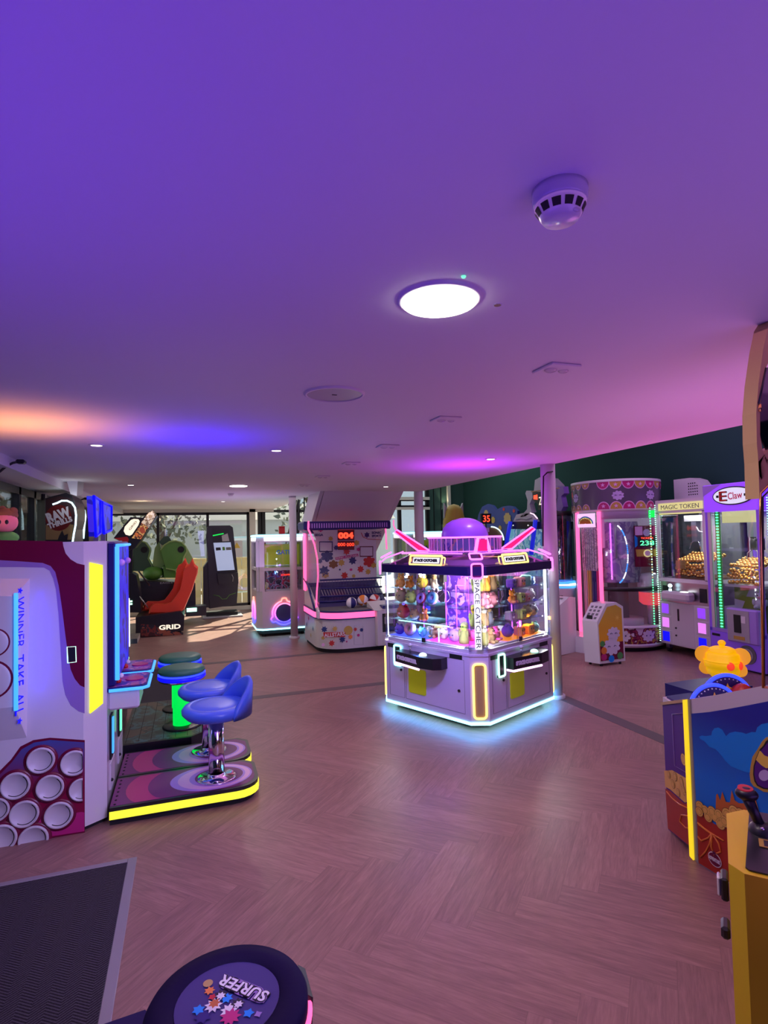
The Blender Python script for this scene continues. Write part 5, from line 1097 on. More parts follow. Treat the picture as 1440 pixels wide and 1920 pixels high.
rows = [ # kind,col,col2,scale, x,y,z,rz,label
 ('bear', 'orange', 'yellow', .85, -.48, .44, 1.176, L, 'bright orange bear at the left end of the top glass shelf', LG),
 ('bear', 'orange', 'cream', .75, -.48, .31, 1.176, L, 'smaller orange bear second on the top glass shelf', LG),
 ('round', 'yellow', 'cream', .95, -.46, .17, 1.176, L, 'golden yellow round plush on the top left shelf', LG),
 ('tall', 'cream', 'tan', .75, -.42, .05, 1.176, L, 'cream doll at the right end of the top left shelf', LG),
 ('round', 'tan', 'tan', 1.0, -.48, .44, 1.026, L, 'big tan brown ball plush on the middle left shelf', LG),
 ('round', 'lime', 'yellow', .92, -.49, .30, 1.026, L, 'pale lime smiling egg plush beside the tan ball plush', LG),
 ('donut', 'red', 'lilac', .9, -.47, .18, 1.026, L, 'dark red and lilac ring plush on the middle left shelf', LG),
 ('donut', 'white', 'blue', 1.0, -.45, .05, 1.026, L, 'white and blue ring plush at the right of the middle left shelf', LG),
 ('round', 'red', 'rose', 1.05, -.48, .42, .866, L, 'dark red round plush on the lowest left shelf', LG),
 ('round', 'tan', 'orange', .8, -.48, .27, .866, L, 'orange tan plush beside the dark red one', LG),
 ('bear', 'orange', 'cream', .75, -.47, .14, .866, L, 'orange bear at the right end of the lowest left shelf', LG),
 ('donut', 'tan', 'rose', 1.1, -.48, .33, .702, L, 'brown ring plush with pink icing on the machine floor', LG),
 ('round', 'violet', 'blue', .8, -.49, .47, .702, L, 'dark violet plush in the lower left corner of the machine', LG),
 ('round', 'blue', 'white', .7, -.44, .20, .702, L, 'small blue plush on the blue lit floor', LG),
 ('bear', 'tan', 'cream', .85, -.40, .08, .702, L, 'tan bear sitting on the floor under the green light bar', LG),
 ('round', 'white', 'rose', .85, -.42, -.05, .702, L, 'white plush on the floor in the middle of the left side', LG),
 ('round', 'lilac', 'rose', .95, -.44, -.20, .702, L, 'lilac round plush on the pink lit floor', LG),
 ('tall', 'olive', 'lime', 1.0, -.46, -.33, .702, L, 'olive long necked plush on the pink lit floor', LG),
 ('round', 'rose', 'red', .8, -.32, -.30, .702, L, 'rose plush behind the olive one', LG),
 ('bear', 'teal', 'white', .8, -.30, .28, 1.026, L, 'teal bear at the back of the middle left shelf', LG),
 ('round', 'rose', 'cream', .8, -.28, -.14, .702, L, 'rose plush beside the hanging claw', LG),
 ('bear', 'lilac', 'white', .9, -.26, -.02, .702, L, 'lilac bear in the middle of the left side', LG),
 ('tall', 'lime', 'cream', 1.0, -.43, -.47, 1.176, L/2, 'pale lime doll top of the corner stack by the lit name column', LG),
 ('tall', 'lime', 'yellow', 1.0, -.45, -.45, .866, L/2, 'pale green doll low in the corner stack by the lit name column', LG),
 ('tall', 'orange', 'cream', 1.0, -.34, -.49, 1.176, 0, 'orange doll at the left of the top right-hand shelf', RG),
 ('tall', 'tan', 'orange', 1.0, -.21, -.47, 1.176, 0, 'brown and orange doll next on the top right-hand shelf', RG),
 ('round', 'lime', 'black', .7, -.10, -.42, 1.176, 0, 'lime plush with a dark nose on the top right-hand shelf', RG),
 ('bear', 'rose', 'cream', 1.0, -.34, -.48, 1.026, 0, 'rose bear on the middle right-hand shelf', RG),
 ('round', 'rose', 'white', .95, -.21, -.47, 1.026, .2, 'rose round plush second on the middle right-hand shelf', RG),
 ('tall', 'tan', 'cream', .95, -.36, -.48, .866, 0, 'tan doll on the lowest right-hand shelf by the name column', RG),
 ('tall', 'grey', 'tan', .95, -.26, -.46, .866, .1, 'grey doll on the lowest right-hand shelf', RG),
 ('bear', 'rose', 'cream', .8, -.13, -.44, .702, .2, 'small rose bear by the orange lit floor', RG),
 ('tall', 'olive', 'cream', .95, -.40, -.50, .702, 0, 'olive doll on the floor under the name column', RG),
 ('bear', 'tan', 'rose', .9, -.28, -.49, .702, .1, 'tan bear on the floor at the left of the orange glow', RG),
 ('round', 'violet', 'blue', .95, .06, -.44, .702, .3, 'dark violet oval plush on the orange lit floor', RG),
 ('cube', 'orange', 'rose', .9, .20, -.48, .702, .1, 'rose orange cube plush on the orange lit floor', RG),
 ('cube', 'orange', 'orange', .95, .33, -.50, .702, 0, 'orange cube plush on the orange lit floor', RG),
 ('round', 'teal', 'lime', .8, .45, -.49, .702, 0, 'teal plush in the lower right corner of the machine', RG),
 ('cube', 'lime', 'olive', .9, .20, -.50, .866, 0, 'lime cube plush on the lowest shelf at the right', RG),
 ('round', 'olive', 'yellow', .9, .32, -.49, .866, 0, 'olive and gold plush beside the lower lime cube', RG),
 ('round', 'grey', 'blue', .9, .44, -.48, .866, 0, 'dark grey plush at the right end of the lowest shelf', RG),
 ('cube', 'grey', 'white', .8, .08, -.46, .866, 0, 'dark cube plush at the left end of the lowest right shelf', RG),
 ('cube', 'lime', 'grey', .9, .19, -.50, 1.026, 0, 'lime cube plush on the middle shelf at the right', RG),
 ('cube', 'rose', 'red', .75, .31, -.49, 1.026, .1, 'pink cube plush on the middle shelf at the right', RG),
 ('bear', 'orange', 'cream', .8, .09, -.48, 1.026, 0, 'orange bear at the left of the middle shelf at the right', RG),
 ('round', 'white', 'grey', .8, .43, -.47, 1.026, 0, 'white plush at the right end of the middle shelf', RG),
 ('cube', 'rose', 'orange', .9, .20, -.50, 1.176, 0, 'rose cube plush on the top shelf at the right', RG),
 ('cube', 'violet', 'grey', .8, .09, -.48, 1.176, 0, 'dark violet cube plush left on the top right shelf', RG),
 ('cube', 'teal', 'blue', 1.0, .34, -.48, 1.176, .5, 'teal and blue cube plush on the top shelf at the right', RG),
 ('cube', 'blue', 'white', .8, .45, -.46, 1.176, .3, 'blue cube plush at the right end of the top shelf', RG)]
mat('plush_black', (.02, .02, .02), .9)
for kd, c1, c2, s_, x, y, z, rz, lb, g in rows: put(plush(kd, c1, c2, s_), x, y, z, rz, lb, g)

# ================================================================== token claw machines along the right wall (front towards -x)
RW = -PI/2
def token_pile(t_name, label, ox, oy, x0, x1, y0, y1, z0, z1, n, fx=0.0):
    """gold capsules: loc frame of a machine at (ox,oy) turned by RW ; local x across, y inwards"""
    rnd = random.Random(hash(n) % 1000); R = Matrix.Rotation(RW, 3, 'Z'); first = None; pts = []
    nz = max(1, int((z1-z0)/.047)); nx = int((x1-x0)/.049); ny = int((y1-y0)/.055)
    for k in range(nz):
        for i in range(nx): pts.append((x0+.024+i*.049+(k % 2)*.02, y0+.026+rnd.random()*.02, z0+.024+k*.046+(rnd.random()-.3)*.03))
    for j in range(1, ny):
        for i in range(nx): pts.append((x0+.024+i*.049+rnd.random()*.01, y0+.026+j*.05, z1+.005+.02*rnd.random()+j*.016))
    for q, (x, y, z) in enumerate(pts[:n]):
        v = R @ Vector((x, y, 0)); l = (ox+v.x, oy+v.y, z)
        if first is None:
            m = MB(); m.ball((0, 0, 0), .0255, 'gold', 14, 9); first = m.build('gold_capsule'); tag(first, label, 'capsule', t_name); first.location = l; o = first
        else:
            o = first.copy(); C.objects.link(o); o.location = l
        o.rotation_euler = (rnd.random()*3, rnd.random()*3, 0)
def magic(label, oy, lab2):
    t = thing('claw_machine', label, 'arcade machine', (6.25, oy, 0), RW)
    X, D = .40, .84
    def caster(x, y):
        c = part('caster', t, lambda m: m.cyl((0, 0, 0), .038, .03, 'black_matte', 16, M=frame((x-.015, y, .042), (0, 1, 0), (0, 0, 1))).box((x-.03, y-.03, .06), (x+.03, y+.03, .13), 'steel'))
    for x in (-.32, .32):
        for y in (.07, .75): caster(x, y)
    part('lower_cabinet', t, lambda m: m.box((-X, 0, .12), (X, D, .70), 'white_lacquer', .006))
    for x0 in (-.385, .20):
        for k, z in enumerate((.14, .33, .52)):
            d = part('locker_door', t, lambda m: m.box((x0, -.006, z), (x0+.185, 0, z+.17), 'white_panel', .004))
            part('lit_window', d, lambda m: m.box((x0+.035, -.009, z+.02), (x0+.15, -.006, z+.15), ('neon_deepblue', 'locker_pink', 'locker_violet')[k]))
    part('centre_door', t, lambda m: m.box((-.17, -.006, .14), (.17, 0, .69), 'white_panel', .004).box((-.09, -.008, .46), (-.06, -.006, .62), 'black_print').cyl((0, 0, 0), .012, .01, 'black_plastic', 12, M=FRONT(-.12, -.006, .36)).cyl((0, 0, 0), .012, .01, 'black_plastic', 12, M=FRONT(-.12, -.006, .26)))
    part('control_panel', t, lambda m: m.box((-X, .02, .70), (X, D, .98), 'steel').box((-.34, .012, .74), (-.18, .02, .92), 'black_print').box((.26, .010, .74), (.36, .02, .92), 'black_print'))
    cs = part('control_shelf', t, lambda m: m.box((-.26, -.13, .74), (.20, .02, .86), 'white_panel', .03)); part('joystick', cs, lambda m: m.cyl((-.15, -.05, .86), .02, .03, 'neon_ice', 12).ball((-.15, -.05, .93), .028, 'neon_ice', 10, 8)); part('button', cs, lambda m: m.cyl((.08, -.05, .86), .05, .008, 'neon_white', 16))
    def fr(m):
        m.box((-X, 0, .98), (X, D, 1.03), 'white_lacquer').box((-X, 0, 1.92), (X, D, 2.10), 'white_lacquer')
        for x in (-X, X-.04):
            for y in (0, D-.04): m.box((x, y, 1.02), (x+.04, y+.04, 1.93), 'white_lacquer')
        m.box((X-.16, D-.02, 1.03), (X-.02, D, 1.93), 'white_panel').box((-X+.02, D-.02, 1.03), (X-.02, D, 1.93), 'white_panel')
    part('window_frame', t, fr)
    part('glass_pane', t, lambda m: m.box((-X+.04, .010, 1.03), (X-.04, .016, 1.92), 'clear_glass').box((-X+.010, .04, 1.03), (-X+.016, D-.04, 1.92), 'clear_glass').box((X-.016, .04, 1.03), (X-.010, D-.04, 1.92), 'clear_glass'))
    part('back_door', t, lambda m: m.box((-.05, D-.04, 1.06), (.24, D-.022, 1.86), 'frame_grey').box((.07, D-.045, 1.42), (.13, D-.04, 1.425), 'white_print'))
    ms = part('name_sign', t, lambda m: m.box((-X+.06, -.01, 1.955), (X-.02, 0, 2.055), 'sign_lemon').box((-X+.06, .005, 1.90), (X-.02, .03, 1.95), 'sign_lemon'), 'pale yellow lit sign')
    part('lettering', ms, lambda m: m.text('MAGIC TOKEN', 'frame_grey', FRONT(.02, -.0125, 2.0), fit=(.62, .06), bold=.0))
    part('gantry', t, lambda m: m.box((-.20, .30, 1.80), (.02, .5, 1.88), 'white_panel').box((-.14, .36, 1.52), (-.06, .44, 1.80), 'steel').tube([(-.05, .35, 1.72), (.0, .34, 1.66), (.08, .33, 1.64), (.16, .32, 1.68), (.20, .32, 1.76)], .010, 'white_panel').tube([(-.10, .40, 1.55), (-.17, .38, 1.5), (-.2, .38, 1.42)], .006, 'chrome').tube([(-.10, .40, 1.55), (-.04, .38, 1.5), (-.02, .38, 1.42)], .006, 'chrome'))
    part('led_strip', t, lambda m: [m.box((-X-.014, -.006, .14+k*.030), (-X-.002, .006, .152+k*.030), 'led_mint') for k in range(64)])
    part('token_bin', t, lambda m: m.box((-.20, .06, 1.03), (X-.05, .76, 1.05), 'brown_print').box((-.215, .05, 1.03), (-.205, .76, 1.22), 'acrylic').box((-.12, .036, 1.16), (.04, .04, 1.27), 'mustard_print'))
    light('cabinet_lamp', 'AREA', (6.25+.42, oy, 1.90), (1, .92, .86), 7, .4, aim=(6.67, oy, 0))
    return t
neon('locker_pink', (.85, .25, 1.0), .9); neon('locker_violet', (.30, .06, 1.0), .9)
magic('white token claw machine with a pale yellow MAGIC TOKEN sign and six lit lockers', 5.89, '')
token_pile('gold capsules in the magic token machine', 'gold capsule heaped behind the glass of the MAGIC TOKEN machine', 6.25, 5.89, -.195, .35, .07, .50, 1.05, 1.24, 120)
mt2 = magic('white token claw machine at the right edge, seen through a gold framed pane', 4.25, '')
tm = MB(Matrix.Translation((6.25, 4.25, 0)) @ Matrix.Rotation(RW, 4, 'Z')); rr_ = random.Random(5)
for i in range(11):
    for j in range(8): tm.ball((-.17+i*.049, .10+j*.07, 1.10+.02*rr_.random()+.01*j), .0255, 'gold', 8, 6)
o = tm.build('gold_capsules'); tag(o, 'gold capsules heaped in the machine at the right edge', 'capsules'); o['kind'] = 'stuff'

EY = 5.10
t = thing('claw_machine', 'tall purple claw machine with an oval white sign and a column of green LEDs', 'arcade machine', (6.22, EY, 0), RW)
mat('violet_glow_shell', (.26, .10, .80), .3, emit=.12)  # faint emission brightens the body, which is no lamp
mat('violet_lit', (.26, .08, .80), .3, emit=.7, ecol=(.28, .06, 1.0)); mat('violet_light_shell', (.42, .28, .85), .35)
XE, DE = .36, .84
part('base', t, lambda m: m.box((-XE, 0, .02), (XE, DE, .42), 'violet_glow_shell', .01).box((-XE+.03, .03, 0), (XE-.03, DE-.03, .02), 'black_matte'))
def eframe(m):
    for x in (-XE, XE-.035):
        for y in (0, DE-.035): m.box((x, y, .42), (x+.035, y+.035, 1.93), 'violet_glow_shell')
    m.box((-XE+.035, .002, .45), (-XE+.075, .03, 1.93), 'frame_white').box((-XE, 0, .42), (XE, .05, .46), 'violet_light_shell').box((-XE+.03, DE-.01, .42), (XE-.03, DE, 1.93), 'interior_artwork')
splotch('interior_artwork', [(.60, .50, .55), (.45, .30, .62), (.66, .56, .52), (.5, .4, .6)], 4.0)
mat('olive_green', (.22, .34, .03), .5)
part('window_frame', t, eframe)
hd = part('header', t, lambda m: m.box((-XE, -.015, 1.90), (XE, DE, 2.24), 'violet_lit', .008).prism([(-XE, -.018, 2.23), (-XE, -.018, 2.10), (-.10, -.018, 2.235)], (0, .002, 0), 'violet_light_shell'))
sg_ = part('oval_sign', hd, lambda m: m.prism([(p[0], -.030, 2.085+p[1]) for p in circ(.06, 0, .272, 48, ry=.112)], (0, .012, 0), 'black_plastic').prism([(p[0], -.036, 2.085+p[1]) for p in circ(.06, 0, .255, 48, ry=.098)], (0, .008, 0), 'oval_white'), 'white lit oval sign')
neon('oval_white', (.80, .84, 1.0), .72)
part('lettering', sg_, lambda m: m.text('E', 'red_print', FRONT(-.065, -.0385, 2.085), fit=(.10, .12), bold=.01).text('Claw', 'rose_text', FRONT(.10, -.0385, 2.085) @ Matrix.Rotation(.06, 4, 'Z'), fit=(.19, .085), bold=.01).text('E', 'black_print', FRONT(-.053, -.0375, 2.083), fit=(.10, .12), bold=.01).box((-.155, -.0385, 2.07), (-.12, -.037, 2.10), 'black_print').box((.215, -.0385, 2.07), (.25, -.037, 2.10), 'black_print'))
mat('rose_text', (.75, .06, .16), .4)
part('led_column', t, lambda m: [m.box((-.25, .035, .45), (-.18, .045, 1.93), 'green_print')]+[m.ball((-.215, .030, .48+k*.0365), (.020, .010, .011), 'led_green', 10, 6) for k in range(40)], 'column of green LEDs')
part('interior_panel', t, lambda m: m.prism([(-.16, .20, .45), (.33, .20, .45), (.33, .20, .98), (-.16, .20, .98)], (0, .02, 0), 'olive_green').face([(-.16, .195, .50), (-.02, .195, .80), (-.16, .195, .82)], 'white_panel').face([(-.0, .195, .86), (.33, .195, .86), (.33, .195, .98), (.06, .195, .98)], 'light_grey').box((-.17, .06, .98), (.33, .78, 1.01), 'frame_white'))
part('glass_pane', t, lambda m: m.box((-XE+.075, .008, .46), (XE-.035, .013, 1.90), 'clear_glass').box((XE-.02, .04, .46), (XE-.015, .8, 1.90), 'clear_glass'))
part('back_panel', t, lambda m: m.box((-.15, DE-.03, 1.35), (.15, DE-.012, 1.74), 'frame_white').box((-.14, DE-.034, 1.45), (-.08, DE-.03, 1.56), 'navy_print').box((-.10, DE-.036, 1.36), (.12, DE-.031, 1.48), 'dark_print').box((-.16, .05, 1.76), (.33, .10, 1.90), 'sign_lemon'))
cl = part('claw', t, lambda m: m.cyl((-.02, .38, 1.42), .035, .16, 'black_plastic', 16).box((-.06, .34, 1.58), (.02, .42, 1.90), 'steel').box((.04, .36, 1.42), (.10, .42, 1.56), 'black_plastic').box((.03, .385, 1.5), (.05, .395, 1.53), 'black_plastic').box((-.02, .37, 1.53), (.06, .40, 1.55), 'black_plastic'))
part('claw_fingers', cl, lambda m: [m.tube([(-.02+x*s, .38, 1.42-z) for x, z in ((.02, 0), (.08, .04), (.10, .10), (.07, .15))], .007, 'frame_white') for s in (-1, 1)])
pb = part('payment_unit', t, lambda m: m.box((-.06, -.08, .34), (.34, .02, .74), 'violet_light_shell', .015).box((-.04, -.086, .36), (.24, -.08, .72), 'light_grey'))
part('card_reader', pb, lambda m: m.box((.05, -.092, .46), (.14, -.086, .67), 'black_print').box((.145, -.092, .58), (.20, -.086, .66), 'white_print').box((.04, -.09, .38), (.18, -.086, .42), 'mustard_print'))
part('button', t, lambda m: m.cyl((0, 0, 0), .11, .012, 'frame_grey', 28, M=FRONT(.14, 0, .20)).cyl((0, 0, 0), .075, .018, 'light_grey', 28, M=FRONT(.14, 0, .20)).cyl((0, 0, 0), .055, .022, 'navy_print', 28, M=FRONT(.14, 0, .20)))
part('light_rod', t, lambda m: m.tube([(.12, .19, 1.12), (.13, .19, .82)], .007, 'neon_white')); part('vent_grille', t, lambda m: m.box((-.33, -.003, .36), (-.22, 0, .39), 'black_print'))
light('cabinet_lamp', 'AREA', (6.6, EY-.05, 1.88), (1, .90, .80), 7, .4, aim=(6.6, EY, 0))
light('cabinet_lamp', 'POINT', (6.32, EY-.1, 1.15), (1, .9, .7), 1.5, .05)
token_pile('gold capsules in the purple claw machine', 'gold capsule heaped behind the glass of the purple claw machine', 6.22, EY, -.165, .32, .07, .50, 1.01, 1.20, 118)
pl = plush('bear', 'white', 'rose', 1.25); pl.location = (6.34, 4.86, .745); pl.rotation_euler = (0, 0, RW+.4); pl['label'] = 'pale pink fluffy plush lying on the payment unit of the purple claw machine'

# ================================================================== round carousel style machine
BX, BYY, BR = 6.12, 6.93, .62
t = thing('prize_carousel', 'big round prize machine with starred awning, pink lit posts and a green 238 display', 'arcade machine', (BX, BYY, 0))
deg = math.radians
arc = lambda a0, a1, n=24: [deg(a0+(a1-a0)*i/n) for i in range(n+1)]
part('base', t, lambda m: m.lathe([(BR*.92, 0), (BR*.92, .06)], 'black_matte').lathe([(0, .06), (BR, .06), (BR, .11), (0, .11)], 'white_lacquer', seg=48).lathe([(0, .34), (BR-.02, .34)], 'white_panel', seg=48))
splotch('sweet_artwork', [(.16, .01, .05), (.10, .01, .04), (.55, .35, .05), (.30, .02, .10), (.12, .01, .05), (.75, .7, .8)], 8.0)
part('lower_band', t, lambda m: m.lathe([(BR, .11), (BR, .33)], 'sweet_artwork', a0=deg(-150), a1=deg(-41)).lathe([(BR+.012, .33), (BR+.012, .36), (BR-.02, .36)], 'white_lacquer', a0=deg(-150), a1=deg(-41)).lathe([(BR, .06), (BR, .34)], 'white_panel', a0=deg(-41), a1=deg(139)))
def onband(a, u, z, R=BR): return Vector(((R)*math.cos(a+u/BR), R*math.sin(a+u/BR), z))
def lowclouds(m):
    for a, s_ in ((-128, .10), (-96, .10), (-64, .09)):
        m.fan([onband(deg(a), p[0], .22+p[1], BR+.004) for p in cloud(0, 0, s_)], 'white_print')
        for sx in (-1, 1): m.fan([onband(deg(a), sx*.03+p[0], .225+p[1], BR+.007) for p in circ(0, 0, .010, 8)], 'navy_print')
part('cloud_print', t, lowclouds)
def wall_(m):
    m.lathe([(BR-.015, .36), (BR-.015, 1.88)], 'carousel_glass', a0=deg(-150), a1=deg(-41), seg=28)
    m.lathe([(BR-.01, .34), (BR-.01, 2.0)], 'white_panel', a0=deg(-30), a1=deg(139), seg=28)
glass('carousel_glass', (.93, .90, .98), .10, .05, .96)
part('glass_wall', t, wall_)
part('rail', t, lambda m: m.lathe([(BR-.008, .84), (BR+.006, .84), (BR+.006, .90), (BR-.008, .90)], 'frame_black', a0=deg(-150), a1=deg(-41), seg=28))
part('header_band', t, lambda m: m.lathe([(BR-.02, 1.86), (BR, 1.86), (BR, 2.0)], 'violet_soft', a0=deg(-150), a1=deg(-41)).lathe([(BR, 1.97), (BR+.01, 1.97), (BR+.01, 2.0)], 'white_panel', a0=deg(-221), a1=deg(-41)).lathe([(0, 1.99), (BR, 1.99)], 'white_panel'))
mat('violet_soft', (.48, .40, .62), .4)
def awn(m):
    m.lathe([(BR+.004, 2.0), (BR+.004, 2.42)], 'smoke_band', a0=deg(-221), a1=deg(-41), seg=40)
    m.lathe([(BR+.012, 2.39), (BR+.012, 2.425), (BR-.3, 2.425), (0, 2.425)], 'white_panel', a0=0, a1=2*PI, seg=48)
    m.lathe([(BR, 1.99), (BR, 2.4)], 'white_panel', a0=deg(-41), a1=deg(139), seg=20)
mat('smoke_band', (.12, .10, .16), .2)
aw = part('awning', t, awn)
def scal(m):
    k = 0
    for a in [-213, -199, -185, -171]+[-146+j*15.5 for j in range(7)]:
        w_ = .070 if a < -160 else .088; front = a > -160
        mm = ('mustard_print' if not front else ('magenta_print', 'mustard_print')[k % 2]); 
        if front: k += 1
        if a < -160: mm = 'tan_paint'
        for top in (True, False):
            z0, s_ = (2.39, -1) if top else (2.0, 1)
            for rr, off_, mt_ in ((w_, .006, 'pink_print'), (w_*.88, .009, mm)):
                m.fan([onband(deg(a), rr*math.cos(b_), z0+s_*rr*1.25*math.sin(b_), BR+off_) for b_ in [PI*i/14 for i in range(15)]], mt_)
            m.fan([onband(deg(a), p[0], z0+s_*w_*.5+p[1], BR+.012) for p in star(0, 0, w_*.36)], 'pink_print')
part('star_print', aw, scal)
def cldp(m):
    for a in (-192, -128, -84):
        m.fan([onband(deg(a), p[0], 2.19+p[1], BR+.010) for p in cloud(0, 0, .082)], 'cloud_lilac')
        for sx in (-1, 1): m.tube([onband(deg(a), sx*.03+dx, 2.19+dz, BR+.012) for dx, dz in ((-.014, 0), (0, .010), (.014, 0))], .003, 'navy_print', seg=4)
mat('cloud_lilac', (.55, .45, .80), .5)
part('cloud_print', aw, cldp)
for a in (-188, -152):
    part('light_post', t, lambda m: m.tube([onband(deg(a), 0, .20, BR+.02), onband(deg(a), 0, 1.97, BR+.02)], .028, 'neon_hotpink', seg=10), 'glowing pink post')
part('doorway_frame', t, lambda m: m.lathe([(BR-.02, .2), (BR-.02, 1.98)], 'white_panel', a0=deg(-221), a1=deg(-190), seg=8).lathe([(BR-.01, 1.45), (BR+.002, 1.98)], 'violet_soft', a0=deg(-150), a1=deg(-146), seg=2))
def ribbons(m):
    cols = ['light_grey', 'light_grey', 'mustard_print', 'mustard_print', 'navy_print', 'navy_print', 'magenta_print', 'magenta_print']
    for k in range(16):
        a = -187+k*2.1; m.lathe([(BR-.05-.006*(k % 2), .34), (BR-.05-.006*(k % 2), 1.12)], cols[k//2], a0=deg(a), a1=deg(a+2.0), seg=2)
        m.lathe([(BR-.04-.01*(k % 2), 1.12), (BR-.04-.01*(k % 2), 1.74)], 'silver_drape', a0=deg(a), a1=deg(a+2.0), seg=2)
splotch('silver_drape', [(.30, .28, .36), (.55, .50, .62), (.22, .18, .34), (.62, .60, .68)], 14.0)
part('ribbon_curtain', t, ribbons, 'striped ribbon curtain')
def rb(m):
    m.lathe([(BR+.03, 1.75), (BR+.04, 1.78), (BR+.04, 1.93), (BR+.03, 1.95)], 'neon_pinksoft', a0=deg(-185), a1=deg(-156), seg=10)
    for k, (c, h) in enumerate((('sky_print', .0), ('sign_lemon', .0), ('orange_print', .0))):
        m.fan([onband(deg(-170.5), .13*math.cos(b_)*(1-.12*k)+.0, 1.80+(.11-.018*k)*math.sin(b_), BR+.044+.002*k) for b_ in [PI*i/14 for i in range(15)]], c)
    m.text('RAINBOW', 'mustard_print', frame(onband(deg(-170.5), 0, 1.86, BR+.052), onband(deg(-170.5), .1, 0)-onband(deg(-170.5), -.1, 0), (0, 0, 1)), fit=(.22, .05), bold=.01)
neon('neon_pinksoft', (1.0, .62, .95), .9)
part('rainbow_sign', t, rb, 'lit rainbow sign')
def leds(m):
    for k in range(46):
        z = .38+k*.036; mm = 'led_green' if (z < 1.0 or z > 1.75) else ('led_mint' if k % 2 else 'sign_lemon'); m.ball(onband(deg(-86), 0, z, BR+.006), .010, mm, 8, 6)
    m.lathe([(BR+.002, 1.87), (BR+.004, 1.99)], 'neon_green', a0=deg(-88), a1=deg(-76), seg=3)
part('led_strip', t, leds, 'green LED dots')
def arcled(m):
    for k in range(40):
        b_ = -1.25+2.5*k/39; mm = 'neon_white' if (k//5) % 2 else 'neon_azure'
        m.ball(onband(deg(-132), .19*math.cos(b_)-.03, 1.36+.40*math.sin(b_)/math.sin(1.25), BR-.06), .010, mm, 8, 6)
    m.tube([onband(deg(-140), 0, 1.0, BR-.08), onband(deg(-140), 0, 1.8, BR-.08)], .010, 'neon_violet'); m.tube([onband(deg(-134), 0, 1.3, BR-.10), onband(deg(-134), 0, 1.82, BR-.10)], .018, 'light_grey')
part('led_arc', t, arcled, 'blue and white LED arc')
part('inner_drum', t, lambda m: m.lathe([(.30, .95), (.33, 1.2), (.33, 1.6), (.30, 1.82)], 'drum_grey', c=(-.12, -.12, 0), seg=28).lathe([(0, .95), (.36, .95), (.36, .99), (0, .99)], 'acrylic', c=(-.12, -.12, 0), seg=28).lathe([(.34, .34), (.34, .42), (0, .42)], 'white_panel', c=(-.12, -.12, 0), seg=28).box((-.22, -.22, .42), (-.02, -.02, .95), 'frame_grey'))
splotch('drum_grey', [(.35, .30, .45), (.22, .16, .34), (.40, .36, .48), (.28, .20, .42)], 5.0)
DF = lambda u, z, d: onband(deg(-82), u, z, BR-.05-d)
def disp(m):
    o_ = P('x', 6.16, 1213, 1018)-Vector((BX, BYY, 0)); F_ = frame(o_, (math.cos(deg(-25)), math.sin(deg(-25)), 0), (0, 0, 1)) @ Matrix.Scale(1.12, 4)
    m.box((-.15, -.30, -.02), (.15, .22, 0), 'maroon_print', M=F_).box((-.14, .10, 0), (-.05, .21, .004), 'pink_print', M=F_).box((.05, .10, 0), (.14, .21, .004), 'magenta_print', M=F_).cyl((0, .13, 0), .045, .008, 'cloud_lilac', 20, M=F_)
    m.box((-.11, -.05, 0), (.11, .085, .006), 'black_print', M=F_).add([(-.15, -.06, .003), (-.115, -.03, .003), (-.115, .07, .003), (-.15, .10, .003)], [(0, 1, 2, 3)], 'sky_print', M=F_).add([(.15, -.06, .003), (.115, -.03, .003), (.115, .07, .003), (.15, .10, .003)], [(0, 1, 2, 3)], 'sky_print', M=F_)
    m.prism([(-.14, -.08, 0), (.14, -.08, 0), (.13, -.17, 0), (-.13, -.17, 0)], (0, 0, .004), 'mustard_print', M=F_).cyl((0, -.13, .004), .048, .006, 'sign_lemon', 24, M=F_).cyl((0, -.13, .010), .034, .004, 'pink_print', 20, M=F_)
    m.text('238', 'led_green', F_ @ Matrix.Translation((0, .0, .008)), fit=(.17, .06), bold=.01).text('TICKETS', 'led_red', F_ @ Matrix.Translation((0, .062, .008)), fit=(.15, .022), bold=.006)
part('score_display', t, disp, 'display with green digits')
part('inner_console', t, lambda m: m.lathe([(.17, .80), (.19, .86), (.19, 1.00), (.15, 1.06), (0, 1.08)], 'white_lacquer', c=(.22, -.42, 0), seg=24).lathe([(.13, .62), (.175, .66), (.175, .80)], 'console_red', c=(.22, -.42, 0), seg=24).cyl((.22, -.42, .34), .07, .30, 'light_grey', 16).ball((.18, -.52, 1.06), .02, 'neon_white', 8, 6))
mat('console_red', (.8, .15, .16), .4, emit=.6, ecol=(1, .08, .10))
light('cabinet_lamp', 'POINT', (BX-.1, BYY-.15, 1.9), (.9, .8, 1), 5, .1)
t = thing('entry_step', 'white curved step lit pink beside the glowing posts of the round machine', 'step', (BX, BYY, 0))
part('body', t, lambda m: m.lathe([(BR+.05, 0), (BR+.36, 0), (BR+.35, .22), (BR+.05, .22), (BR+.05, 0)], 'white_lacquer', a0=deg(-196), a1=deg(-150), seg=20, smooth=False))
t = thing('speaker_housing', 'white rounded housing with a dotted vent on top of the MAGIC TOKEN machine', 'housing', (6.75, 6.15, 2.1))
part('body', t, lambda m: m.prism([(0, y, z) for y, z in ((.28, 0), (.28, .32), (0, .32), (-.12, .28), (-.20, .18), (-.22, 0))], (.2, 0, 0), 'white_panel'))
part('vent', t, lambda m: [m.cyl((0, 0, 0), .009, .004, 'black_matte', 8, M=frame((-.0, .02-.035*j, .08+.04*i), (0, -1, 0), (0, 0, 1))) for i in range(5) for j in range(5) if i*i+j*j < 26])

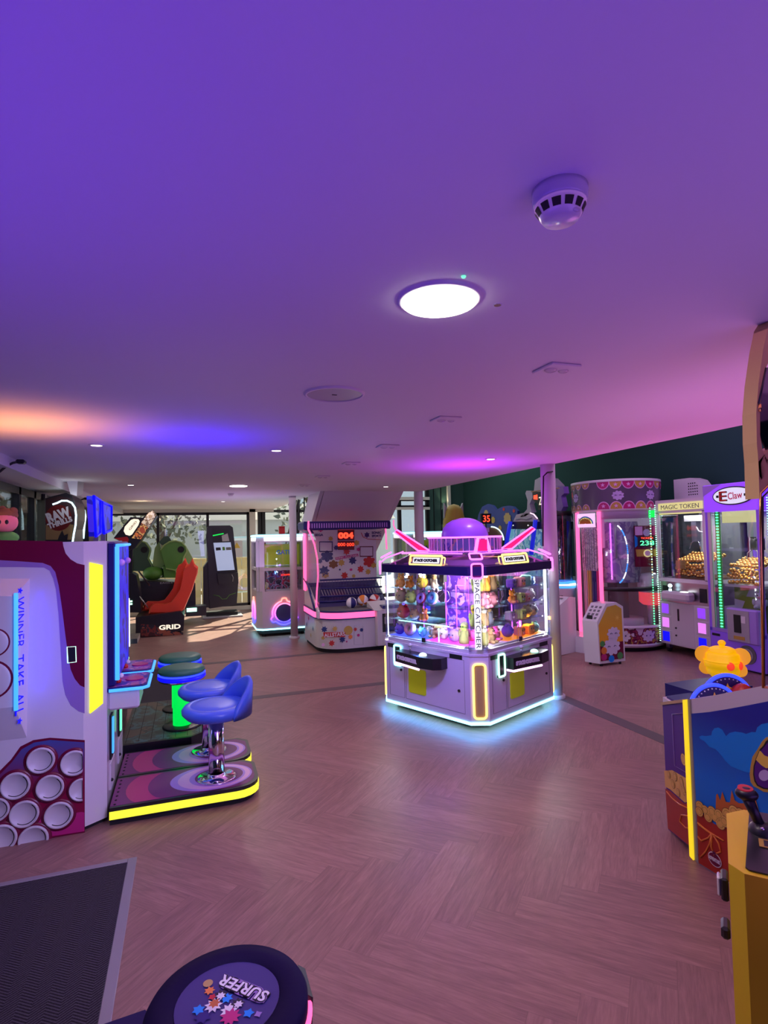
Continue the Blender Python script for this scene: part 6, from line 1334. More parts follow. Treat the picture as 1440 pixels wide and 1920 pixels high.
# podium in front of it
t = thing('ticket_podium', 'small white podium with orange cloud artwork in front of the round machine', 'podium', (5.05, 6.05, 0))
a_, b_, c_ = P('z', .03, 1104, 1242), P('z', .03, 1125, 1245.5), P('z', .03, 1171, 1240)
bn = Vector((c_.y-b_.y, -(c_.x-b_.x), 0)).normalized()     # towards the camera
def ph(x, y):
    d = CF*F_PX+CR*(x-720.)-CU*(y-960.); o = Vector((0, 0, EYE)); return o+d*((b_-o).dot(bn)/d.dot(bn))
vec = (a_-b_)
vec = vec - (c_-b_)*0.0; dep = Vector((vec.x, vec.y, 0))
prof = [ph(1125, 1245), ph(1119.5, 1166), ph(1136, 1132), ph(1155, 1129), ph(1168, 1137), ph(1172.5, 1239)]
wpart('body', t, lambda m: m.prism(prof, dep*1.35, 'white_lacquer'))
wpart('foot', t, lambda m: [m.cyl((q.x, q.y, 0), .016, .035, 'black_matte', 10) for q in (b_+(c_-b_)*.12+dep*.15, b_+(c_-b_)*.88+dep*.15, b_+(c_-b_)*.15+dep*1.2)])
ramp_mat('orange_art', 2, .35, .75, (.85, .42, .02), (.62, .42, .04))
def pa(m):
    o_ = lambda pts, d: [ph(*p)+bn*d for p in pts]
    m.face(o_([(1126, 1240), (1122, 1172), (1138, 1138), (1154, 1134), (1165, 1141), (1169.5, 1234)], .002), 'orange_art')
    m.face(o_([(1126.5, 1240), (1125, 1212), (1140, 1205), (1168, 1202), (1169.5, 1234)], .003), 'maroon_print')
    for x, y, r, mm in ((1150, 1188, 14, 'cloud_white'), (1147, 1212, 18, 'cloud_white'), (1129, 1207, 5, 'green_print'), (1132, 1220, 6, 'orange_print'), (1132, 1232, 6, 'magenta_print'), (1146, 1235, 6, 'sky_print'), (1162, 1229, 6, 'green_print')):
        cc = ph(x, y); R_ = r*7.9/1062; U_ = Vector((-bn.y, bn.x, 0)); q = cloud(0, 0, R_) if r > 10 else circ(0, 0, R_, 16)
        m.fan([cc+U_*p[0]+Vector((0, 0, p[1]))+bn*(.005 if r > 10 else .007) for p in q], mm)
        if r > 10:
            for sx in (-1, 1): m.tube([cc+U_*(sx*R_*.35+dx)+Vector((0, 0, dz))+bn*.008 for dx, dz in ((-.02, 0), (0, .012), (.02, 0))], .003, 'navy_print', seg=4)
    m.fan([ph(1157, 1158)+Vector((0, 0, 0))+bn*.004+Vector((-bn.y, bn.x, 0))*p[0]+Vector((0, 0, p[1])) for p in star(0, 0, .05, 0, 8, .25)], 'yellow_print')
mat('cloud_white', (.70, .66, .82), .5)
wpart('front_artwork', t, pa)
def pside(m):
    U_ = dep.normalized(); F_ = frame(b_+dep*1.35+Vector((0, 0, .0)), -U_, (0, 0, 1)); L_ = dep.length*1.35
    m.box((L_*.25, .33, .001), (L_*.62, .60, .005), 'black_print', M=F_).box((L_*.35, .48, .005), (L_*.55, .50, .007), 'white_print', M=F_)
wpart('card_reader', t, pside)
def ptop(m):
    u = (prof[2]-prof[1]); n_ = u.cross(dep).normalized(); n_ = n_ if n_.z > 0 else -n_
    for i in range(3):
        for j in range(4): 
            o_ = prof[1]+u*(.12+.20*j)+dep*1.35*(.15+.27*i)+n_*.002; m.face([o_, o_+u*.12, o_+u*.12+dep*.22, o_+dep*.22], 'frame_grey')
wpart('button_panel', t, ptop)

# ================================================================== lane game, ring lit coin game, rides behind
t = thing('lane_game', 'blue framed lane game with a white robot topper behind the round column', 'arcade machine', (5.9, 8.7, 0))
LXX = 5.9; X9 = lambda pts, v=LXX: px('x', v, pts)
wpart('cabinet', t, lambda m: m.box((5.95, 7.8, 0), (6.9, 9.6, .9), 'white_panel', .02).box((6.5, 7.8, .9), (6.9, 9.6, 1.85), 'frame_black'))
splotch('lane_artwork', [(.16, .50, .60), (.30, .62, .72), (.10, .30, .55), (.55, .75, .80), (.12, .40, .45)], 2.5, emit=.30)
wpart('play_field', t, lambda m: m.face(px('x', 6.0, [(950, 1000), (955, 992), (1070, 992), (1062, 1100), (950, 1100)]), 'lane_artwork'))
wpart('header_bar', t, lambda m: m.prism(X9([(957, 978), (1068, 978), (1068, 992), (955, 992)]), (.06, 0, 0), 'frame_black').box(P('x', 5.89, 962, 985)+Vector((0, -.01, -.01)), P('x', 5.89, 962, 985)+Vector((0, .01, .01)), 'neon_white').box(P('x', 5.89, 990, 985)+Vector((0, -.01, -.01)), P('x', 5.89, 990, 985)+Vector((0, .01, .01)), 'neon_white'))
for x0, y0, x1, y1 in ((957, 978, 948, 1028), (1004, 975, 996, 1040), (1066, 978, 1043, 1086)):
    wpart('blue_rail', t, lambda m: m.tube([P('x', 5.86, x0, y0), P('x', 5.80, x1, y1)], .040, 'blue_rail_light', seg=6))
neon('blue_rail_light', (.02, .03, 1.0), .45)
mat('robot_white', (.62, .62, .70), .35)
rb_ = wpart('robot_topper', t, lambda m: m.prism(X9([(962, 978), (968, 965), (985, 961), (998, 965), (1005, 978)]), (.08, 0, 0), 'robot_white').prism(X9([(1032, 978), (1036, 964), (1050, 960), (1062, 966), (1068, 978)]), (.08, 0, 0), 'robot_white')
      .prism(X9([(1000, 930), (1003, 900), (1012, 895), (1028, 897), (1040, 910), (1042, 935), (1030, 952), (1012, 952)]), (.2, 0, 0), 'robot_white').prism(off(X9([(1001, 938), (1000, 922), (1032, 922), (1030, 945), (1018, 950)]), (-.02, 0, 0)), (.03, 0, 0), 'black_plastic')
      .prism(X9([(985, 925), (987, 920), (997, 920), (999, 932), (993, 945), (997, 960), (985, 968), (975, 970), (988, 955), (989, 938)]), (.1, 0, 0), 'robot_white').prism(X9([(1046, 912), (1056, 912), (1058, 925), (1052, 930), (1056, 950), (1050, 962), (1042, 955), (1046, 930)]), (.1, 0, 0), 'robot_violet'))
mat('robot_violet', (.30, .14, .62), .35)
wpart('eye_light', rb_, lambda m: m.prism(off(X9([(1003, 929), (1012, 927), (1012, 937), (1003, 936)]), (-.03, 0, 0)), (.01, 0, 0), 'led_red').prism(off(X9([(1029, 926), (1036, 927), (1036, 934), (1029, 935)]), (-.03, 0, 0)), (.01, 0, 0), 'led_red'), 'glowing red eyes', root=t)
wpart('topper_artwork', rb_, lambda m: m.tube(off(X9([(968, 974), (978, 972), (988, 974), (998, 971)]), (-.01, 0, 0)), .012, 'light_grey').tube(off(X9([(999, 962), (1005, 964), (1012, 972)]), (-.05, 0, 0)), .010, 'neon_pinkwhite'), root=t)
t = thing('coin_game', 'round glass coin game with stacked blue and white LED rings', 'arcade machine', (5.62, 7.62, 0))
t.scale = (.75, .75, 1)
part('base', t, lambda m: m.lathe([(.20, 0), (.24, .02), (.24, .74), (.27, .80)], 'white_panel', seg=32).box((-.20, -.21, .55), (-.14, -.17, .70), 'black_print').ball((-.2, .08, .62), (.04, .04, .05), 'orange_print', 10, 6))
part('led_ring', t, lambda m: [m.tube(circ(0, 0, .285, 30, z), .014, 'neon_azure', closed=True) for z in (.83, .90)]+[m.tube(circ(0, 0, .29, 30, .865), .012, 'neon_white', closed=True)], 'blue and white LED rings')
part('glass_drum', t, lambda m: m.lathe([(.23, .92), (.23, 1.95)], 'smoke_glass', seg=28).lathe([(.12, .95), (.14, 1.9)], 'coin_artwork', seg=20).lathe([(0, 1.95), (.25, 1.95), (.25, 2.02), (0, 2.02)], 'frame_black', seg=28).box((-.23, -.10, 1.1), (-.21, .02, 1.7), 'frame_grey'))
splotch('coin_artwork', [(.03, .03, .06), (.12, .11, .2), (.28, .12, .04), (.05, .05, .1), (.2, .22, .3)], 8.0)
part('sign_board', t, lambda m: m.box((-.30, -.16, 2.06), (-.27, .34, 2.34), 'black_print').text('ZEBA', 'sign_cream', frame((-.303, .09, 2.20), (0, -1, 0), (0, 0, 1)), fit=(.40, .13), bold=.01).box((-.29, -.4, 2.36), (-.27, .6, 2.375), 'tan_paint').box((-.27, .05, 2.02), (-.24, .1, 2.1), 'frame_black'))
t = thing('ticket_podium', 'plain white podium with a slanted panel just right of the round column', 'podium', (5.0, 6.9, 0))
p1, p2 = P('z', 0, 1046, 1232), P('z', 0, 1080, 1222); pn = Vector(((p2-p1).y, -(p2-p1).x, 0)).normalized()
def pv(x, y):
    d = CF*F_PX+CR*(x-720.)-CU*(y-960.); o = Vector((0, 0, EYE)); return o+d*((p1-o).dot(pn)/d.dot(pn))
wpart('body', t, lambda m: m.prism([pv(1046, 1230), pv(1046, 1138), pv(1068, 1119), pv(1079, 1120), pv(1082, 1222)], -pn*.42, 'white_lacquer'))
wpart('button_panel', t, lambda m: [m.box((0, 0, 0), (.001, .001, .001), 'frame_grey')]+[m.face([pv(1047+7*k, 1136.5-6*k)-pn*(.06+.1*j)+Vector((0, 0, .004)), pv(1050+7*k, 1134-6*k)-pn*(.06+.1*j)+Vector((0, 0, .004)), pv(1050+7*k, 1134-6*k)-pn*(.11+.1*j)+Vector((0, 0, .004)), pv(1047+7*k, 1136.5-6*k)-pn*(.11+.1*j)+Vector((0, 0, .004))], 'frame_grey') for k in range(3) for j in range(3)])

t = thing('kiddie_ride', 'ride with a tall yellow dome topper and curly blue brows, behind the neon claw machine', 'kiddie ride', (4.93, 10.0, 0))
part('base', t, lambda m: m.box((-.35, -.3, 0), (.35, .5, 1.55), 'frame_grey', .03))
part('yellow_topper', t, lambda m: m.lathe([(.21, 1.55), (.225, 1.75), (.215, 1.95), (.17, 2.15), (.10, 2.25), (0, 2.28)], 'yellow_dull', seg=32).prism([(-.21, 0, 2.0), (-.20, 0, 2.3), (-.14, 0, 2.18)], (0, .05, 0), 'light_grey').prism([(.21, 0, 2.0), (.20, 0, 2.3), (.14, 0, 2.18)], (0, .05, 0), 'light_grey'))
mat('yellow_dull', (.48, .32, .04), .5)
part('blue_brows', t, lambda m: [m.tube([(sx*.095+.085*math.cos(a), -.215-.0, 1.83+.09*math.sin(a)) for a in [PI*k/12 for k in range(13)]], .022, 'sky_print') for sx in (-1, 1)]+[m.ball((sx*.095, -.20, 1.82), (.06, .03, .08), 'cloud_lilac', 12, 8) for sx in (-1, 1)])
part('rim', t, lambda m: m.lathe([(.30, 1.55), (.34, 1.58), (.30, 1.62), (.2, 1.62)], 'white_panel', seg=28))
t = thing('kiddie_ride', 'ride with blue scalloped backboard and orange rosettes against the dark green wall', 'kiddie ride', (6.6, 11.4, 0))
part('base', t, lambda m: m.box((-.3, -1.0, 0), (.3, .9, 1.4), 'navy_print', .03))
def bb(m):
    pts = [P('x', 6.6, x, y) for x, y in ((893, 1010), (893, 985), (897, 965), (904, 950), (914, 945), (924, 948), (930, 956), (942, 950), (952, 948), (962, 950), (970, 958), (972, 1010))]; o_ = Vector((6.6, 11.4, 0))
    m.prism([p-o_ for p in pts], (.06, 0, 0), 'navy_board')
mat('navy_board', (.03, .05, .26), .5)
part('backboard', t, bb)
def ros(m):
    o_ = Vector((6.6, 11.4, 0))
    for x, y, r, mm in ((912, 963, 9, 'tan_paint'), (912, 961, 6, 'brown_print'), (907, 984, 6, 'tan_paint'), (925, 975, 8, 'mustard_print'), (952, 972, 13, 'tan_paint'), (952, 967, 7, 'red_print'), (938, 990, 6, 'mustard_print'), (903, 1000, 6, 'brown_print'), (964, 958, 4, 'red_print'), (945, 955, 4, 'red_print')):
        c = P('x', 6.6, x, y)-o_; R = r*12.5/1062; m.fan([c+Vector((-.006-r*.0004, p[0], p[1])) for p in cloud(0, 0, R, 0, 8, .18)], mm)
part('rosette', t, ros)
t = thing('kiddie_ride', 'ride with a round brown wheel and a small red digit display', 'kiddie ride', (5.58, 10.2, 0))
part('base', t, lambda m: m.box((-.25, -.3, 0), (.35, .3, 1.35), 'brown_print', .03))
part('wheel', t, lambda m: m.cyl((0, 0, 0), .26, .08, 'brown_print', 32, M=FRONT(.05, -.30, 1.55)).tube([(.05+.27*math.cos(a), -.40, 1.55+.27*math.sin(a)) for a in [PI*.0+PI*.5*k/10 for k in range(11)]], .012, 'neon_ice'))
part('digit_display', t, lambda m: m.box((-.16, -.40, 1.88), (.06, -.34, 2.08), 'black_print').text('35', 'led_red', FRONT(-.05, -.403, 1.98), fit=(.15, .13), bold=.01).box((-.06, -.38, 1.78), (-.04, -.36, 1.9), 'black_plastic').box((-.22, -.41, 1.72), (.0, -.3, 1.80), 'pink_print'), 'red lit digits')

# ================================================================== treasure coin pusher at the right
t = thing('coin_pusher', 'blue and red treasure coin pusher with yellow lit corner strip', 'arcade machine', (2.9, 2.3, 0))
PX_ = 2.44
T = lambda pts, d=0.0: off(px('x', PX_, pts), (-d, 0, 0))
def body(m):
    pts = T([(1290, 1311), (1330, 1306), (1367, 1298), (1405, 1291), (1445, 1283), (1500, 1266)]); pts.append(Vector((PX_, pts[-1].y, .05))); pts.append(Vector((PX_, 2.285, .05)))
    m.prism(pts, (.72, 0, 0), 'white_panel')
wpart('body', t, body)
qa, qb = Vector((2.452, 2.31, .04)), Vector((2.565, 2.585, .04)); qn = Vector((-(qb-qa).y, (qb-qa).x, 0)).normalized()
if qn.x > 0: qn = -qn
def pq(x, y):
    d = CF*F_PX+CR*(x-720.)-CU*(y-960.); o = Vector((0, 0, EYE)); return o+d*((qa-o).dot(qn)/d.dot(qn))
wpart('front_cabinet', t, lambda m: m.prism([(2.452, 2.30, .04), (2.565, 2.585, .04), (3.16, 2.585, .04), (3.16, 2.2, .04), (2.5, 2.2, .04)], (0, 0, .70), 'white_panel'))
def nl(m):
    f = lambda pts, d=.003: [pq(*p)+qn*d for p in pts]
    m.face(f([(1243, 1320), (1285, 1315), (1297, 1590), (1254, 1555)]), 'purple_print')
    m.face(f([(1247, 1445), (1262, 1444), (1276, 1452), (1290, 1460), (1297, 1500), (1286, 1505), (1258, 1480), (1249, 1475)], .005), 'coin_gold_print')
    m.face(f([(1249, 1478), (1258, 1483), (1285, 1507), (1294, 1505), (1297, 1588), (1254, 1553)], .005), 'sack_red')
    m.tube(f([(1262, 1339), (1284, 1337)], .006), .002, 'lavender_tone', seg=4); m.tube(f([(1262, 1339), (1267, 1436), (1288, 1448)], .006), .002, 'lavender_tone', seg=4)
    for x, y, r in ((1284, 1424, 11), (1256, 1452, 7), (1268, 1456, 8), (1264, 1470, 8), (1280, 1466, 8), (1284, 1482, 8), (1274, 1486, 7), (1290, 1494, 7)):
        c = pq(x, y); R = r*3.1/1062; U_ = (qb-qa).normalized(); q_ = lambda rr, d: [c+U_*p[0]+Vector((0, 0, p[1]))+qn*d for p in circ(0, 0, rr, 18)]
        m.fan(q_(R, .0068), 'brown_print').fan(q_(R*.9, .0072), 'coin_gold_print').fan(q_(R*.62, .0076), 'mustard_print').fan(q_(R*.5, .008), 'coin_gold_print')
    m.tube(f([(1252, 1484), (1262, 1496), (1276, 1508), (1290, 1514)], .007), .004, 'orange_print', seg=5); m.tube(f([(1294, 1530), (1280, 1528), (1277, 1540), (1288, 1552), (1296, 1553)], .007), .004, 'orange_print', seg=5)
mat('coin_gold_print', (.85, .55, .12), .35); mat('sack_red', (.42, .03, .015), .4)
wpart('narrow_panel', t, nl)
wpart('top_trim', t, lambda m: m.prism([pq(1241, 1317)+qn*.01, pq(1285, 1311)+qn*.01, pq(1285, 1317)+qn*.01, pq(1243, 1322)+qn*.01], -qn*.03, 'tan_paint'))
neon('yellow_strip', (1.0, .72, .02), .85)
def ys(m):
    f = [(1283, 1312), (1290, 1311), (1304, 1600), (1297, 1603)]; q = T(f, .012); b = T([(1283, 1312), (1290, 1311), (1306, 1614), (1300, 1612)], .012)
    m.prism(T([(1283.5, 1312), (1290, 1311), (1303.5, 1612), (1296.5, 1604)], .014), (.02, 0, 0), 'yellow_strip')
wpart('light_strip', t, ys, 'glowing yellow corner strip')
wpart('steel_edge', t, lambda m: m.face(T([(1290, 1311), (1296, 1310), (1311, 1621), (1303.5, 1612)], .004), 'edge_strip_grey').face(T([(1312, 1618), (1357, 1646), (1480, 1730), (1480, 1738), (1357, 1651), (1312, 1623)], .004), 'steel'))
ramp_mat('sky_gradient', 2, .80, .45, (.012, .02, .34), (.0, .20, .75))
def big(m):
    m.face(T([(1297, 1338), (1330, 1335), (1367, 1329), (1405, 1322), (1445, 1314), (1490, 1304), (1490, 1735), (1480, 1728), (1357, 1645), (1312, 1617)], .003), 'sky_gradient')
    cl = crop((1200, 1180), 3.84, [(432, 772), (450, 764), (480, 768), (520, 762), (524, 735), (540, 712), (570, 706), (598, 722), (625, 768), (650, 745), (690, 735), (740, 742), (770, 752), (810, 738), (838, 740), (850, 705), (880, 682), (930, 672), (1050, 660), (1120, 700), (1120, 1000), (900, 1020), (780, 1030), (720, 1010), (660, 985), (620, 945), (590, 905), (550, 862), (505, 845), (470, 805), (440, 790)])
    m.face(T(cl, .005), 'sky_print')
    egg = crop((1340, 1280), 9.6, [(1000, 960), (940, 985), (870, 1060), (790, 1200), (700, 1330), (665, 1500), (650, 1650), (665, 1780), (720, 1860), (800, 1900), (900, 1960), (1300, 2000), (1500, 1500), (1300, 1000)])
    m.face(T(egg, .007), 'mustard_print'); g2 = crop((1340, 1280), 9.6, [(1000, 1010), (945, 1050), (900, 1130), (840, 1190), (770, 1350), (725, 1500), (718, 1650), (740, 1770), (790, 1850), (900, 1905), (1300, 1950), (1480, 1500), (1280, 1040)]); m.face(T(g2, .009), 'black_print')
    g3 = crop((1340, 1280), 9.6, [(1000, 1060), (960, 1100), (920, 1160), (865, 1210), (800, 1370), (752, 1500), (745, 1640), (768, 1750), (810, 1830), (920, 1885), (1300, 1920), (1450, 1500), (1260, 1080)]); m.face(T(g3, .011), 'purple_print')
    m.face(T(crop((1340, 1280), 9.6, [(850, 1215), (880, 1240), (930, 1300), (1010, 1330), (1400, 1330), (1400, 1520), (960, 1530), (880, 1480), (780, 1380)]), .013), 'yellow_print')
    m.fan(T(crop((1340, 1280), 9.6, [(930+100*math.cos(a), 1660+100*math.sin(a)) for a in [k*PI/10 for k in range(20)]]), .013), 'cloud_lilac')
    # sack, crown and coins
    m.face(T(crop((1200, 1180), 3.84, [(412, 1260), (470, 1340), (540, 1400), (605, 1425), (760, 1450), (900, 1500), (1100, 1560), (1600, 1800), (1600, 2500), (1070, 2100), (605, 1788), (428, 1680)]), .005), 'sack_red')
    m.face(T(crop((1200, 1180), 3.84, [(552, 1290), (556, 1190), (566, 1180), (585, 1230), (600, 1165), (625, 1240), (655, 1245), (668, 1155), (690, 1230), (720, 1250), (760, 1250), (800, 1240), (835, 1200), (850, 1260), (900, 1420), (700, 1400), (560, 1340)]), .007), 'crown_orange')
    rnd = random.Random(4)
    for k, (x, y) in enumerate(crop((1200, 1180), 3.84, [(440, 1270), (480, 1300), (530, 1310), (500, 1350), (550, 1350), (590, 1400), (640, 1330), (690, 1310), (740, 1330), (580, 1330), (620, 1380), (670, 1370), (720, 1380), (440, 1310), (790, 1380)])):
        c = P('x', PX_, x, y); R = (9+3*rnd.random())*2.75/1062
        for rr, d, mm in ((R, .008, 'brown_print'), (R*.9, .009, 'coin_gold_print'), (R*.64, .010, 'mustard_print'), (R*.52, .011, 'coin_gold_print')): m.fan([Vector((PX_-d-.0003*k, c.y+p[0], c.z+p[1])) for p in circ(0, 0, rr, 18)], mm)
    for ln in ([(425, 1390), (470, 1430), (520, 1465), (610, 1520)], [(525, 1465), (510, 1540), (480, 1600), (445, 1640)], [(525, 1465), (520, 1560), (540, 1620), (590, 1600), (575, 1540), (530, 1470)], [(525, 1465), (500, 1500), (450, 1520), (425, 1490)], [(430, 1400), (480, 1440), (520, 1470)]):
        m.tube(T(crop((1200, 1180), 3.84, ln), .008), .0045, 'orange_print', seg=5)
    c = P('x', PX_, 1200+548/3.84, 1180+1655/3.84); m.fan([Vector((PX_-.009, c.y+p[0], c.z+p[1])) for p in circ(0, 0, .038, 24, ry=.034)], 'white_print').fan([Vector((PX_-.010, c.y+p[0], c.z+p[1])) for p in circ(0, 0, .034, 24, ry=.030)], 'maroon_print')
    m.text('ADVENTURE', 'white_print', frame(Vector((PX_-.012, c.y, c.z)), (0, -1, 0), (0, 0, 1)), fit=(.062, .018), bold=.02); m.fan([Vector((PX_-.0125, c.y+p[0], c.z+.032+p[1])) for p in star(0, 0, .016)], 'plum_print')
mat('crown_orange', (.58, .16, .03), .4)
wpart('side_panel', t, big)
wpart('top_deck', t, lambda m: m.prism([(2.47, 2.28, .74), (2.57, 2.56, .74), (3.16, 2.56, .74), (3.16, 1.8, .74), (2.47, 1.8, .74)], (0, 0, .012), 'navy_print'))
# wheels under the jar: seen edge-lit in blue
def arcs(m):
    for x, y, R, Y in ((1345, 1312, .155, 2.45), ):
        pass
t2 = thing('prize_jar', 'bright yellow glowing treasure jar with red gems and round handles', 'jar', (3.05, 2.6, .80), -deg(50))
part('jar_body', t2, lambda m: m.lathe([(0, 0), (.062, 0), (.070, .012), (.082, .02), (.092, .045), (.088, .06), (.098, .065), (.102, .10), (.096, .105), (.093, .14), (.082, .15), (.070, .155), (.062, .165)], 'glow_yellow', seg=36).lathe([(.103, .098), (.107, .103), (.101, .108)], 'glow_yellow', seg=36))
part('lid', t2, lambda m: m.lathe([(.078, .155), (.074, .168), (.05, .180), (.02, .184), (.014, .192)], 'glow_yellow', seg=36).ball((0, 0, .205), (.022, .022, .018), 'glow_yellow'))
for sx in (-1, 1):
    part('handle', t2, lambda m: m.cyl((0, 0, 0), .050, .022, 'glow_handle', 28, M=FRONT(sx*.095, .0, .132)).cyl((0, 0, 0), .038, .022, 'glow_handle', 24, M=FRONT(sx*.088, .0, .052)))
part('red_gem', t2, lambda m: m.ball((.040, -.092, .085), (.022, .012, .025), 'led_red_soft').ball((.092, -.045, .085), (.012, .020, .025), 'led_red_soft'), 'red gems')
neon('glow_handle', (1.0, .45, .02), .38, base=(.85, .45, .02))
neon('led_red_soft', (1.0, .06, .02), .8)
def wh(m, o_, R):
    m.cyl((0, 0, 0), R*.93, .03, 'navy_print', 40, M=frame(o_, _X0, (0, 0, 1)))
    F_ = frame(o_+Vector((0, 0, 0)), _X0, (0, 0, 1))
    m.tube([F_ @ Vector((R*math.cos(a), R*math.sin(a), .02)) for a in [PI*k/24 for k in range(25)]], .010, 'neon_blue')
    for k in range(16):
        a = PI*(k+.5)/16; m.ball(F_ @ Vector((R*.86*math.cos(a), R*.86*math.sin(a), .032)), .004, 'white_print', 6, 4)
    for k in (-1, 0, 1): m.fan([F_ @ Vector((k*.06+p[0], R*.5-abs(k)*.025+p[1], .034)) for p in star(0, 0, .028, 0, 4, .4)], 'coin_gold_print')
    m.box((-R*.9, -.04, .0), (R*.9, .0, .03), 'navy_print', M=F_)
wt = wpart('lit_wheel', t, lambda m: [wh(m, P('z', .755, 1334, 1326), .122)], 'blue lit wheel')
wpart('lit_wheel', t, lambda m: [wh(m, P('z', .755, 1368, 1320)+Vector((.06, .08, 0)), .135), m.ball(P('z', .755, 1392, 1316), (.08, .06, .10), 'sack_red')], 'blue lit wheel')
wpart('jar_stand', t, lambda m: m.cyl((3.05, 2.6, .70), .05, .10, 'navy_print', 20).box((2.75, 2.5, .6), (3.16, 2.75, .76), 'navy_print'))

# ================================================================== yellow joystick cabinet
ang = -math.radians(49.5)
YP = P('z', .93, 1366, 1631)
t = thing('arcade_cabinet', 'yellow joystick cabinet with a black control panel at the right edge of the picture', 'arcade machine', (YP.x, YP.y, 0), ang)
YW = .7
part('body', t, lambda m: m.prism([(.0, .03, .04), (.03, 0, .04), (YW, 0, .04), (YW, .29, .04), (.04, .29, .04), (0, .25, .04)], (0, 0, .85), 'yellow_paint'))
part('control_panel', t, lambda m: m.add([(0, .03, .89), (.03, 0, .89), (YW, 0, .89), (YW, .29, .89), (.04, .29, .89), (0, .25, .89), (0, .03, .93), (.03, 0, .93), (YW, 0, .93), (YW, .29, .95), (.04, .29, .95), (0, .25, .948)], [(0, 1, 7, 6), (1, 2, 8, 7), (2, 3, 9, 8), (3, 4, 10, 9), (4, 5, 11, 10), (5, 0, 6, 11), (6, 7, 8, 9, 10, 11)], 'yellow_paint'))
sl = Matrix.Translation((.03, 0, .9305)) @ Matrix.Rotation(math.atan2(.02, .29), 4, 'X')
cp = part('panel_overlay', t, lambda m: m.prism([sl @ Vector(p) for p in ((.003, .02, .001), (.01, .012, .001), (.66, .012, .001), (.66, .285, .001), (.03, .285, .001), (.022, .277, .001))], (0, 0, .003), 'black_plastic'), 'black control panel')
part('panel_stickers', cp, lambda m: m.box((.035, .115, .005), (.20, .15, .0065), 'mustard_print', M=sl).box((.045, .120, .0065), (.06, .145, .007), 'black_print', M=sl).box((.065, .118, .0065), (.085, .147, .007), 'brown_print', M=sl).box((.085, .07, .005), (.20, .115, .0062), 'orange_print', M=sl).box((.09, .05, .005), (.20, .07, .0062), 'green_print', M=sl))
js = part('joystick', t, lambda m: m.lathe([(.03, 0), (.026, .012), (.016, .02), (.0, .022)], 'black_plastic', c=(0, 0, 0), M=sl @ Matrix.Translation((.045, .19, .004))).tube([sl @ Vector((.045, .19, .01)), sl @ Vector((.030, .195, .045)), sl @ Vector((.018, .20, .075))], [.011, .012, .014], 'black_plastic', seg=14)
          .ball(sl @ Vector((.045, .17, .02)), .005, 'chrome').ball(sl @ Vector((.016, .203, .085)), (.026, .022, .016), 'black_plastic'))
part('trigger_button', js, lambda m: m.cyl((0, 0, .090), .017, .010, 'red_print', 20, M=sl @ Matrix.Translation((.014, .205, 0))), 'red thumb button')
part('card_reader', t, lambda m: m.box((-.018, .10, .80), (-.002, .15, .855), 'black_plastic', .004).box((-.026, .11, .805), (-.018, .14, .85), 'white_panel', .003))
part('coin_return', t, lambda m: m.box((-.022, .09, .715), (-.002, .14, .745), 'black_plastic', .006))
part('kick_plate', t, lambda m: m.box((.01, .01, 0), (YW, .28, .04), 'black_matte'))
HY = 1.35
hq = lambda pts, Y=HY: px('y', Y, pts)
def hood(m):
    m.prism(hq([(1450, 596), (1440, 612), (1431, 655), (1422, 720), (1418, 775), (1419, 830), (1422, 866), (1425, 905), (1440, 880), (1444, 858), (1438, 862), (1430, 845), (1425, 815), (1425, 758), (1436, 690), (1450, 660)]), (0, .05, 0), 'tan_paint')
    m.prism(hq([(1422, 866), (1440, 844), (1500, 820), (1500, 880), (1445, 905), (1428, 922), (1424, 935)]), (0, .05, 0), 'tan_paint').prism(hq([(1640, 600), (1700, 600), (1700, 1500), (1640, 1500)]), (0, .12, 0), 'yellow_paint').prism(hq([(1450, 596), (1445, 640), (1520, 660), (1690, 660), (1690, 600), (1520, 585)]), (0, .05, 0), 'tan_paint').prism(hq([(1500, 1292), (1700, 1300), (1700, 1320), (1500, 1310)]), (0, .05, 0), 'tan_paint')
wpart('hood', t, hood)
wpart('gold_trim', t, lambda m: m.tube(hq([(1448, 902), (1426, 925), (1426, 960), (1431, 1290)]), .004, 'gold', seg=6).tube(hq([(1424, 758), (1424, 772)]), .006, 'gold', seg=6).tube(hq([(1436, 690), (1422, 757)]), .004, 'black_plastic', seg=6).tube(hq([(1450, 912), (1430, 932), (1433, 1290)]), .003, 'black_plastic', seg=6).tube(hq([(1431, 1288), (1530, 1300)]), .004, 'gold', seg=6))
wpart('glass_pane', t, lambda m: m.prism(hq([(1427, 930), (1448, 906), (1520, 890), (1520, 1298), (1432, 1288)], HY+.01), (0, .004, 0), 'clear_glass').prism(hq([(1426, 760), (1437, 690), (1520, 650), (1520, 850), (1440, 850), (1426, 820)], HY+.01), (0, .004, 0), 'smoke_glass'))

# ================================================================== black stool with printed top, bottom left
so = P('z', .60, 427, 1872)
t = thing('stool', 'black round stool with a printed SURFER top and red lit rim, nearest the camera', 'stool', (so.x, so.y, 0), 0)
part('base', t, lambda m: m.lathe([(0, 0), (.17, 0), (.17, .012), (.05, .03), (.045, .05)], 'black_plastic')); part('post', t, lambda m: m.cyl((0, 0, .03), .04, .50, 'chrome', 24))
RS = .190
part('seat', t, lambda m: m.lathe([(0, .51), (RS-.02, .51), (RS, .53), (RS, .585), (RS-.008, .598), (RS*.66, .600), (RS*.645, .594), (0, .593)], 'seat_navy', seg=64))
mat('seat_navy', (.006, .002, .036), .7, spec=.15)
part('light_ring', t, lambda m: m.tube(circ(0, 0, RS+.002, 64, .548), .009, 'neon_hotpink', closed=True), 'red glowing rim')
part('printed_disc', t, lambda m: m.cyl((0, 0, .593), RS*.64, .003, 'disc_blue', 48))
mat('disc_blue', (.035, .03, .16), .3)
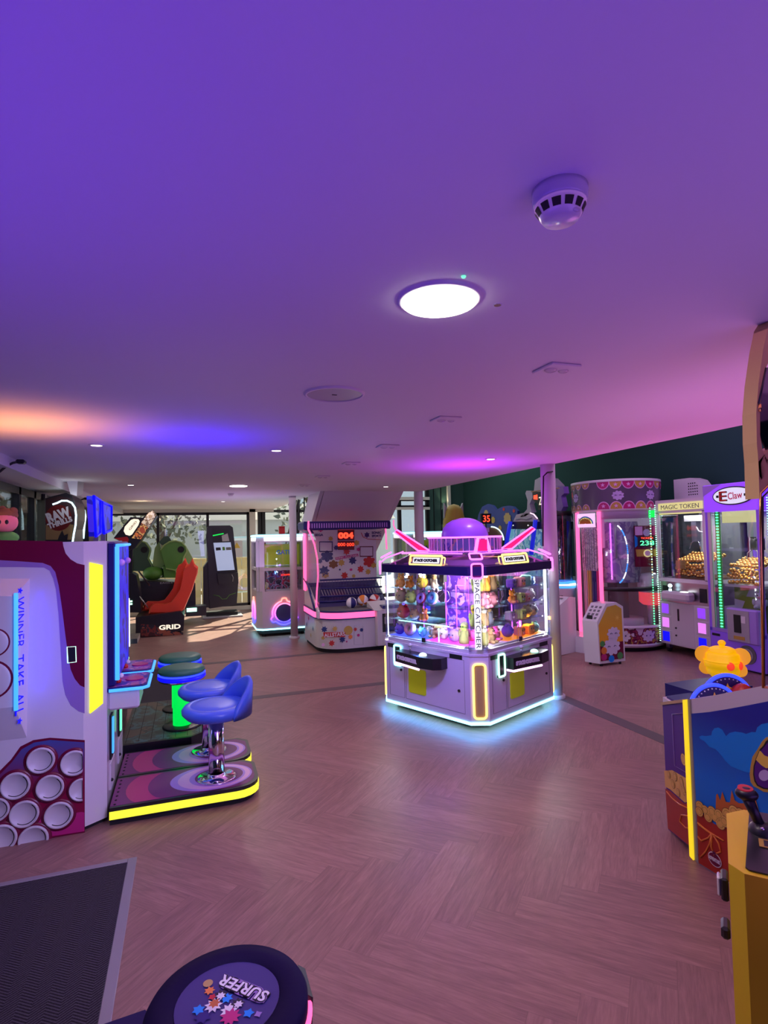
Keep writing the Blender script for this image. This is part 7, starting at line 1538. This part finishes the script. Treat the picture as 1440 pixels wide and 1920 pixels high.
def surf(m):
    z = .5978; F_ = Matrix.Translation((0, 0, z))
    # the print faces away from the camera: letters run right to left in the picture
    u = Vector((P('z', .6, 500, 1873)-P('z', .6, 412, 1838))); u.z = 0; u = -u.normalized(); v = Vector((-u.y, u.x, 0)); c = P('z', .6, 455, 1852); 
    O = Vector((c.x-so.x, c.y-so.y, z+.001)); F2 = frame(O, u, v)
    m.text('SURFER', 'lavender_tone', F2, fit=(.150, .042), bold=.22, depth=.0004); m.text('SURFER', 'black_print', F2 @ Matrix.Translation((0, 0, .0008)), fit=(.146, .037), bold=.06, depth=.0004); m.text('SURFER', 'white_print', F2 @ Matrix.Translation((0, 0, .0016)), fit=(.142, .032), bold=.02, depth=.0004)
    def bl(x, y, r, mm, q, d):
        c = P('z', .6, x, y); pts = star(0, 0, r, 0, q, .6, x) if q else circ(0, 0, r, 16); m.fan([(c.x-so.x+p[0], c.y-so.y+p[1], z+d) for p in pts], mm)
    for a in ((390, 1842, .012, 'tan_paint', 0, .0006), (393, 1856, .014, 'orange_print', 7, .0008), (398, 1868, .010, 'red_print', 5, .0010), (414, 1866, .012, 'white_print', 7, .0012), (414, 1864, .018, 'black_print', 8, .0009), (446, 1880, .018, 'black_print', 8, .0009), (447, 1882, .012, 'white_print', 7, .0012),
              (400, 1884, .022, 'white_print', 9, .0008), (402, 1880, .015, 'crown_orange', 7, .0011), (430, 1893, .022, 'white_print', 9, .0008), (432, 1905, .026, 'magenta_print', 9, .0010), (372, 1892, .016, 'sky_print', 6, .0007), (380, 1905, .022, 'navy_print', 7, .0006), (466, 1898, .014, 'sky_print', 5, .0007), (484, 1900, .010, 'lavender_tone', 4, .0009), (425, 1870, .016, 'sky_print', 7, .0006)): bl(*a)
part('top_print', t, surf)
t = thing('stool_platform', 'dark corner of a low black machine base beside the SURFER stool', 'platform', (so.x-.1, so.y-.25, 0))
wpart('body', t, lambda m: m.prism([P('z', .10, x, y) for x, y in ((180, 1925), (272, 1893), (340, 1960), (300, 2300), (60, 2300))], (0, 0, -.10), 'navy_rubber'))
t = thing('joystick_box', 'dark post with a red light showing behind the SURFER stool', 'post', (.40, 1.15, 0))
wpart('body', t, lambda m: m.prism([P('y', so.y-.02, x, y) for x, y in ((572, 1862), (587, 1870), (584, 1990), (568, 1990))], (0, .10, 0), 'frame_black'))

# unseen downlights added to brighten the near end; warm marquee glow far left
for x, y in ((-.61, 1.40), (2.72, 1.50), (.70, -1.6), (2.72, -1.6)): light('downlight_lamp', 'SPOT', (x, y, CH-.02), (1, .82, .68), 20, .035, aim=(x, y, 0), spot=125)
light('marquee_glow', 'POINT', (-.75, 10.9, 2.28), (1, .72, .40), 1.2, .05)

for me, k, n in LATE: me.materials[k] = MATS[n]
